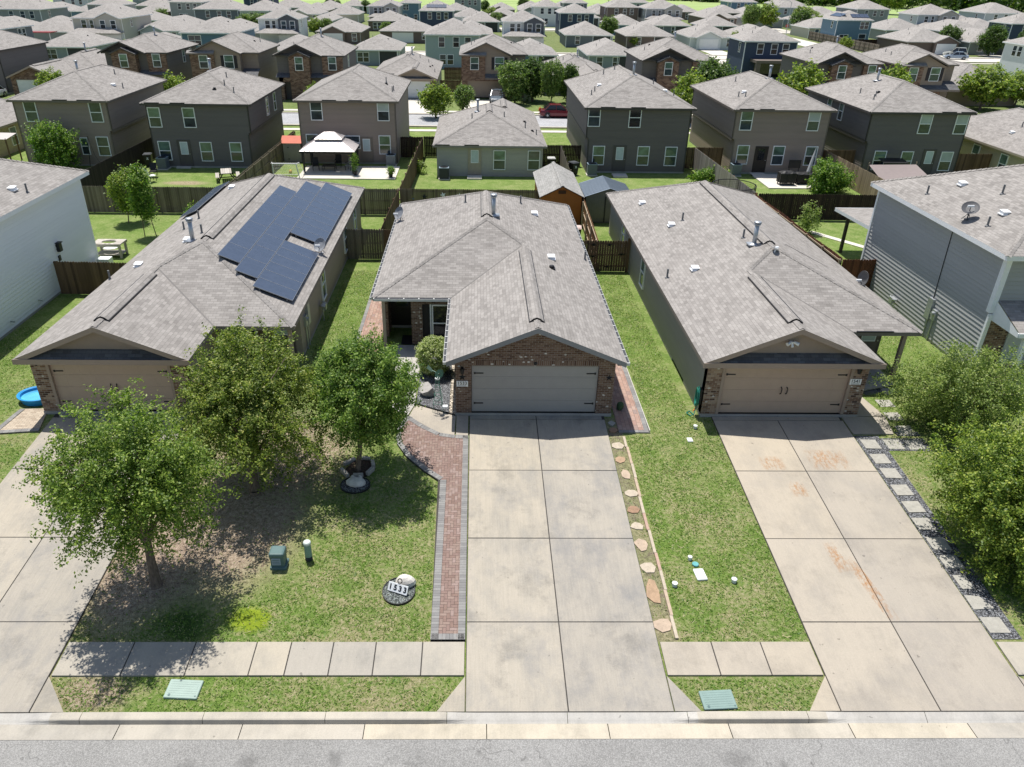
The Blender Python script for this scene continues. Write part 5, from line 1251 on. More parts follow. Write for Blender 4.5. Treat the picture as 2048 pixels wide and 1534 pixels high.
    if 'three' in opt or 'solar' in opt:
        if opt == 'solar': fw(x0 + .74 * W, ys, 4.1); fw(x0 + .86 * W, ys, 4.1); fw(x0 + .2 * W, ys, 1.3); fw(x0 + .32 * W, ys, 1.3); fw(x0 + .8 * W, ys, 1.2, 1.6, 2.0)
        else:
            for k in (.3, .57, .79): fw(x0 + k * W, ys, ze - 1.2)
            if opt == 'three':
                for k in (.32, .46): fw(x0 + k * W, ys, 1.3)
            if opt == 'threecar':
                bb = MB(); bb.box(x0 + 1.2, y - 3.2, 2.2, x1 + .1, y, 2.6); bb.box(x0 + 1.3, y - 3.1, -.2, x0 + 2.0, y - 2.5, 2.2); bb.box(x1 - .6, y - 3.1, -.2, x1, y - 2.6, 2.2); bb.build('covered_patio', [F_T], h)
                bb = MB(); bb.box(x0 + 2, y - .05, -.1, x1 - .6, y, 2.2); bb.build('patio_opening', [GL_DK], h)
            if 'solar' in opt: fw(x0 + .12 * W, y, 1.1, 1.5, 2.0); fw(x0 + .62 * W, y, 1.3)
    if 'two' in opt:
        for k in (.22, .55): fw(x0 + k * W, ys, 1.3)
    if porch or opt == 'two':
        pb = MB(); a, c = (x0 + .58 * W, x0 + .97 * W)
        pb.box(a, y - .03, -.1, c, y - .001, 2.15); pb.build('porch_shade_panel', [paint('painted_porch_shade', (.06, .065, .065), .8)], h)  # flat dark panel on the wall: porch shade put into its colour
        k = MB(); k.box(c - .1, y - .2, -.1, c + .05, y - .05, 2.3); k.box(a - .05, y - .15, -.1, a + .06, y - .035, 2.3); k.build('porch_post', [WHITE], h)
    if opt == 'porch':
        fw(x0 + .25 * W, ys, 1.3); garage_door(h, x0 + .02 * W, x0 + .02 * W + .01, y, 0, .01, GAR_W, hinges=False, handles=False, grooves=False) if False else None
    if opt == 'garage': garage_door(h, x0 + .25 * W, x0 + .25 * W + 4.8, y - .05, 0, 2.1, GAR_W, hinges=False, handles=False, grooves=False); fw(x1 - .9, y, 1.4, .6, 1.3)
    if opt == 'side':
        for yy in (y + D - 3, y + D - 4.4, y + 3): inst('window', far_window_mesh(.95, 1.5), h, (x1 if colr == 'slate' else x0, yy, 4.1), RZ['R'] if colr == 'slate' else RZ['L'])
    if n == 2 and opt != 'side':
        fcx = x0 if (x0 + x1) / 2 > 0 else x1
        inst('window', far_window_mesh(.8, 1.4), h, (fcx, y + D * .3, 4.1), RZ['L'] if fcx == x0 else RZ['R'])
    if 'solar' in opt:
        sl = math.atan(PITCH); zr = ze + PITCH * (W / 2 + e)
        if _SOLF is None:
            bb = MB(); bb.box(-.5, -.85, 0, .5, .85, .04); _SOLF = mesh_only(bb, 'solar_panel', [SOL])
        spots = [(x0 + W / 2 + (i - 2) * 1.05, y - e + d) for d in (2.2,) for i in range(5)] if opt == 'solar3' else [(x0 + W * .62 + (i - 1) * 1.05, y - e + 1.8) for i in range(4)]
        for sx_, sy_ in spots: o = inst('solar_panel', _SOLF, h, (sx_, sy_, ze + PITCH * (sy_ - y + e) + .08), 0, sl)
        if opt == 'solar':
            for i in range(6): o = inst('solar_panel', _SOLF, h, (x0 - e + 2.0, y + 1.8 + i * 1.02, ze + PITCH * 2.0 + .08)); o.rotation_euler = (0, -sl, R(0)); o.scale = (1.6, .58, 1)
    for kx, ky, km in ((.22, .35, PIPE), (.7, .5, BOXVENT_D), (.35, .6, PIPE)):
        px, py = x0 + kx * W, y + ky * D; vent(ro, km, px, py, hipz(px, py, x0 - e, x1 + e, y - e, y + D + e, ze))
# ------------------------------------------------------------------ vegetation
def unit(v): return v / np.maximum(1e-9, np.linalg.norm(v, axis=-1, keepdims=True))
def crown_arrays(seed, c, rad, ns, nl, leaf, slen, droop=.3, hollow=.45, holes=8, hole_r=.22, jit=.10, asp=.55, lobes=9, lob=.30, top=0.0):
    g = np.random.default_rng(seed); c = np.array(c, float); rad = np.array(rad, float)
    d = unit(g.normal(size=(ns * 2, 3)))
    L = unit(g.normal(size=(lobes, 3)))
    f = 1 - lob + lob * 1.5 * np.max(np.clip(d @ L.T, 0, 1) ** 5, axis=1)
    f = np.minimum(f, 1.12) * g.uniform(.9, 1.06, len(d))
    r = hollow + (1 - hollow) * g.uniform(0, 1, len(d)) ** .55
    q = d * (r * f)[:, None]
    if top: q[:, :2] *= (1 - top * np.clip(q[:, 2:3], 0, 1))
    hc = unit(g.normal(size=(holes, 3))) * g.uniform(.55, 1.0, (holes, 1))
    keep = np.ones(len(q), bool)
    for h in hc: keep &= np.linalg.norm(q - h, axis=1) > hole_r * g.uniform(.6, 1.3)
    q = q[keep][:ns]; d = d[keep][:ns]; ns = len(q)
    o = c + q * rad
    sd = unit(d * rad * .8 + g.normal(size=(ns, 3)) * .55 * rad.mean() + np.array([0, 0, -droop * rad.mean()]))
    t = g.uniform(-.15, 1, (ns, nl))
    wig = g.normal(size=(ns, 1, 3)) * .12 * slen
    p = o[:, None, :] + sd[:, None, :] * (t[..., None] * slen) + wig * (t[..., None] ** 2) + g.normal(size=(ns, nl, 3)) * jit
    p[..., 2] -= droop * .35 * slen * t ** 2
    p = p.reshape(-1, 3); n = len(p)
    nrm = unit(g.normal(size=(n, 3)) * .8 + np.array([0, 0, .75]) + np.repeat(d, nl, 0) * .45)
    a = unit(np.cross(nrm, g.normal(size=(n, 3)))); b = np.cross(nrm, a)
    s = leaf * g.uniform(.65, 1.3, (n, 1))
    V = np.stack([p - a * s, p + b * s * asp, p + a * s, p - b * s * asp], 1).reshape(-1, 3)
    return V, o
def leaf_mesh(name, V, mat):
    n = len(V) // 4; me = bpy.data.meshes.new(name)
    me.vertices.add(len(V)); me.vertices.foreach_set('co', V.astype(np.float32).ravel())
    me.loops.add(len(V)); me.loops.foreach_set('vertex_index', np.arange(len(V), dtype=np.int32))
    me.polygons.add(n); me.polygons.foreach_set('loop_start', np.arange(0, len(V), 4, dtype=np.int32)); me.polygons.foreach_set('loop_total', np.full(n, 4, np.int32))
    me.materials.append(mat); me.update(calc_edges=True); me.validate(); return me
def bark(name, c):
    if name in _M: return _M[name]
    t = NT(name); pos = t.wpos(); n = t.noise(t.map(pos, (14, 14, 3)), 1.5, 5, .7)
    t.bump(n, .8, .03); _M[name] = t.fin(t.ramp(n, [(.3, sc3(c, .5)), (.7, sc3(c, 1.4))]), .95); return t.mat
BARK = bark('tree_bark', (.17, .13, .10)); BARK_D = bark('dark_bark', (.07, .052, .04))
def trunk_builder(seed, base, c, rad, tr, fork, n1=9, n2=3, tips=None):
    """tapered trunk, limbs and branches reaching into the crown"""
    r = random.Random(seed); b = MB(); base = Vector(base); c = Vector(c)
    ft = base + (c - base) * fork; ft.x += r.uniform(-.05, .05)
    mid = (base + ft) / 2 + Vector((r.uniform(-.06, .06), r.uniform(-.06, .06), 0))
    b.cyl(base - Vector((0, 0, .1)), base + Vector((0, 0, .12)), tr * 1.6, tr * 1.1, 10, caps=False); b.cyl(base + Vector((0, 0, .12)), mid, tr * 1.1, tr * .92, 10, caps=False); b.cyl(mid, ft, tr * .92, tr * .75, 10, caps=False)
    for i in range(n1):
        a = 2 * math.pi * (i + r.uniform(-.3, .3)) / n1; el = r.uniform(-.15, .95)
        e = c + Vector((rad[0] * .62 * math.cos(a) * math.cos(el), rad[1] * .62 * math.sin(a) * math.cos(el), rad[2] * .6 * math.sin(el)))
        s = base.lerp(ft, r.uniform(.75, 1.0)); m = s.lerp(e, .5) + Vector((r.uniform(-.15, .15), r.uniform(-.15, .15), .12))
        b.cyl(s, m, tr * .42, tr * .28, 7, caps=False); b.cyl(m, e, tr * .28, tr * .12, 7, caps=False)
        for k in range(n2):
            q = c + Vector((rad[0] * r.uniform(-.9, .9), rad[1] * r.uniform(-.9, .9), rad[2] * r.uniform(-.5, .9)))
            q = e.lerp(q, .5); b.cyl(m.lerp(e, r.random()), q, tr * .14, tr * .05, 5, caps=False)
    if len(b.v) and tips is not None:
        for o in tips: 
            e = Vector(o); s = e.lerp(c, .35); b.cyl(s, e, tr * .07, tr * .03, 4, caps=False)
    return b
def tree(label, base, c, rad, tr, mat, ns, nl, leaf, slen, seed, name='tree', cat='tree', group=None, fork=.5, n1=9, barkm=None, stems=None, **kw):
    h = thing(name, base, label, cat, group)
    V, o = crown_arrays(seed, c, rad, ns, nl, leaf, slen, **kw)
    me = leaf_mesh('crown', V - np.array(base), mat); ob = bpy.data.objects.new('crown', me); COL.objects.link(ob); ob.parent = h
    g = random.Random(seed); tips = [tuple(q) for q in o[::max(1, len(o) // 130)]] if tr > .05 else None
    if stems is None: trunk_builder(seed, base, c, rad, tr, fork, n1, 3, tips).build('trunk', [barkm or BARK], h, uv=False)
    else:
        b = MB()
        for (x, y) in stems: b.cyl((base[0] + x, base[1] + y, base[2] - .05), (c[0] + x * .4, c[1] + y * .4, c[2]), tr, tr * .5, 7)
        b.build('trunk', [barkm or BARK], h, uv=False)
    return h
LF_A = leafmat('elm_leaf', (.05, .10, .016), (.15, .245, .036), (.31, .40, .075), (.40, .47, .12), .09)
LF_B = leafmat('olive_elm_leaf', (.055, .095, .016), (.16, .225, .038), (.31, .375, .075), (.42, .42, .12), .1)
LF_C = leafmat('oak_leaf', (.045, .10, .018), (.13, .23, .038), (.27, .38, .075), (.36, .45, .11), .08)
LF_D = leafmat('golden_green_leaf', (.05, .10, .015), (.165, .25, .04), (.34, .42, .07), (.46, .50, .10), .1)
LF_E = leafmat('pale_feather_leaf', (.07, .12, .026), (.185, .265, .06), (.34, .41, .11), (.43, .48, .15), .09)
LF_V = leafmat('variegated_leaf', (.11, .17, .04), (.33, .41, .13), (.56, .60, .28), (.74, .75, .48), .2)
LF_G = leafmat('bright_leaf', (.04, .10, .017), (.12, .23, .03), (.23, .35, .055), (.37, .46, .1), .1)
LF_K = leafmat('deep_green_leaf', (.035, .075, .02), (.09, .155, .036), (.17, .25, .065))
gb = lambda x, y: gz(x, y)
tree('feathery elm at lower left, its crown overhanging the left driveway', (-11.64, -8.53, gb(0, -8.53)), (-11.6, -8.3, 3.2), (2.3, 2.25, 1.9), .135, LF_A, 640, 92, .043, .74, 47, droop=.55, hollow=.15, holes=16, hole_r=.24, lob=.24, jit=.075, fork=.42)
tree('broad olive-tinged elm in front of the solar panel house, hiding its garage', (-9.75, -4.5, gb(0, -4.5)), (-9.95, -3.9, 2.65), (2.75, 2.45, 2.6), .15, LF_B, 760, 92, .045, .82, 12, droop=.45, hollow=.15, holes=20, hole_r=.24, lob=.38, jit=.07, fork=.4)
tree('compact rounded oak with a bare slim trunk ringed by edging stones', (-6.43, -3.33, gb(0, -3.33)), (-6.0, -3.2, 3.0), (1.8, 1.75, 2.0), .085, LF_C, 620, 80, .044, .5, 13, droop=.12, hollow=.2, holes=10, hole_r=.2, lob=.26, jit=.075, fork=.45, top=.15)
tree('pale airy spreading tree at the right edge beside the stepping stones', (16.3, -1.2, gb(0, -1.2)), (16.1, -.7, 1.35), (2.55, 2.1, 1.75), .11, LF_E, 660, 84, .040, .8, 14, droop=.25, hollow=.15, holes=14, hole_r=.22, lob=.36, jit=.075, fork=.35)
tree('dense yellow-green tree at the lower right, shading the right driveway', (14.5, -7.3, gb(0, -7.3)), (14.25, -7.2, 1.2), (2.85, 2.7, 2.35), .12, LF_D, 1050, 90, .045, .62, 15, droop=.2, hollow=.15, holes=11, hole_r=.19, lob=.34, jit=.08, fork=.35)
tree('clipped cream-and-green shrub beside the middle porch', (-4.02, 3.5, -.1), (-4.05, 3.5, .7), (.72, .70, .82), .03, LF_V, 1100, 30, .030, .14, 16, name='shrub', cat='shrub', droop=0, hollow=.72, holes=0, lob=.05, jit=.03, fork=.4, n1=5)
tree('bright round tree behind the white house, in front of the taupe house', (-37.3, 39.6, -.15), (-37.3, 39.6, 1.75), (2.05, 1.75, 1.8), .08, LF_G, 560, 24, .085, .6, 17, droop=.1, hollow=.3, holes=10, lob=.42)
tree('small round young tree left of the pair by the weathered back fence', (-25.67, 24.91, -.15), (-25.4, 24.9, 2.05), (.95, .9, 1.25), .035, LF_D, 330, 22, .07, .4, 18, droop=.25, holes=5, lob=.25)
tree('slender young tree with two thin bare stems beside the round one', (-23.0, 21.9, -.15), (-23.2, 22.0, 2.6), (.62, .6, 1.6), .03, LF_G, 290, 22, .07, .4, 19, droop=.15, holes=6, lob=.3, stems=[(-.45, 0), (.25, .1)])
tree('small leafy plant at the left eave of the solar panel house', (-20.6, 23.4, -.15), (-20.6, 23.4, .75), (.5, .5, .8), .02, LF_G, 90, 20, .075, .3, 20, name='shrub', cat='shrub', holes=3)
tree('low spreading bush against the leaning fence behind the right house', (16.6, 36.6, -.15), (16.6, 36.6, .5), (1.5, .9, .7), .03, LF_G, 270, 22, .075, .35, 21, name='shrub', cat='shrub', holes=6, lob=.5)
tree('big leafy bush next to the black-covered patio furniture', (25.6, 34.6, -.15), (25.6, 34.6, .95), (1.6, 1.25, 1.3), .05, LF_G, 430, 22, .085, .5, 22, name='shrub', cat='shrub', holes=9, lob=.5)
tree('thin sapling by the pale path in the fenced right yard', (19.7, 23.7, -.15), (19.7, 23.7, .9), (.6, .55, .9), .02, LF_E, 100, 20, .06, .35, 23, holes=3)
tree('pink-flowered plant by the grey house door', (20.05, 2.9, -.15), (20.05, 2.9, .28), (.55, .4, .35), .015, leafmat('pink_flower_leaf', (.06, .12, .03), (.16, .24, .07), (.48, .2, .22), (.62, .25, .28), .3), 70, 14, .06, .2, 24, name='flower_plant', cat='plant', holes=0)
tree('weedy plant in the corner by the dividing fence of the low beige house', (-7.2, 39.6, -.15), (-7.2, 39.6, .35), (.6, .5, .5), .02, LF_E, 60, 16, .07, .25, 25, name='shrub', cat='shrub', holes=0)
# --- street trees behind and trees of the estate: four kinds, copied
def proto(kind, mat, rad, cz, ns, leaf, seed, slen=.5, **kw):
    V, o = crown_arrays(seed, (0, 0, cz), rad, ns, 20, leaf, slen, **kw); cm = leaf_mesh('crown', V, mat)
    tb = trunk_builder(seed, (0, 0, 0), (0, 0, cz), rad, .09, .5, 7, 2); tm = mesh_only(tb, 'trunk', [BARK]); return cm, tm
LF_L = leafmat('street_leaf', (.05, .10, .025), (.13, .21, .05), (.25, .34, .10), (.4, .46, .18), .1)
KIND = {'round': proto('round', LF_L, (1.55, 1.5, 1.6), 2.55, 480, .10, 31, holes=8, lob=.28), 'loose': proto('loose', LF_L, (1.5, 1.5, 1.75), 2.45, 380, .105, 32, holes=12, lob=.4, hole_r=.25), 'gold': proto('gold', LF_D, (1.6, 1.5, 1.5), 2.2, 430, .105, 33, holes=8, lob=.34), 'dark': proto('dark', LF_K, (1.5, 1.45, 1.7), 2.4, 480, .105, 34, holes=6, lob=.25), 'pale': proto('pale', LF_E, (1.65, 1.6, 1.5), 2.3, 400, .105, 35, holes=9, lob=.35)}
def street_tree(kind, x, y, H, label, z=-.15, wide=1.0):
    cm, tm = KIND[kind]; h = thing('tree', (x, y, z), label, 'tree'); k = H / 4.35
    h.scale = (k * wide, k * wide, k); h.rotation_euler = (0, 0, (x * 7.3 + y) % 6.28)
    for nm, me in (('crown', cm), ('trunk', tm)): o = bpy.data.objects.new(nm, me); COL.objects.link(o); o.parent = h
    return h
for q in (('gold', -7.0, 66.3, 4.4, 'yellow-green street tree nearest the low white-garage house, left of the street pair', 1.1), ('loose', -4.0, 70.9, 3.6, 'small loose street tree just behind the roof peak of the low beige house'),
          ('loose', 2.6, 77.2, 6.0, 'large grey-green tree directly in front of the tan garage with the parked blue car', .95), ('dark', 5.0, 79.8, 5.9, 'dark tree tucked behind the large grey-green one'), ('round', 7.2, 76.9, 5.7, 'upright mid-green tree above the red car', .66), ('dark', 9.6, 78.8, 5.2, 'dark green tree at the left edge of the charcoal house roof', .72),
          ('gold', 22.2, 65.0, 6.2, 'golden street tree between the charcoal and taupe two-storey roofs'), ('dark', 24.6, 67.5, 7.3, 'dark street tree behind the golden one'), ('gold', 34.5, 66.2, 7.2, 'yellow-green street tree between the taupe patio house and its right neighbour'), ('gold', 44.7, 66.5, 7.0, 'small yellow-green treetop right of the rightmost charcoal roof'),
          ('gold', 62.4, 76.5, 6.0, 'broad yellowish tree at the right edge by the pale street', 1.25), ('gold', 68.8, 79.5, 5.2, 'yellowish tree cut by the right edge next to the broad one', 1.2), ('gold', -36.3, 66, 5.2, 'treetop showing between two dark roofs, left of the tan gabled house'), ('gold', -55.2, 76.5, 4.2, 'yellow-green tree in front of the brick gable garage', 1.15), ('gold', -19.3, 59.5, 5.0, 'tall narrow greenery in the gap between charcoal house and gazebo house', .7), ('gold', -62.4, 117, 4.2, 'yellow shrub-like tree beside the sea-green porch house')):
    street_tree(q[0], q[1], q[2], q[3], q[4], wide=q[5] if len(q) > 5 else 1)
for i, q in enumerate((('gold', -86.9, 170.6, 6.5, 'bright tree right of the beige gabled house'), ('loose', -89, 177, 6, 'second tree right of the beige gabled house'), ('loose', -57.3, 176, 6, 'loose tree left of the white house with dark gable'), ('round', -53.2, 170.5, 6, 'round tree left of the white house with dark gable'), ('gold', -42.2, 181, 4.8, 'left tree beside the brown house with white garage'), ('loose', -39, 180.4, 4.8, 'right tree beside the brown house with white garage'),
          ('dark', -43.5, 288, 5.0, 'dark tree by the far pale garage'), ('dark', -58.2, 297, 5.5, 'dark conical tree in the far left distance'), ('dark', -55.2, 297, 4.5, 'smaller dark tree in the far left distance'), ('loose', -23.5, 171.5, 4.6, 'tree behind the brown garage roof'), ('round', 11.8, 178, 5.2, 'tree in front of the white house with dark gable at centre'), ('loose', 2.5, 206, 5.5, 'tree between roofs near the navy solar house'),
          ('pale', 2.2, 242, 5.5, 'pale bushy tree in the far centre'), ('dark', .9, 300, 5, 'tree against the meadow, far centre'), ('dark', 15.6, 304, 6, 'taller tree against the meadow, far centre'), ('round', 30.8, 183, 5.5, 'tree right of the central navy house'), ('round', 53.2, 240, 6.5, 'round tree before the far grey gabled house'), ('round', 78.6, 222, 7.4, 'left of two large trees by the cross street'), ('gold', 84.2, 225, 8.4, 'taller yellow-green tree by the cross street'),
          ('dark', 87.7, 206, 6.8, 'dark tree on the corner of the cross street', 1.1), ('pale', 98.5, 232, 7.5, 'pale grey-green tree behind the corner tree', 1.2), ('gold', 97.5, 219, 5.2, 'yellow tree next to the parked pickup by the blue house'), ('dark', 101.8, 157.2, 6.2, 'tree left of the driveway with the parked van'), ('dark', 106.6, 148.6, 6.8, 'dark tree leaning over the lawn right of the driveway'), ('dark', 116, 150, 6.5, 'dark tree above the white house at right edge'), ('loose', 40.3, 245, 5.5, 'tree among the far centre roofs'), ('gold', 32.6, 158, 3.2, 'small yellow tree by the brown porch house'), ('gold', 54.6, 158, 4.2, 'yellow bush by the white gabled house'), ('round', 48, 290, 5.5, 'tree at the edge of the meadow'), ('gold', 78.5, 155, 3.6, 'low tree on the verge of the pale cross street'), ('round', -88, 205, 5, 'tree among the far left roofs'), ('gold', 172, 330, 16, 'large bright tree in front of the woods'))):
    street_tree(q[0], q[1], q[2], q[4 - 1], q[4], wide=q[5] if len(q) > 5 else 1)
# --- the woods at the far right: one mass
g = np.random.default_rng(5); parts = []
for i in range(330):
    t = g.uniform(-.35, 1.25); d = g.uniform(0, 1) ** 1.3 * 95
    x = 120 + 150 * t + d * .75; y = 455 - 115 * t + d * .8; r = g.uniform(5, 9.5); H = g.uniform(7, 13)
    V, _ = crown_arrays(100 + i, (x, y, H - r * .55), (r, r, r * .72), 42, 7, .95, 2.2, holes=3, lob=.3, hollow=.7, jit=.7)
    parts.append(V)
V = np.concatenate(parts); me = leaf_mesh('woods', V, leafmat('woods_leaf', (.02, .05, .012), (.05, .105, .02), (.11, .175, .035), (.18, .25, .05), .1))
o = bpy.data.objects.new('woods', me); COL.objects.link(o); tag(o, 'dense dark green woodland edge behind the far roofs at upper right', 'woods', kind='stuff')
# --- turf: individual blades over the front lawns (one mass)
def blades(polys, seed, dens):
    g = np.random.default_rng(seed); out = []
    for poly, k in polys:
        xs = [p[0] for p in poly]; ys = [p[1] for p in poly]; A = (max(xs) - min(xs)) * (max(ys) - min(ys)); n = int(A * dens * k)
        P = np.stack([g.uniform(min(xs), max(xs), n), g.uniform(min(ys), max(ys), n)], 1)
        m = np.array([inside(p, poly) for p in P]); P = P[m]
        cl = np.sin(P[:, 0] * 2.1 + 1.3 * np.sin(P[:, 1] * 1.7)) * np.sin(P[:, 1] * 2.6 + np.sin(P[:, 0] * 3.1)); P = P[g.uniform(-1.2, 1, len(P)) < cl + .5]
        soil = (((P[:, 0] + 10.4) / 3.2) ** 2 + ((P[:, 1] + 6) / 3.6) ** 2 < g.uniform(.7, 1.2, len(P))) | (((P[:, 0] + 12.3) / 1.6) ** 2 + ((P[:, 1] + 8) / 2.4) ** 2 < g.uniform(.6, 1.15, len(P))); P = P[~soil | (g.uniform(0, 1, len(P)) < .06)]
        out.append(P)
    P = np.concatenate(out); n = len(P); z = -.15 + SL * np.clip(P[:, 1], -12.7, 0)
    b = np.column_stack([P, z]); a = g.uniform(0, 6.28, n); w = g.uniform(.010, .022, (n, 1)); h = g.uniform(.015, .045, n)
    dx = np.column_stack([np.cos(a), np.sin(a), np.zeros(n)]); lean = np.column_stack([g.normal(size=n) * .04, g.normal(size=n) * .04, h])
    return np.stack([b - dx * w, b + dx * w, b + lean + dx * w * .3, b + lean - dx * w * .3], 1).reshape(-1, 3)
GP = [([(-13.26, -10.53), (-3.56, -10.53), (-3.65, -4.1), (-5.3, -2.4), (-5.4, 0), (-5.9, 4), (-6.9, 16), (-9.7, 16), (-9.7, -.2), (-13.2, -.2)], 1), ([(-12.44, -12.66), (-3.3, -12.66), (-2.55, -11.65), (-13.25, -11.65)], 1), ([(3.36, -10.53), (6.9, -10.53), (6.9, -.2), (6.1, 0), (6.1, 15.5), (4.4, 15.5), (4.4, -1.2), (3.35, -1.3)], 1), ([(2.75, -10.5), (3.25, -10.5), (3.25, -1.6), (2.75, -1.2)], .2), ([(3.5, -12.6), (6.1, -12.6), (6.8, -11.7), (2.8, -11.7)], 1), ([(-24, -10.5), (-18.6, -10.5), (-18.6, -1.5), (-20.4, -1.5), (-19.6, 8), (-24, 8)], .7), ([(15.6, 2), (18.9, 2), (18.9, 12), (15.6, 12)], .7), ([(13, -10.4), (18, -10.4), (18, 2), (13, 2)], .5)]
me = leaf_mesh('grass', blades(GP, 8, 560), leafmat('grass_blade', (.07, .15, .022), (.165, .285, .045), (.28, .385, .085), (.50, .45, .25), .18))
o = bpy.data.objects.new('grass', me); COL.objects.link(o); tag(o, 'short patchy turf on the front lawns', 'grass', kind='stuff')
# ------------------------------------------------------------------ fences
W_GREY = wood('weathered_fence', (.235, .20, .155), (.085, .07, .055)); W_BROWN = wood('brown_fence', (.20, .125, .075), (.075, .045, .028)); W_DARK = wood('shaded_stained_fence', (.055, .033, .024), (.022, .014, .011)); W_BLACK = wood('black_fence', (.035, .027, .024), (.014, .011, .01))  # dark stain: shade of the fence face is put into its colour too
W_TAN = wood('tan_fence', (.42, .32, .22), (.19, .14, .095)); W_RED = wood('reddish_fence', (.20, .075, .04), (.075, .03, .018)); W_CEDAR = wood('cedar_fence', (.36, .19, .09), (.16, .075, .035)); W_SILVER = wood('silvered_fence', (.36, .33, .29), (.19, .17, .145)); TIMBER = wood('pale_timber', (.46, .37, .27), (.30, .23, .16))
def fence(label, p0, p1, mat, h=1.83, rails=1, postm=None, bw=.14, name='fence', seed=1, sag=0.0):
    """picket fence from p0 to p1; rails=+1/-1 side of the rails and posts (left/right of travel)"""
    r = random.Random(seed); (x0, y0), (x1, y1) = p0, p1; L = math.hypot(x1 - x0, y1 - y0); dx, dy = (x1 - x0) / L, (y1 - y0) / L; nx, ny = -dy * rails, dx * rails
    f = thing(name, ((x0 + x1) / 2, (y0 + y1) / 2, -.15), label, 'fence'); b = MB(); n = int(L / bw); z0 = -.13
    for i in range(n):
        s = i * L / n; hh = h + r.uniform(-.012, .012) - sag * math.sin(s * .9); g = .004; w = L / n - 2 * g; t = .017; o = r.uniform(0, .005)
        P = lambda u, z, d: (x0 + dx * (s + g + u) - nx * (d + o), y0 + dy * (s + g + u) - ny * (d + o), z)
        F = [(0, z0), (w, z0), (w, z0 + hh - .05), (w - .04, z0 + hh), (.04, z0 + hh), (0, z0 + hh - .05)]
        a = [P(u, z, 0) for u, z in F]; c = [P(u, z, t) for u, z in F]; k = len(b.v); b.v += a + c
        b.f += [tuple(range(k, k + 6)), tuple(reversed(range(k + 6, k + 12)))] + [(k + q, k + 6 + q, k + 6 + (q + 1) % 6, k + (q + 1) % 6) for q in range(6)]; b.m += [0] * 8
    b.build('picket_panel', [mat], f, uv=False)
    for z in (.18, .85, 1.52):
        q = MB(); q.beam((x0 + nx * .024, y0 + ny * .024, z * h / 1.83), (x1 + nx * .024, y1 + ny * .024, z * h / 1.83), .038, .088); q.build('rail', [postm or mat], f, uv=False)
    m = max(1, round(L / 2.4))
    for i in range(m + 1):
        s = min(max(L * i / m, .06), L - .06); cx, cy = x0 + dx * s + nx * .09, y0 + dy * s + ny * .09; q = MB(); q.box(cx - .045, cy - .045, -.3, cx + .045, cy + .045, z0 + h - .05); q.build('post', [postm or mat], f, uv=False)
    return f
def hinges(f, pts, mat=BLACK):
    for x, y, z in pts:
        b = MB(); b.box(x - .17, y - .045, z - .02, x + .17, y - .024, z + .02); b.box(x - .05, y - .045, z - .06, x + .05, y - .024, z + .06); b.build('hinge', [mat], f)
fence('weathered grey fence along the back of the left yard with two young trees', (-31.4, 27.25), (-7.75, 27.2), W_GREY, rails=1, seed=2)
fb_ = fence('brown-grey back fence behind the middle house hung with star ornaments', (-7.62, 27.25), (4.9, 27.25), wood('mid_fence', (.20, .155, .11), (.075, .055, .04)), rails=1, seed=3)
star(fb_, -5.9, 27.22, 1.15, .24, BLACK); star(fb_, -4.62, 27.22, 1.28, .22, WHITE, rot=.3); star(fb_, -3.5, 27.22, 1.25, .2, WHITE, rot=-.2); star(fb_, -6.7, 27.22, 1.0, .1, paint('blue_ornament', (.1, .14, .25)))
fence('dark brown stained, shade-darkened back fence behind the fenced right yard', (17.3, 26.85), (31, 26.6), W_DARK, rails=1, seed=4)
fence('dark back fence hidden between the metal shed and the right house', (5.1, 27.3), (17.1, 26.95), W_BROWN, rails=1, seed=5)
fence('brown side fence between the solar panel house yard and the middle yard', (-7.68, 27.1), (-7.9, 18.1), W_BROWN, rails=-1, seed=6, postm=W_BROWN)
gA = fence('weathered fence with a brown gate between the left and middle houses', (-9.95, 17.95), (-7.75, 17.95), W_GREY, rails=1, seed=7)
g1 = fence('brown gate beside the left wall of the middle house', (-7.7, 17.9), (-6.56, 17.9), W_BROWN, rails=1, seed=8, name='gate'); g1['category'] = 'gate'; hinges(g1, [(-6.8, 17.88, 1.35), (-6.8, 17.88, .3)])
g2 = fence('brown wooden gate with black strap hinges between middle and right houses', (3.12, 16.2), (6.4, 16.15), W_BROWN, rails=1, seed=9, name='gate'); g2['category'] = 'gate'; hinges(g2, [(4.35, 16.17, 1.45), (5.25, 16.17, 1.45), (4.35, 16.17, .75), (5.25, 16.17, .15), (6.0, 16.15, .9)])
b = MB(); b.box(6.28, 16.0, -.3, 6.42, 16.14, 1.85); b.build('post', [W_BROWN], g2)
fence('orange-brown side fence beside the orange shed, one board sagging', (4.95, 27.1), (4.62, 16.4), W_CEDAR, rails=-1, seed=10, postm=TIMBER)
fence('reddish side fence along the right eave of the right house', (17.0, 26.8), (17.35, 13.4), W_RED, rails=-1, seed=11, postm=TIMBER, sag=.03)
fence('dark reddish fence return joining the grey house wall', (17.4, 13.3), (19.17, 13.3), W_RED, rails=1, seed=12)
fence('dark fence return between the white house and the left house', (-24.1, 12.2), (-19.25, 12.0), W_BROWN, h=1.8, rails=1, seed=13)
fence('black side fence between the taupe left house yard and the picnic table yard', (-31.0, 47), (-31.4, 27.5), W_BLACK, rails=-1, seed=14)
fence('olive-brown side fence between the picnic table yard and the gazebo yard', (-19.3, 48), (-19.7, 27.5), wood('olive_fence', (.25, .21, .14), (.10, .085, .06)), rails=1, seed=15)
fence('dark leaning side fence between the gazebo yard and the low beige house', (-7.15, 46), (-7.65, 27.5), W_BROWN, rails=-1, seed=16, postm=TIMBER, sag=.04)
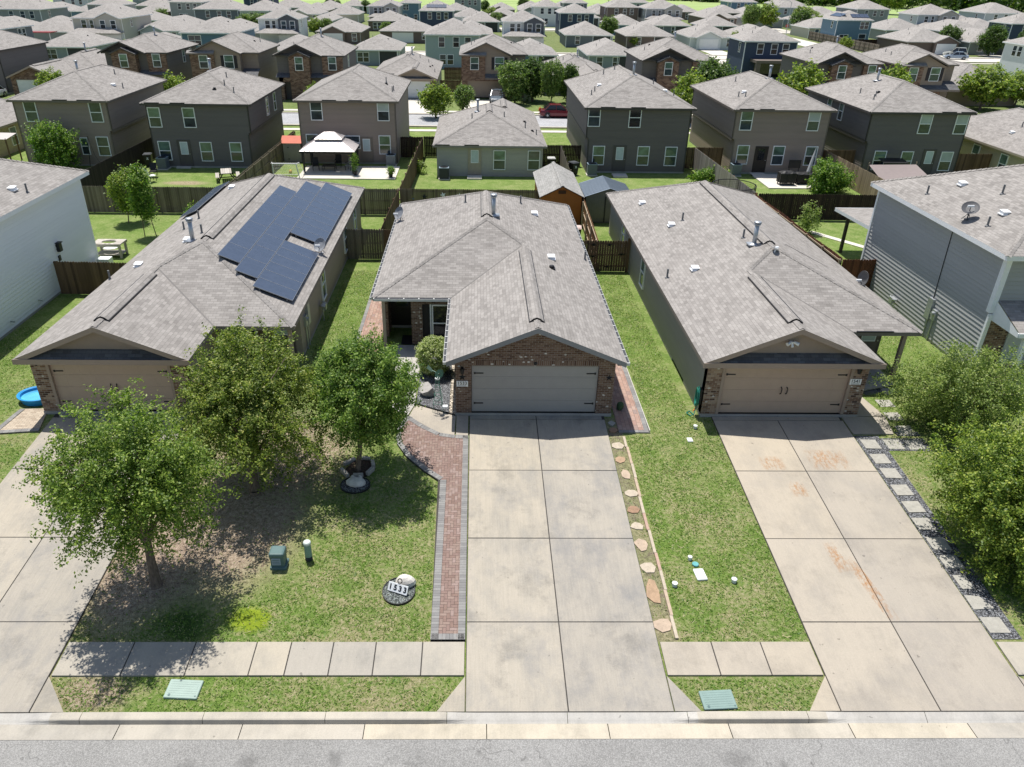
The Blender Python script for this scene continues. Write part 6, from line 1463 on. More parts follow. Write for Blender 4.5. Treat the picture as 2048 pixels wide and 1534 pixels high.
fence('short dark gate fence beside the patio corner of the gazebo yard', (-9.2, 45.6), (-7.25, 45.6), W_DARK, rails=1, seed=17)
fence('dark fence left of the low beige house across the side lawn', (-7.1, 45.9), (-5.6, 45.9), W_BLACK, rails=1, seed=18)
fence('dark fence right of the low beige house behind the trash bin', (3.2, 42.6), (6.85, 42.6), W_DARK, rails=1, seed=19)
fence('short grey side fence running down from the dark fence by the charcoal house', (5.05, 42.5), (4.85, 33.5), W_GREY, rails=1, seed=20)
fence('brown return fence left of the taupe patio house', (15.6, 42.2), (19.2, 42.2), W_BROWN, rails=1, seed=21)
fence('silvered side fence between the charcoal house yard and the taupe patio yard', (16.7, 42.1), (17.15, 27.1), W_SILVER, rails=1, seed=22, postm=W_CEDAR)
fence('tan side fence between the patio yard and the shade sail yard', (27.9, 41.5), (28.1, 27.0), W_TAN, rails=1, seed=23)
fence('dark brown return fence right of the taupe patio house', (27.25, 41.6), (30.6, 41.6), W_BROWN, rails=1, seed=24)
fence('brown fence right of the rightmost charcoal house', (38.7, 40.6), (41.9, 40.6), W_BROWN, rails=1, seed=25)
fence('brown fence between the white-garage house and the stone-brick house', (-7.3, 85.2), (-4.4, 85.2), W_BROWN, rails=1, seed=26)
fence('dark fence behind, between the white-garage house and the pale teal house', (-7.3, 100.4), (-2.4, 100.4), W_BROWN, rails=1, seed=27)
fence('long weathered fence along the pale cross street below the blue solar house', (83.6, 189), (83.0, 149), W_GREY, rails=-1, seed=28, h=2.0, bw=.3)
fence('dark fence behind the blue solar house yard', (84, 165), (96, 166.5), W_DARK, rails=1, seed=29, bw=.3)
# ------------------------------------------------------------------ yard objects
def rock_poly(cx, cy, rx, ry, seed, n=9):
    r = random.Random(seed); o = r.uniform(0, 6); return [(cx + rx * math.cos(2 * math.pi * i / n + o * 0) * r.uniform(.66, 1.16), cy + ry * math.sin(2 * math.pi * i / n) * r.uniform(.7, 1.14)) for i in range(n)]
def stone(name, c): return paint(name, c, .9, .22, 7, bump=.5)
ST_C = stone('cream_flagstone', (.45, .385, .30)); ST_O = stone('orange_flagstone', (.37, .255, .165)); ST_L = stone('peach_flagstone', (.43, .335, .25)); ST_D = stone('rust_flagstone', (.30, .19, .125)); ST_G = stone('pale_square_stone', (.35, .335, .295)); ST_K = stone('dark_square_stone', (.12, .125, .13))
FL = [(2.93, -1.88, .19, .17, ST_C, 'cream flagstone nearest the garage in the strip beside the middle driveway'), (2.93, -2.69, .17, .14, ST_O, 'small round orange flagstone, second from the garage'), (2.98, -3.53, .18, .2, ST_L, 'tapered peach flagstone, third from the garage'), (3.0, -4.49, .2, .14, ST_C, 'flat cream flagstone between a peach and a rust one'), (2.93, -5.28, .19, .16, ST_D, 'dark rust flagstone in the middle of the strip'), (2.92, -6.06, .18, .15, ST_C, 'cream flagstone just below the dark rust one'), (2.92, -6.89, .18, .2, ST_L, 'pinkish peach flagstone below the middle of the strip'), (2.93, -7.83, .22, .18, ST_C, 'wide cream flagstone above the long orange one'), (2.92, -8.8, .18, .36, ST_O, 'long orange flagstone, largest in the strip'), (2.96, -9.96, .22, .19, ST_L, 'peach flagstone nearest the pavement')]
for i, (x, y, rx, ry, m, lb) in enumerate(FL):
    b = MB(); b.prism(rock_poly(x, y, rx * 1.32, ry * 1.38, 40 + i, 7), -.04, .03, 0, zf=gz); tag(b.build('flagstone', [m], bevel=.01), lb, 'flagstone', 'flagstones beside the middle driveway')
for i, (x, y, lb) in enumerate(((2.92, -.5, 'grey square paver nearest the corner of the middle garage'), (2.93, -.95, 'dark round paver beside the grey square one at the garage corner'))):
    b = MB(); b.prism(rock_poly(x, y, .17, .17, 60 + i, 4 if i == 0 else 10), -.04, .06, 0, zf=gz); tag(b.build('paver_stone', [ST_G if i == 0 else ST_D]), lb, 'paver')
b = MB(); r = random.Random(4); y = -10.45
while y < -1.4:
    l = r.uniform(.7, 1.0); x = 3.27 + .025 * math.sin(y * 1.3); b.prism([(x - .045, y), (x + .045, y), (x + .045, min(-1.35, y + l)), (x - .045, min(-1.35, y + l))], -.05, .06, r.randrange(3), zf=gz); y += l + .012
tag(b.build('path_edging', [ST_C, ST_L, stone('pink_edging', (.42, .29, .23))]), kind='structure')
SQ = [(12.43, -1.75, 'square stepping stone nearest the house beside the right driveway'), (12.41, -2.59, 'second square stepping stone down from the house, right driveway'), (12.42, -3.42, 'third square stepping stone down from the house, right driveway'), (12.4, -4.29, 'square stepping stone where the tree shadow begins'), (12.39, -5.13, 'fifth square stepping stone beside the right driveway'), (12.34, -5.95, 'sixth square stepping stone, half under the yellow-green tree'), (12.36, -6.84, 'seventh square stepping stone, shaded by the tree'), (12.36, -7.6, 'eighth square stepping stone, below the tree crown'), (12.3, -8.41, 'narrow broken stepping stone near the bottom of the row'), (12.34, -9.2, 'slanted stepping stone, second from the pavement'), (12.34, -9.99, 'stepping stone nearest the pavement by the right driveway')]
for i, (x, y, lb) in enumerate(SQ):
    w = .3 if i not in (8,) else .2; b = MB(); j = random.Random(i).uniform(-.03, .03)
    b.prism([(x - w + .02, y - .27 + j), (x + w, y - .27), (x + w - .02, y + .27), (x - w, y + .27 + j)] if i != 9 else [(x - .3, y - .25), (x + .34, y - .2), (x + .12, y + .25), (x - .3, y + .28)], -.05, -.01, 0, zf=dz); tag(b.build('stepping_stone', [ST_G], bevel=.012), lb, 'stepping stone', 'square stones beside the right driveway')
for i, (x, y, m, lb) in enumerate(((14.1, 2.05, ST_K, 'dark slate square at the porch edge of the right house'), (14.96, 2.08, ST_G, 'pale square by the porch post of the right house'), (14.29, 1.09, ST_G, 'pale square one step from the porch of the right house'), (14.15, .09, ST_G, 'leaf-strewn pale square midway along the right side path'), (14.18, -.84, ST_G, 'pale square partly under the airy tree'), (13.32, -1.72, ST_G, 'pale square between two others at the end of the concrete walk'), (14.09, -1.75, ST_G, 'rightmost pale square in the gravel by the concrete walk'))):
    b = MB(); b.prism([(x - .3, y - .28), (x + .3, y - .28), (x + .3, y + .28), (x - .3, y + .28)], -.05, .02, 0, zf=gz); tag(b.build('stepping_stone', [m], bevel=.012), lb, 'stepping stone', 'square stones by the right porch')
# numbered stone and tile in a gravel round
GRM = gravel('green_gravel', (.19, .21, .2), (.07, .08, .08), 30); WROCK = paint('white_rock', (.66, .62, .56), .9, .25, 6, bump=.8)
def disc(cx, cy, rx, ry, name, m, h=.03, kind='structure'):
    b = MB(); n = 28; p = [(cx + rx * math.cos(2 * math.pi * i / n), cy + ry * math.sin(2 * math.pi * i / n)) for i in range(n)]; b.prism(p, -.08, h, 0, zf=gz)
    for i in range(n): b.beam((*p[i], gz(*p[i]) + h), (*p[(i + 1) % n], gz(*p[(i + 1) % n]) + h), .025, .06, 1)
    return tag(b.build(name, [m, BLACK]), kind=kind)
disc(-4.53, -8.78, .47, .5, 'gravel_bed', GRM); disc(-6.42, -4.12, .5, .42, 'gravel_bed', GRD)
def boulder(c, r3, seed, mat, name, parent=None, lab=None, cat=None):
    g = np.random.default_rng(seed); b = MB(); n, mrow = 14, 8; L = g.normal(size=(12, 3)); L /= np.linalg.norm(L, axis=1)[:, None]; am = g.uniform(-.22, .25, 12); ring = []
    for j in range(mrow + 1):
        ph = math.pi * j / mrow
        for i in range(n):
            t = 2 * math.pi * i / n; d = np.array((math.sin(ph) * math.cos(t), math.sin(ph) * math.sin(t), math.cos(ph))); k = 1 + sum(a * max(0, d @ l) ** 4 for a, l in zip(am, L)); ring.append((c[0] + d[0] * r3[0] * k, c[1] + d[1] * r3[1] * k, c[2] + d[2] * r3[2] * k))
    for j in range(mrow):
        for i in range(n):
            i2 = (i + 1) % n; b.face([ring[j * n + i], ring[(j + 1) * n + i], ring[(j + 1) * n + i2], ring[j * n + i2]])
    o = b.build(name, [mat], parent, smooth=False)
    if lab: tag(o, lab, cat)
    return o
z0 = gz(0, -8.6)
bs = thing('address_stone', (-4.53, -8.75, z0), 'white rock carrying the 1533 number tiles in the left lawn', 'address stone')
boulder((-4.40, -8.5, z0 + .1), (.27, .2, .2), 3, WROCK, 'rock', bs)
T = Matrix.Translation((-4.55, -8.82, z0 + .16)) @ Matrix.Rotation(R(-22), 4, 'Z') @ Matrix.Rotation(R(58), 4, 'X')
for i, ch in enumerate('1533'):
    b = MB(); xx = (i - 1.5) * .155; b.box(xx - .076, -.13, -.03, xx + .076, .13, 0, 0, T); tl = b.build('number_tile', [WHITE], bs)
    cu = bpy.data.curves.new('t', 'FONT'); cu.body = ch; cu.size = .22; cu.extrude = .004; cu.offset = .006; cu.align_x = 'CENTER'; cu.align_y = 'CENTER'; oo = bpy.data.objects.new('t', cu); COL.objects.link(oo); me = bpy.data.meshes.new_from_object(oo.evaluated_get(bpy.context.evaluated_depsgraph_get())); bpy.data.objects.remove(oo); me.materials.clear(); me.materials.append(BLACK)
    nn = bpy.data.objects.new('number', me); COL.objects.link(nn); nn.parent = tl; Mx = T @ Matrix.Translation((xx, 0, .004)); Mx.translation -= ORG[tl.name]; nn.matrix_local = Mx
b = MB(); b.lathe([(.05, 0), (.06, .012), (.075, .012), (.08, 0)], n=14, T=T @ Matrix.Translation((.02, .22, 0))); b.build('ring', [BLACK], bs)
# tree ring: rough edging stones
zr_ = gz(0, -3.3)
for i, (xa, ya, xb, yb, lb) in enumerate(((-6.98, -3.05, -6.62, -2.72, 'back left'), (-6.5, -2.68, -6.08, -2.72, 'back'), (-6.0, -2.8, -5.9, -3.2, 'right'), (-5.9, -3.28, -6.08, -3.62, 'front right'), (-6.2, -3.7, -6.55, -3.72, 'front'), (-7.02, -3.35, -6.72, -3.75, 'front left'))):
    b = MB(); b.beam((xa, ya, zr_ + .07), (xb, yb, zr_ + .07), .13, .16); tag(b.build('edging_stone', [stone('edging_grey_stone', (.38, .35, .31))], bevel=.02), 'rough edging stone at the %s of the oak tree ring' % lb, 'edging stone', 'stones ringing the oak')
b = MB(); b.prism([(-6.9, -3.3), (-6.6, -3.7), (-6.1, -3.65), (-5.95, -3.1), (-6.1, -2.75), (-6.6, -2.75)], -.05, .03, 0, zf=gz); tag(b.build('mulch_bed', [paint('dark_mulch', (.045, .03, .022), .95, .3, 12)]), kind='structure')
boulder((-6.36, -4.05, zr_ + .02), (.33, .2, .16), 8, WROCK, 'rock', None, 'white pitted rock on the dark gravel round in front of the oak', 'rock'); 
for i, (x, y) in enumerate(((-6.55, -3.82), (-6.3, -3.8))): boulder((x, y, zr_ + .05), (.09, .08, .09), 20 + i, WROCK, 'rock', None, ['small pale rock behind the white pitted rock, left one', 'small pale rock behind the white pitted rock, right one'][i], 'rock')
# utility boxes and lids
GRN = paint('utility_green', (.20, .31, .26), .55, .1); GRN_D = paint('dark_utility_green', (.10, .165, .165), .5, .15); LIDG = paint('lid_green', (.30, .385, .34), .6, .1, 4)
LIDD = paint('lid_green_dark', (.20, .285, .26), .6, .1, 4)
def lid(x, y, rot, lb):
    LIDG = LIDD if x > 0 else _M['lid_green']
    z = gz(0, y) + .03; T = Matrix.Translation((x, y, z)) @ Matrix.Rotation(SL, 4, 'X') @ Matrix.Rotation(rot, 4, 'Z'); h = thing('utility_cover', (x, y, z), lb, 'utility cover')
    b = MB(); b.box(-.43, -.27, -.1, .43, .27, .035, 0, T); b.build('lid', [LIDG], h, bevel=.025)
    for i in range(7): b = MB(); b.box(-.36, -.2 + i * .065, .034, .36, -.17 + i * .065, .039, 0, T); b.build('rib', [LIDG], h)
    for q, rr in (((-.3, -.19), .035), ((.37, -.2), .022)): b = MB(); b.cyl(T @ Vector((*q, .03)), T @ Vector((*q, .043)), rr, rr, 12); b.build('lock_bolt', [GRN_D], h)
lid(-9.73, -12.0, R(-3), 'pale green utility cover in the verge below the left lawn'); lid(3.88, -12.32, R(3), 'pale green utility cover in the verge right of the middle driveway')
zp = gz(0, -7.8); h = thing('utility_pedestal', (-8.2, -7.75, zp), 'dark green square utility pedestal with a printed front panel', 'utility box')
b = MB(); b.box(-8.47, -7.95, zp - .1, -7.97, -7.5, zp + .08); b.build('base', [GRN_D], h, bevel=.03)
b = MB(); b.box(-8.43, -7.9, zp + .08, -8.03, -7.55, zp + .42); b.build('body', [GRN_D], h); b = MB(); b.box(-8.46, -7.95, zp + .42, -8.0, -7.52, zp + .6); b.build('hood', [GRN_D], h, bevel=.06)
b = MB(); b.box(-8.39, -7.912, zp + .15, -8.13, -7.902, zp + .4); pl = b.build('label_panel', [paint('label_blue', (.35, .42, .55), .5)], h)
for i in range(3): b = MB(); b.box(-8.37, -7.918, zp + .19 + i * .07, -8.15, -7.913, zp + .215 + i * .07); b.build('printed_line', [GRN_D], pl)
zp = gz(0, -7.5); h = thing('utility_post', (-7.38, -7.5, zp), 'pale green round utility post with a white-dusted cap', 'utility post')
b = MB(); b.cyl((-7.38, -7.5, zp - .1), (-7.38, -7.5, zp + .14), .115, .11, 18); b.build('base', [paint('black_sleeve', (.03, .035, .04), .6)], h, smooth=True); b = MB(); b.cyl((-7.38, -7.5, zp + .14), (-7.38, -7.5, zp + .62), .11, .105, 18); b.build('body', [GRN], h, smooth=False); b = MB(); b.lathe([(.118, .6), (.118, .66), (.1, .69), (0, .7)], (-7.38, -7.5, zp), 18); b.build('cap', [paint('pale_cap', (.55, .6, .56), .5)], h)
CAPW = paint('cleanout_white', (.72, .73, .72), .5, .06)
for i, (x, y, lb, r_) in enumerate(((3.6, -8.55, 'white cleanout cap nearest the flagstone edging in the right lawn', .085), (5.41, -8.39, 'white cleanout cap on the right of the valve cover', .085), (4.3, -7.5, 'small white cap above the white valve cover', .07), (6.1, -.75, 'white cap near the hose corner of the right house', .08))):
    z = gz(0, y); h = thing('pipe_cap', (x, y, z), lb, 'pipe cap', 'white caps in the right lawn'); b = MB(); b.cyl((x, y, z - .05), (x, y, z + .10), r_ * .85, r_ * .85, 14); b.build('pipe', [CAPW], h); b = MB(); b.lathe([(r_, .09), (r_, .125), (r_ * .8, .135), (0, .135)], (x, y, z), 14); b.box(x - .02, y - .02, z + .13, x + .02, y + .02, z + .15); b.build('cap', [CAPW], h)
z = gz(0, -7.7); b = MB(); b.lathe([(.1, 0), (.1, .05), (.085, .06), (0, .05)], (4.42, -7.72, z), 16); tag(b.build('round_valve_cover', [paint('teal_lid', (.12, .36, .36), .45)]), 'round teal valve lid touching the white valve cover', 'valve lid')
T = Matrix.Translation((4.47, -8.12, gz(0, -8.12) + .03)) @ Matrix.Rotation(R(4), 4, 'Z'); b = MB(); b.box(-.16, -.24, -.05, .16, .24, .02, 0, T); tag(b.build('valve_cover', [CAPW], bevel=.03), 'white rectangular valve cover in the right lawn', 'valve cover')
T = Matrix.Translation((5.72, -1.5, gz(0, -1.5) + .02)); b = MB(); b.box(-.1, -.13, -.05, .1, .13, .02, 0, T); tag(b.build('valve_cover', [CAPW], bevel=.015), 'small pale square cover near the right house corner', 'valve cover')
# hose, windmill, garden light, rock by the porch, paddling pool
HG_ = paint('hose_green', (.03, .22, .17), .4, .2); h = thing('garden_hose', (6.3, .25, -.15), 'green hose coiled on the corner of the right house', 'hose')
b = MB()
for k in range(7):
    rr = .24 + .02 * (k % 4); c = Vector((6.33 - .03 * (k % 3), .15, .62 + .02 * k)); pts = [c + Vector((-.04 * math.sin(a * .5), rr * .75 * math.cos(a), rr * 1.35 * math.sin(a))) for a in np.linspace(0, 2 * math.pi, 19)]; b.tube(pts, .016, 6)
b.tube([(6.3, .1, .3), (6.2, -.05, .0), (6.1, .0, -.1), (6.0, .25, -.12), (6.15, .4, -.12), (6.25, .1, -.12)], .016, 6); b.build('coil', [HG_], h, uv=False)
b = MB(); b.box(6.35, .08, .35, 6.45, .3, 1.0); b.build('holder', [BLACK], h); b = MB(); b.tube([(6.2, .1, .05), (6.3, .15, .15), (6.32, .2, .3)], .03); b.build('nozzle', [paint('orange_nozzle', (.55, .16, .03), .5)], h)
TG = paint('windmill_green', (.12, .27, .21), .5, .15); wm = thing('garden_windmill', (-3.78, .35, -.1), 'green metal garden windmill standing in the gravel by the garage', 'garden windmill')
b = MB()
for sx in (-1, 1):
    for sy in (-1, 1): b.beam((-3.78 + sx * .2, .35 + sy * .2, -.1), (-3.78 + sx * .035, .35 + sy * .035, 1.3), .016)
for z, k in ((.25, .165), (.6, .125), (.95, .08)):
    q = [(-3.78 + sx * k, .35 + sy * k, z) for sx, sy in ((-1, -1), (1, -1), (1, 1), (-1, 1))]
    for i in range(4): b.beam(q[i], q[(i + 1) % 4], .012); b.beam(q[i], (q[(i + 1) % 4][0], q[(i + 1) % 4][1], z + .3), .009)
b.build('tower', [TG], wm); b = MB(); b.lathe([(.1, 1.28), (.1, 1.33), (.05, 1.38), (0, 1.38)], (-3.78, .35, 0), 8); b.build('platform', [WHITE], wm)
b = MB(); C0 = Vector((-3.7, .25, 1.55))
for i in range(10):
    a = i * math.pi / 5; d = Vector((math.cos(a) * .8, math.cos(a) * .5, math.sin(a))); e = Vector((-math.sin(a) * .8, -math.sin(a) * .5, math.cos(a))) * .05; b.face([C0 + d * .05 - e * .4, C0 + d * .05 + e * .4, C0 + d * .2 + e, C0 + d * .2 - e])
b.build('blade_wheel', [TG], wm); b = MB(); b.beam(C0, C0 + Vector((-.3, .15, .1)), .014); b.face([C0 + Vector((-.28, .14, .0)), C0 + Vector((-.5, .25, .12)), C0 + Vector((-.42, .2, .3)), C0 + Vector((-.28, .14, .15))]); b.build('tail_vane', [paint('vane_pale', (.35, .5, .44), .5)], wm)
b = MB(); T = Matrix.Translation((-4.3, 1.6, .12)) @ Matrix.Rotation(R(-24), 4, 'Y') @ Matrix.Rotation(R(14), 4, 'X') @ Matrix.Rotation(R(20), 4, 'Z'); pl = rock_poly(0, 0, .3, .42, 77, 8); tp_ = [T @ Vector((x, y, .12)) for x, y in pl]; bt_ = [T @ Vector((x * .85, y * .85, -.28)) for x, y in pl]; b.face(tp_)
for i in range(8): b.face([bt_[i], bt_[(i + 1) % 8], tp_[(i + 1) % 8], tp_[i]])
tag(b.build('rock', [stone('grey_slab_rock', (.36, .34, .32))], bevel=.03), 'grey slab rock leaning in the gravel under the oak crown', 'rock')
h = thing('path_light', (-3.5, .15, -.1), 'little white box light in the gravel near the driveway', 'path light'); b = MB(); b.box(-3.6, .08, .12, -3.4, .24, .2); b.build('panel', [WHITE], h); b = MB(); b.cyl((-3.5, .16, -.1), (-3.5, .16, .12), .02, .02, 8); b.build('stake', [GREYMETAL], h)
PB = paint('pool_blue', (.03, .28, .62), .35, .06); pl = thing('paddling_pool', (-19.55, 1.15, -.15), 'blue plastic paddling pool beside the left garage pier', 'paddling pool')
b = MB(); b.lathe([(.62, 0), (.66, .12), (.7, .26), (.76, .27), (.76, .3), (.7, .31), (.65, .28), (.61, .1), (.6, .04), (0, .04)], (-19.7, 1.1, -.15), 28, sy=.85); b.build('basin', [PB], pl); b = MB(); b.lathe([(.0, 0), (.635, 0)], (-19.7, 1.1, .03), 28, sy=.85); b.build('water', [glassmat('pool_water', (.10, .42, .72), .05)], pl)
b = MB(); b.box(-5.75, 6.25, -.095, -5.2, 7.2, -.08); tag(b.build('doormat', [paint('black_mat', (.015, .014, .014), .9)]), 'black doormat on the porch of the middle house', 'doormat')
b = MB(); b.prism([(3.05, .25), (3.4, .22), (3.4, .6), (3.05, .6)], -.2, .05); 
boulder((3.42, .55, .02), (.14, .16, .16), 31, paint('mossy_ball', (.05, .09, .04), .8), 'garden_ball', None, 'dark green ball ornament at the right corner of the middle garage', 'ornament')
# ------------------------------------------------------------------ back yards
def ac_unit(x, y, lb, m=None, dark=False, s=.78):
    h = thing('air_conditioner', (x, y, -.15), lb, 'air conditioner'); c = paint('ac_dark', (.05, .055, .065), .5) if dark else paint('ac_grey_blue', (.15, .17, .19), .5); k = s / 2
    b = MB(); b.box(x - k - .06, y - k - .06, -.2, x + k + .06, y + k + .06, -.06); b.build('pad', [PALE], h); b = MB(); b.box(x - k, y - k, -.06, x + k, y + k, .78)
    for i in range(9): 
        z = .02 + i * .08
        b.box(x - k - .008, y - k - .008, z, x + k + .008, y + k + .008, z + .03)
    b.build('body', [c], h); b = MB(); b.box(x - k - .015, y - k - .015, .78, x + k + .015, y + k + .015, .83); b.build('top', [paint('ac_top', (.22, .28, .33), .45)], h); b = MB(); b.lathe([(.0, .85), (.1, .85), (.1, .832), (k * .8, .832), (k * .8, .845), (k * .88, .845), (k * .88, .83)], (x, y, 0), 18); b.build('fan_guard', [BLACK], h)
ac_unit(-28.85, 38.6 + 1.7, 'air conditioner at the rear left corner of the picnic table house'); ac_unit(-9.75, 42.2, 'air conditioner by the patio of the gazebo house'); ac_unit(-4.95, 37.7, 'near-black air conditioner behind the low beige house', dark=True); ac_unit(7.45, 39.5, 'air conditioner at the rear of the charcoal house, by the dark fence'); ac_unit(19.75, 39.8, 'air conditioner near the dark glazed door of the taupe patio house')
def bin_(x, y, lb, rz=0, lidm=None):
    h = thing('trash_bin', (x, y, -.15), lb, 'trash bin', None, rz); b = MB(); q = lambda w, d, z: [(-w, -d, z), (w, -d, z), (w, d, z), (-w, d, z)]
    lo, hi = q(.25, .28, .06), q(.32, .37, 1.0); b.face(list(reversed(lo))); b.face(hi)
    for i in range(4): b.face([lo[i], lo[(i + 1) % 4], hi[(i + 1) % 4], hi[i]])
    ORG[h.name] = Vector((0, 0, 0)); b.build('body', [BLACK], h); b = MB(); b.box(-.34, -.42, 1.0, .34, .39, 1.05); b.box(-.28, -.3, 1.05, .28, .3, 1.09); b.build('lid', [lidm or paint('bin_lid', (.06, .065, .07), .5)], h, bevel=.02)
    for sx in (-.3, .3): b = MB(); b.cyl((sx - .03, .3, .12), (sx + .03, .3, .12), .12, .12, 12); b.build('wheel', [BLACK], h)
    b = MB(); b.box(-.09, -.375, .62, .09, -.335, .66); b.box(-.09, -.365, .74, .09, -.335, .77); b.box(-.02, -.37, .62, .02, -.33, .8); b.build('emblem', [WHITE], h); return h
bin_(-30.45, 41.3, 'black trash bin in the corner by the black side fence', .2); bin_(4.15, 41.2, 'pale-lidded black trash bin beside the low beige house', 0, paint('pale_lid', (.5, .5, .48), .5)); bin_(4.0, 21.3, 'black trash bin with a faded pink lid behind the right gate', -.1, paint('pinkish_lid', (.55, .43, .39), .6)); bin_(5.9, 39.6, 'black trash bin lying behind the leaning fence by the charcoal house', .5)
# sheds
OR = paint('orange_shed', (.36, .125, .03), .7, .12, 2, bump=.2); sh = thing('shed', (3.3, 28.5, -.15), 'orange wooden shed with a grey shingle gable roof', 'shed')
b = MB(); b.box(2.1, 25.1, -.15, 4.75, 31.8, 1.85)
for i in range(18): x = 2.1 + i * .15; b.box(x - .008, 25.09, -.15, x + .008, 25.1, 1.9)
b.face([(2.1, 25.1, 1.85), (4.75, 25.1, 1.85), (3.42, 25.1, 2.5)]); b.face([(4.75, 31.8, 1.85), (2.1, 31.8, 1.85), (3.42, 31.8, 2.5)]); b.build('wall', [OR], sh)
b = MB(); x0, x1, xm = 1.92, 4.93, 3.42
up(b, [(x0, 24.9, 1.8), (xm, 24.9, 2.55), (xm, 32, 2.55), (x0, 32, 1.8)]); up(b, [(x1, 24.9, 1.8), (xm, 24.9, 2.55), (xm, 32, 2.55), (x1, 32, 1.8)]); up(b, [(x0, 24.9, 1.75), (xm, 24.9, 2.5), (xm, 32, 2.5), (x0, 32, 1.75)]); up(b, [(x1, 24.9, 1.75), (xm, 24.9, 2.5), (xm, 32, 2.5), (x1, 32, 1.75)])
rf = b.build('roof', [shingle('shed_shingle', (.36, .35, .33), (.22, .215, .2))], sh); cb = MB(); cap(cb, (xm, 24.9, 2.56), (xm, 32, 2.56)); cb.build('ridge_cap', [_M['shed_shingle']], rf); b = MB(); b.box(3.17, 25.06, 2.0, 3.67, 25.1, 2.22); b.build('vent', [paint('shed_vent', (.07, .03, .015))], sh)
MG = paint('metal_shed_wall', (.17, .165, .15), .5, .08, metal=.3); ms = thing('shed', (6.3, 27.3, -.15), 'dark metal shed with a blue-grey ribbed roof beside the orange shed', 'shed')
b = MB(); b.box(5.15, 25.6, -.1, 8.2, 29, 1.7)
for i in range(20): x = 5.15 + i * .16; b.box(x - .03, 25.58, -.1, x + .03, 25.6, 1.7)
b.face([(5.15, 25.6, 1.7), (8.2, 25.6, 1.7), (6.68, 25.6, 2.2)]); b.build('wall', [MG], ms)
def ribroof(name, par, pts_list, mat, n=14):
    b = MB()
    for a, c, d, e in pts_list:
        up(b, [a, c, d, e]); a, c, d, e = map(Vector, (a, c, d, e)); nn = (c - a).cross(e - a).normalized(); nn = nn if nn.z > 0 else -nn
        for i in range(1, n): p = a.lerp(c, i / n); q = e.lerp(d, i / n); b.beam(p + nn * .012, q + nn * .012, .03, .024)
    return b.build(name, [mat], par)
ribroof('roof', ms, [((5.0, 25.45, 1.72), (5.0, 29.1, 1.72), (6.68, 29.1, 2.28), (6.68, 25.45, 2.28)), ((8.35, 25.45, 1.72), (8.35, 29.1, 1.72), (6.68, 29.1, 2.28), (6.68, 25.45, 2.28))], paint('shed_roof_metal', (.24, .28, .32), .4, .08, metal=.5)); b = MB(); b.box(6.4, 25.55, -.05, 6.48, 25.6, 1.7); b.build('door_gap', [BLACK], ms); b = MB(); b.box(6.62, 25.53, 1.72, 6.95, 25.58, 1.84); b.build('badge', [WHITE], ms)
ps = thing('playhouse', (-18.7, 43.9, -.15), 'small cream playhouse shed with a red-orange roof', 'playhouse'); CRM = paint('cream_shed', (.36, .33, .28), .6)
b = MB(); b.box(-19.3, 43.3, -.15, -17.75, 44.6, 1.55)
for i in range(9): x = -19.3 + i * .19; b.box(x - .01, 43.285, -.15, x + .01, 43.3, 1.55)
b.build('wall', [CRM], ps); b = MB(); up(b, [(-19.45, 43.15, 1.5), (-17.6, 43.15, 1.5), (-17.6, 44, 2.0), (-19.45, 44, 2.0)]); up(b, [(-19.45, 44.8, 1.5), (-17.6, 44.8, 1.5), (-17.6, 44, 2.0), (-19.45, 44, 2.0)]); b.face([(-17.62, 43.15, 1.5), (-17.62, 44.8, 1.5), (-17.62, 44, 2.0)]); b.build('roof', [paint('red_roof', (.55, .12, .06), .6)], ps); b = MB(); b.box(-18.95, 43.26, -.1, -18.15, 43.29, 1.3); dd = b.build('door', [paint('cream_door', (.33, .30, .25), .6)], ps)
for z in (.1, 1.1): b = MB(); b.box(-18.93, 43.24, z, -18.8, 43.26, z + .07); b.build('hinge', [BLACK], dd)
# gazebo
gz_ = thing('gazebo', (-14.65, 40.7, -.15), 'gazebo with a two-tier bright metal roof on black posts', 'gazebo'); GM = paint('gazebo_roof', (.62, .57, .55), .45, .05, metal=.2); gx0, gx1, gy0, gy1 = -16.9, -12.35, 38.7, 42.3; cx_, cy_ = -14.62, 40.5
def tier(x0, x1, y0, y1, z0, xa, xb, ya, yb, z1): return [((x0, y0, z0), (x1, y0, z0), (xb, ya, z1), (xa, ya, z1)), ((x1, y0, z0), (x1, y1, z0), (xb, yb, z1), (xb, ya, z1)), ((x1, y1, z0), (x0, y1, z0), (xa, yb, z1), (xb, yb, z1)), ((x0, y1, z0), (x0, y0, z0), (xa, ya, z1), (xa, yb, z1))]
ribroof('roof', gz_, tier(gx0, gx1, gy0, gy1, 1.75, cx_ - 1.0, cx_ + 1.0, cy_ - .7, cy_ + .7, 2.45), GM, 11); ribroof('upper_roof', gz_, tier(cx_ - 1.15, cx_ + 1.15, cy_ - .85, cy_ + .85, 2.55, cx_ - .4, cx_ + .4, cy_ - .02, cy_ + .02, 3.0), GM, 7)
b = MB(); b.box(gx0 + .02, gy0 + .02, 1.6, gx1 - .02, gy0 + .06, 1.75); b.box(gx0 + .02, gy1 - .06, 1.6, gx1 - .02, gy1 - .02, 1.75); b.box(gx0 + .02, gy0 + .06, 1.6, gx0 + .06, gy1 - .06, 1.75); b.box(gx1 - .06, gy0 + .06, 1.6, gx1 - .02, gy1 - .06, 1.75); b.build('beam', [BLACK], gz_)
for x in (gx0 + .25, gx1 - .25):
    for y in (gy0 + .25, gy1 - .25): b = MB(); b.box(x - .07, y - .07, -.1, x + .07, y + .07, 1.62); b.build('post', [BLACK], gz_)
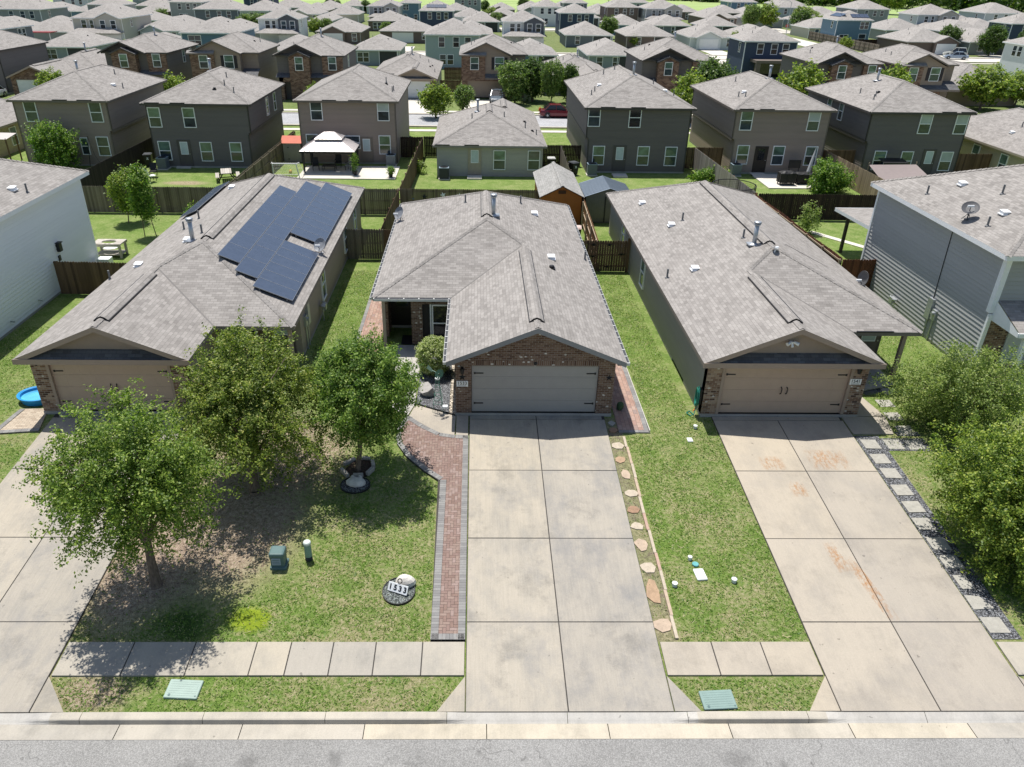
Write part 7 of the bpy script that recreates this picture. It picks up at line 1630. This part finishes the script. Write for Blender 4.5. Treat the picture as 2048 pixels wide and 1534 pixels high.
for x, y in ((gx1 - .35, gy1 - .35), (gx0 + .35, gy1 - .35)): b = MB(); b.lathe([(.16, -.08), (.12, .6), (.1, 1.0), (.2, 1.6)], (x, y, 0), 12); b.build('curtain', [paint('dark_curtain', (.03, .03, .035), .9)], gz_)
def chair(x, y, rz, lb, m, name='patio_chair', swing=False):
    h = thing(name, (x, y, -.07), lb, 'chair', None, rz); ORG[h.name] = Vector((0, 0, 0)); b = MB(); b.box(-.27, -.27, .38, .27, .25, .44); b.build('seat', [m], h); b = MB(); b.beam((0, .25, .42), (0, .42, 1.0), .52, .05); b.build('backrest', [m], h)
    for sx in (-.25, .25):
        for sy in (-.24, .24): b = MB(); b.beam((sx, sy, 0), (sx, sy, .4), .035); b.build('leg', [BLACK], h)
        b = MB(); b.beam((sx, -.25, .62), (sx, .3, .62), .05, .03); b.build('armrest', [BLACK], h)
    return h
chair(-15.9, 40.0, .3, 'dark patio chair at left under the gazebo', BLACK); chair(-13.1, 40.2, -.4, 'grey swivel patio chair at right under the gazebo', paint('grey_sling', (.28, .28, .27), .8)); chair(-14.2, 41.2, 0, 'dark patio chair at the back under the gazebo', BLACK)
h = thing('patio_table', (-14.75, 40.0, -.07), 'low dark table in the middle under the gazebo', 'table'); b = MB(); b.box(-15.3, 39.6, .32, -14.2, 40.4, .38); b.build('tabletop', [BLACK], h)
for sx in (-15.25, -14.25):
    for sy in (39.65, 40.35): b = MB(); b.beam((sx, sy, -.07), (sx, sy, .32), .04); b.build('leg', [BLACK], h)
for x, y, lb in ((-9.35, 37.75, 'small potted plant on the sunlit patio corner of the gazebo yard'), (-12.35, 38.35, 'tall narrow potted plant by the right gazebo post')):
    h = thing('potted_plant', (x, y, -.07), lb, 'potted plant'); b = MB(); b.lathe([(.14, -.07), (.2, .28), (.17, .28), (.0, .24)], (x, y, 0), 14); b.build('pot', [BLACK], h); V, _ = crown_arrays(int(abs(x) * 10), (x, y, .5 if x > -10 else .95), (.25, .25, .25 if x > -10 else .75), 60, 14, .05, .15, holes=0); o = bpy.data.objects.new('foliage', leaf_mesh('foliage', V - np.array((x, y, -.07)), LF_G)); COL.objects.link(o); o.parent = h
# goal, picnic table, yard furniture
WHM = paint('goal_white', (.7, .7, .7), .4); gl = thing('soccer_goal', (-17.7, 37.2, -.15), 'small white soccer goal with a net in the gazebo yard', 'soccer goal'); b = MB(); A = [(-18.72, 36.8, -.12), (-18.72, 36.8, 1.15), (-16.82, 36.8, 1.15), (-16.55, 36.6, -.12)]; b.tube(A, .04); b.tube([A[1], (-18.9, 37.4, 1.15), (-19.1, 38.5, -.12), A[0]], .025); b.tube([A[2], (-16.7, 37.4, 1.15), (-16.5, 38.5, -.12), A[3]], .025); b.tube([(-19.1, 38.5, -.12), (-16.5, 38.5, -.12)], .025); b.build('frame', [WHM], gl)
b = MB()
for i in range(17): x = -18.9 + i * .14; b.tube([(x, 36.85, 1.14), (x, 37.4, 1.12), (x - .1 + .02 * i * .3, 38.5, -.1)], .006, 4)
for k in range(9): t = k / 8; b.tube([(-18.9 - .2 * t, 37.4 + 1.1 * t, 1.12 - 1.22 * t), (-16.7 + .2 * t, 37.4 + 1.1 * t, 1.12 - 1.22 * t)], .006, 4)
b.build('net', [WHM], gl, uv=False)
boulder((-17.9, 39.2, 0), (.14, .14, .14), 1, paint('yellow_ball', (.65, .4, .06), .5), 'ball', None, 'yellow-orange ball behind the soccer goal', 'ball')
GTM = wood('grey_table_wood', (.50, .46, .41), (.30, .27, .235)); pt = thing('picnic_table', (-22.4, 36.4, -.15), 'grey-topped picnic table with attached bench behind the charcoal house', 'picnic table')
T = Matrix.Translation((-22.45, 36.6, -.15)) @ Matrix.Rotation(R(18), 4, 'Z'); b = MB()
for i in range(5): b.box(-.4 + i * .165, -.9, .72, -.245 + i * .165, .9, .76, 0, T)
b.build('tabletop', [GTM], pt)
for sx in (-.85, .75): b = MB(); b.box(sx, -.85, .42, sx + .14, .85, .46, 0, T); b.box(sx + .15, -.85, .42, sx + .28, .85, .46, 0, T); b.build('bench', [GTM], pt)
for sy in (-.6, .6):
    for s in (-1, 1): b = MB(); b.beam(T @ Vector((s * .7, sy, 0)), T @ Vector((s * .25, sy, .72)), .05, .09); b.build('leg', [BLACK], pt)
    b = MB(); b.beam(T @ Vector((-.8, sy, .39)), T @ Vector((.95, sy, .39)), .05, .07); b.build('cross_bar', [BLACK], pt)
yt = thing('grill_table', (-24.0, 18.35, -.15), 'pale wooden garden table with a round hole in its top', 'table'); b = MB(); X0, X1, Y0, Y1 = -24.85, -23.15, 17.75, 18.75; cx2, cy2 = -24.0, 18.25; n = 24
for i in range(n):
    a0, a1 = 2 * math.pi * i / n, 2 * math.pi * (i + 1) / n
    def edge(a):
        c, s = math.cos(a), math.sin(a); k = min((X1 - cx2) / max(1e-6, abs(c)), (Y1 - cy2) / max(1e-6, abs(s))); return (cx2 + c * k, cy2 + s * k)
    p, q = edge(a0), edge(a1); u, v = (cx2 + .42 * math.cos(a0), cy2 + .3 * math.sin(a0)), (cx2 + .42 * math.cos(a1), cy2 + .3 * math.sin(a1)); pl_ = [u, p] + ([(X1 if abs(math.cos((a0 + a1) / 2)) > 0 and math.cos((a0 + a1) / 2) > 0 else X0, Y1 if math.sin((a0 + a1) / 2) > 0 else Y0)] if abs(p[0] - q[0]) > .01 and abs(p[1] - q[1]) > .01 else []) + [q, v]; b.prism(pl_, .66, .72)
b.box(X0, Y0, .56, X1, Y0 + .03, .66); b.box(X0, Y1 - .03, .56, X1, Y1, .66); b.build('tabletop', [GTM], yt)
for x in (X0 + .12, X1 - .12):
    for y in (Y0 + .1, Y1 - .1): b = MB(); b.box(x - .06, y - .06, -.15, x + .06, y + .06, .66); b.build('leg', [GTM], yt)
b = MB(); b.box(X0 + .08, Y0 + .06, .02, X1 - .08, Y1 - .06, .07); b.build('shelf', [GTM], yt); b = MB(); b.lathe([(0, .32), (.42, .33), (.42, .36), (0, .36)], (cx2, cy2, 0), 20, sy=.75); b.build('lid', [WHITE], yt)
b = MB(); b.box(-23.95, 16.2, -.15, -23.25, 16.75, .35); tag(b.build('meter_box', [WHITE], bevel=.03), 'low white box against the rear corner of the white house', 'box')
for (x, y, rz, m, lb) in ((-28.2, 35.9, 2.4, WHITE, 'white and black garden chair at the edge of the picnic table yard'), (-28.6, 37.4, .2, BLACK, 'dark garden chair behind the white and black one')): chair(x, y, rz, lb, m, 'garden_chair')
b = MB(); b.lathe([(.45, 0), (.5, .2), (.45, .22), (0, .18)], (-29.6, 35.4, -.1), 18); tag(b.build('fire_pit', [BLACK]), 'low round black fire pit by the back fence of the picnic table yard', 'fire pit')
# patio set under black covers, closed umbrella, shade sail, trampoline
def cover(x0, x1, y0, y1, z, lb, seed, legs=True):
    g = random.Random(seed); h = thing('covered_grill', ((x0 + x1) / 2, (y0 + y1) / 2, -.07), lb, 'covered grill'); b = MB(); n = 7
    def P(i, j): 
        fx, fy = i / n, j / n; e = min(fx, 1 - fx, fy, 1 - fy); return (x0 + (x1 - x0) * fx, y0 + (y1 - y0) * fy, z * (.86 + .14 * min(1, e * 4)) + g.uniform(-.03, .03))
    Gd = [[P(i, j) for j in range(n + 1)] for i in range(n + 1)]
    for i in range(n):
        for j in range(n): b.face([Gd[i][j], Gd[i + 1][j], Gd[i + 1][j + 1], Gd[i][j + 1]])
    ring = [Gd[i][0] for i in range(n + 1)] + [Gd[n][j] for j in range(1, n + 1)] + [Gd[i][n] for i in range(n - 1, -1, -1)] + [Gd[0][j] for j in range(n - 1, 0, -1)]
    lo = [(p[0] + g.uniform(-.05, .05), p[1] + g.uniform(-.05, .05), .12) for p in ring]
    for i in range(len(ring)): k = (i + 1) % len(ring); b.face([ring[i], lo[i], lo[k], ring[k]])
    b.build('cover', [paint('black_cover', (.014, .014, .015), .55, .3, 4)], h)
    for x in (x0 + .1, x1 - .1):
        for y in (y0 + .1, y1 - .1): b = MB(); b.box(x - .03, y - .03, -.07, x + .03, y + .03, .3); b.build('leg', [BLACK], h)
cover(22.3, 23.6, 36.2, 37.0, 1.02, 'boxy black-covered grill on the small patio, left one', 1); cover(23.8, 25.2, 36.5, 37.4, .85, 'low black-covered table on the small patio, right one', 2)
h = thing('cabinet', (24.8, 39.9, -.15), 'black panel standing against the wall of the patio house', 'panel'); b = MB(); b.box(24.2, 39.7, .55, 25.2, 39.8, 1.2); b.build('panel', [BLACK], h)
for x in (24.3, 25.1): b = MB(); b.box(x - .03, 39.72, -.1, x + .03, 39.78, .56); b.build('leg', [BLACK], h)
um = thing('closed_umbrella', (25.3, 38.2, -.07), 'folded grey patio umbrella leaning on its stand', 'umbrella'); b = MB(); b.cyl((25.15, 38.0, -.05), (25.75, 38.6, 2.6), .025, .025, 8); b.build('pole', [GREYMETAL], um); b = MB(); b.cyl((25.25, 38.1, .45), (25.55, 38.4, 1.6), .16, .12, 9); b.cyl((25.55, 38.4, 1.6), (25.76, 38.62, 2.5), .12, .03, 9); b.build('canopy', [paint('grey_canvas', (.33, .34, .35), .85)], um); b = MB(); b.lathe([(.28, -.06), (.26, .0), (.05, .05), (0, .05)], (25.15, 38.0, 0), 16); b.build('base', [WHITE], um)
ss = thing('shade_sail', (29.4, 32.5, -.15), 'grey-brown shade sail on posts over toys at right', 'shade sail'); b = MB(); n = 8; cn = [(28.0, 31.0, 1.45), (31.8, 31.2, 1.6), (32.0, 34.4, 2.1), (28.4, 34.6, 2.0)]
def bil(u, v): p = [cn[0][k] * (1 - u) * (1 - v) + cn[1][k] * u * (1 - v) + cn[2][k] * u * v + cn[3][k] * (1 - u) * v for k in range(3)]; p[2] -= 1.2 * u * (1 - u) * v * (1 - v) * 2; return p
for i in range(n):
    for j in range(n): b.face([bil(i / n, j / n), bil((i + 1) / n, j / n), bil((i + 1) / n, (j + 1) / n), bil(i / n, (j + 1) / n)])
b.build('sail', [paint('sail_cloth', (.24, .20, .19), .9, .06)], ss)
for c in cn: b = MB(); b.cyl((c[0], c[1], -.2), (c[0], c[1], c[2] + .2), .04, .04, 8); b.build('post', [paint('post_tan', (.3, .24, .17))], ss)
boulder((30.6, 32.3, .25), (.5, .4, .35), 6, paint('orange_plastic', (.75, .30, .03), .4), 'ride_on_toy', None, 'orange plastic toy under the shade sail', 'toy')
tp = thing('trampoline', (16.6, 29.0, -.15), 'trampoline with a dark safety net behind the right house', 'trampoline'); b = MB(); n = 24; q = [(16.2 + 1.5 * math.cos(2 * math.pi * i / n) , 29.0 + 1.6 * math.sin(2 * math.pi * i / n)) for i in range(n + 1)]; b.tube([(x, y, 1.75) for x, y in q], .03, 6); b.tube([(x, y, .6) for x, y in q], .04, 6); b.build('ring', [BLACK], tp)
for i in range(0, n, 4): x, y = q[i]; b = MB(); b.cyl((x, y, -.15), (x, y, 1.8), .025, .025, 6); b.build('pole', [BLACK], tp)
b = MB(); b.face([(x, y, .6) for x, y in q[:-1]]); b.build('mat', [BLACK], tp); b = MB()
for i in range(n): 
    for k in range(4): u = i + k / 4; x = 16.2 + 1.5 * math.cos(2 * math.pi * u / n); y = 29.0 + 1.6 * math.sin(2 * math.pi * u / n); b.beam((x, y, .6), (x, y, 1.75), .008)
for z in np.arange(.75, 1.7, .12): b.tube([(x, y, z) for x, y in q], .005, 4)
b.build('net', [BLACK], tp, uv=False)
chair(27.2, 38.6, .2, 'dark red folded chair leaning by the tan side fence', paint('dark_red', (.17, .03, .03), .6), 'folding_chair')
cp = thing('swing_canopy', (32.6, 38.9, -.15), 'black canopied garden swing behind the rightmost charcoal house', 'garden swing'); b = MB(); b.face([(31.5, 38.3, 1.35), (33.6, 38.3, 1.35), (33.6, 39.5, 1.5), (31.5, 39.5, 1.5)]); b.face([(31.5, 38.3, 1.2), (33.6, 38.3, 1.2), (33.6, 38.3, 1.35), (31.5, 38.3, 1.35)]); b.build('canopy', [BLACK], cp); b = MB(); b.box(31.8, 38.6, .3, 33.3, 39.2, .42); b.box(31.8, 39.15, .4, 33.3, 39.25, .95); b.build('seat', [BLACK], cp)
for x in (31.5, 33.6): b = MB(); b.tube([(x, 38.2, -.15), (x, 38.9, 1.4), (x, 39.6, -.15)], .03); b.build('frame', [BLACK], cp)
sw = thing('swing_set', (-42.5, 42.4, -.15), 'timber frame with a pale cloth shade at the far left yard', 'shade frame'); b = MB(); b.face([(-45, 41.6, 1.95), (-42.3, 41.6, 1.9), (-42.3, 43.4, 2.1), (-45, 43.4, 2.15)]); b.build('cloth', [paint('pale_cloth', (.5, .46, .44), .9)], sw)
for x in (-44.9, -42.4):
    for y in (41.7, 43.3): b = MB(); b.beam((x, y, -.15), (x, y, 1.95), .09); b.build('post', [W_BROWN], sw)
b = MB(); b.tube([(-35.2, 40.6, -.1), (-34.9, 40.7, 2.4)], .03); b.tube([(-34.9, 40.7, 2.4), (-34.6, 40.6, .9), (-34.2, 40.4, .3), (-33.4, 40.3, .6)], .012); tag(b.build('bird_feeder_pole', [BLACK]), 'thin dark pole with a hanging wire beside the taupe left house', 'pole')
# ------------------------------------------------------------------ vehicles and street furniture
def car(label, x, y, rz, col, suv=False):
    pm = paint('car_' + col[0], col[1], .25, .03, 1); pm.node_tree.nodes['Principled BSDF'].inputs['Coat Weight'].default_value = .8
    h = thing('parked_car', (x, y, -.11), label, 'car', None, rz); ORG[h.name] = Vector((0, 0, 0)); hh = 1.75 if suv else 1.43; bl = .98 if suv else .88
    st = [(-2.32, .42, .66, .62), (-2.2, .28, .86, .80), (-1.75, .24, bl, .88), (-1.0, .22, bl + .03, .9), (0, .22, bl, .91), (.9, .22, bl - .03, .9), (1.5, .24, bl - .1, .88), (2.05, .28, bl - .2, .80), (2.3, .40, .56, .62)]; b = MB(); rings = []
    for X, zb, zt, w in st: zm = zb + (zt - zb) * .55; rings.append([(X, -w * .92, zb), (X, -w, zb + .08), (X, -w, zm), (X, -w * .93, zt - .03), (X, -w * .82, zt), (X, 0, zt + .03), (X, w * .82, zt), (X, w * .93, zt - .03), (X, w, zm), (X, w, zb + .08), (X, w * .92, zb)])
    for A, B in zip(rings[:-1], rings[1:]):
        for i in range(10): b.face([A[i], A[i + 1], B[i + 1], B[i]])
        b.face([A[10], A[0], B[0], B[10]])
    b.face(rings[0]); b.face(list(reversed(rings[-1])))
    ca = [(-2.1 if suv else -1.75, bl, .78), (-1.75 if suv else -1.15, hh, .62), (.15, hh, .62), (.95, bl - .02, .78)]
    t0, t1 = ca[1], ca[2]; b.face([(t0[0], -t0[2], hh), (t1[0], -t1[2], hh), (t1[0], 0, hh + .04), (t0[0], 0, hh + .04)]); b.face([(t0[0], 0, hh + .04), (t1[0], 0, hh + .04), (t1[0], t1[2], hh), (t0[0], t0[2], hh)])
    for s in (-1, 1):
        for a, c in ((ca[0], ca[1]), (ca[3], ca[2])): b.beam((a[0], s * a[2], a[1]), (c[0], s * c[2], c[1]), .07)
        b.beam((-.4, s * .79, bl), (-.4, s * .63, hh), .06); b.beam((ca[1][0], s * ca[1][2], hh), (ca[2][0], s * ca[2][2], hh), .06)
    b.build('body', [pm], h)
    for s in (-1, 1): g = MB(); g.face([(p[0], s * p[2] * .995, p[1] - .005) for p in ca]); g.build('window', [GL_DK], h)
    g = MB(); g.face([(ca[2][0], -.61, hh - .01), (ca[2][0], .61, hh - .01), (ca[3][0], .77, bl), (ca[3][0], -.77, bl)]); g.build('windscreen', [GL_DK], h); g = MB(); g.face([(ca[1][0], -.61, hh - .01), (ca[1][0], .61, hh - .01), (ca[0][0], .77, bl), (ca[0][0], -.77, bl)]); g.build('rear_window', [GL_DK], h)
    for wx in (-1.4, 1.4):
        for s in (-1, 1): w = MB(); w.cyl((wx, s * .72, .33), (wx, s * .925, .33), .33, .33, 18); wo = w.build('wheel', [BLACK], h); w = MB(); w.lathe([(0, .0), (.06, .01), (.2, -.015), (.215, .012), (.22, 0)], n=14, T=Matrix.Translation((wx, s * .926, .33)) @ Matrix.Rotation(-s * math.pi / 2, 4, 'X')); w.build('rim', [GREYMETAL], wo)
    for s in (-1, 1): g = MB(); g.cbox((2.17, s * .6, .6), (.18, .3, .13)); g.build('headlight', [WHITE], h); g = MB(); g.cbox((-2.22, s * .62, .7), (.16, .28, .14)); g.build('tail_light', [paint('tail_red', (.35, .02, .02), .3)], h)
    for s in (-1, 1): g = MB(); g.cbox((.75, s * .96, bl + .02), (.12, .16, .12)); g.build('mirror', [pm], h)
    return h
car('dark red sedan parked at the far kerb of the back street', 7.35, 67.75, 0, ('maroon', (.16, .012, .02))); car('blue-grey car parked nose out before the tan garage', .3, 79.0, -math.pi / 2, ('steel_blue', (.12, .15, .19)))
car('silver car cut by the left edge, parked on a drive across the back street', -64.0, 77.6, -math.pi / 2, ('silver', (.5, .52, .55))); car('silver off-road wagon on the driveway at upper right', 98.6, 147.3, R(155), ('pale_silver', (.55, .55, .5)), True); car('blue-grey car in front of the silver off-road wagon', 95.5, 141.5, R(160), ('light_blue', (.28, .34, .42)))
car('dark pickup-like car by the far pale garage', -46.5, 279, -math.pi / 2, ('charcoal', (.03, .03, .035)), True); car('dark wagon parked left of the blue solar house', 91.5, 196, R(20), ('black', (.02, .02, .022)), True)
HY = paint('hydrant_orange', (.50, .17, .04), .5, .15); h = thing('fire_hydrant', (5.25, 69.6, -.1), 'orange-brown fire hydrant behind the red sedan', 'fire hydrant'); b = MB(); b.lathe([(.17, 0), (.17, .06), (.12, .08), (.12, .6), (.16, .62), (.16, .66), (.13, .72), (.05, .8), (.04, .86), (0, .86)], (5.25, 69.6, -.1), 14); b.build('body', [HY], h)
for d in ((-1, 0), (1, 0), (0, -1)): b = MB(); b.cyl((5.25, 69.6, .38), (5.25 + d[0] * .22, 69.6 + d[1] * .22, .38), .07, .07, 10); b.build('nozzle', [HY], h)
h = thing('street_lamp', (80.0, 195.5, -.15), 'tall grey street lamp at the cross street', 'street lamp'); b = MB(); b.cyl((80.0, 195.5, -.15), (80.0, 195.5, 8.2), .1, .06, 10); b.build('pole', [GREYMETAL], h); b = MB(); b.tube([(80.0, 195.5, 8.1), (79.2, 195.3, 8.6), (77.8, 195.0, 8.8)], .05); b.build('arm', [GREYMETAL], h); b = MB(); b.cbox((77.4, 194.9, 8.78), (.9, .35, .16)); b.build('lamp_head', [GREYMETAL], h)
h = thing('stop_sign', (81.4, 199.5, -.15), 'red octagonal stop sign at the cross street corner', 'road sign'); b = MB(); b.cyl((81.4, 199.5, -.15), (81.4, 199.5, 2.1), .035, .035, 8); b.build('pole', [GREYMETAL], h); b = MB(); q = [(81.4 + .42 * math.cos(math.pi / 8 + i * math.pi / 4), 199.44, 2.4 + .42 * math.sin(math.pi / 8 + i * math.pi / 4)) for i in range(8)]; b.face(q); b.face([(x, y + .03, z) for x, y, z in reversed(q)]); s_ = b.build('sign_plate', [paint('stop_red', (.55, .03, .03), .5)], h); text_mesh('STOP', .26, .004, WHITE, 'lettering', s_, (81.4, 199.42, 2.4))
h = thing('carport', (-72.5, 168, -.15), 'red-roofed garden canopy beside the beige gabled house', 'canopy'); b = MB(); b.box(-94.5, 144, 2.6, -88.5, 147, 2.75); b.build('roof', [paint('dark_red_roof', (.22, .04, .04), .6)], h)
for x in (-94.2, -88.8): b = MB(); b.box(x - .08, 144.2, -.15, x + .08, 144.4, 2.6); b.build('post', [GREYMETAL], h)
# ------------------------------------------------------------------ light, sky, camera
ld = Vector((.53, -1.21, -4.06)).normalized()
su = bpy.data.lights.new('sun', 'SUN'); su.energy = 5.0; su.angle = R(.53); su.color = (1, .965, .905)
so = bpy.data.objects.new('sun', su); COL.objects.link(so); so.rotation_euler = ld.to_track_quat('-Z', 'Y').to_euler(); so.location = (0, 0, 60)
wd = bpy.data.worlds.new('World'); sc.world = wd; wd.use_nodes = True; nt = wd.node_tree; bg = nt.nodes['Background']
sk = nt.nodes.new('ShaderNodeTexSky'); sk.sky_type = 'NISHITA'; sk.sun_disc = False; sk.sun_elevation = math.asin(-ld.z); sk.sun_rotation = math.atan2(-ld.x, -ld.y); sk.air_density = 1.0; sk.dust_density = 1.2
nt.links.new(sk.outputs[0], bg.inputs[0]); bg.inputs[1].default_value = .098
cam = bpy.data.cameras.new('camera'); co = bpy.data.objects.new('camera', cam); COL.objects.link(co); sc.camera = co
cam.sensor_width = 36; cam.lens = 1516 / 2048 * 36; cam.shift_x = 51.5 / 2048; cam.clip_end = 4000; cam.clip_start = .5
t_, y_, r_ = R(28.7264), R(.9802), R(.7552)
fw = Vector((math.sin(y_), math.cos(y_), 0)); rt = Vector((math.cos(y_), -math.sin(y_), 0)); up_ = Vector((0, 0, 1))
f2 = fw * math.cos(t_) - up_ * math.sin(t_); u2 = up_ * math.cos(t_) + fw * math.sin(t_)
r3 = rt * math.cos(r_) + u2 * math.sin(r_); u3 = -rt * math.sin(r_) + u2 * math.cos(r_)
Mx = Matrix((r3, u3, -f2)).transposed().to_4x4(); Mx.translation = (-2.34, -25.29, 15.15); co.matrix_world = Mx
sc.view_settings.view_transform = 'Standard'; sc.view_settings.look = 'None'; sc.view_settings.gamma = 1; sc.view_settings.exposure = .27
sc.render.engine = 'CYCLES'; sc.cycles.max_bounces = 6; sc.cycles.transparent_max_bounces = 8
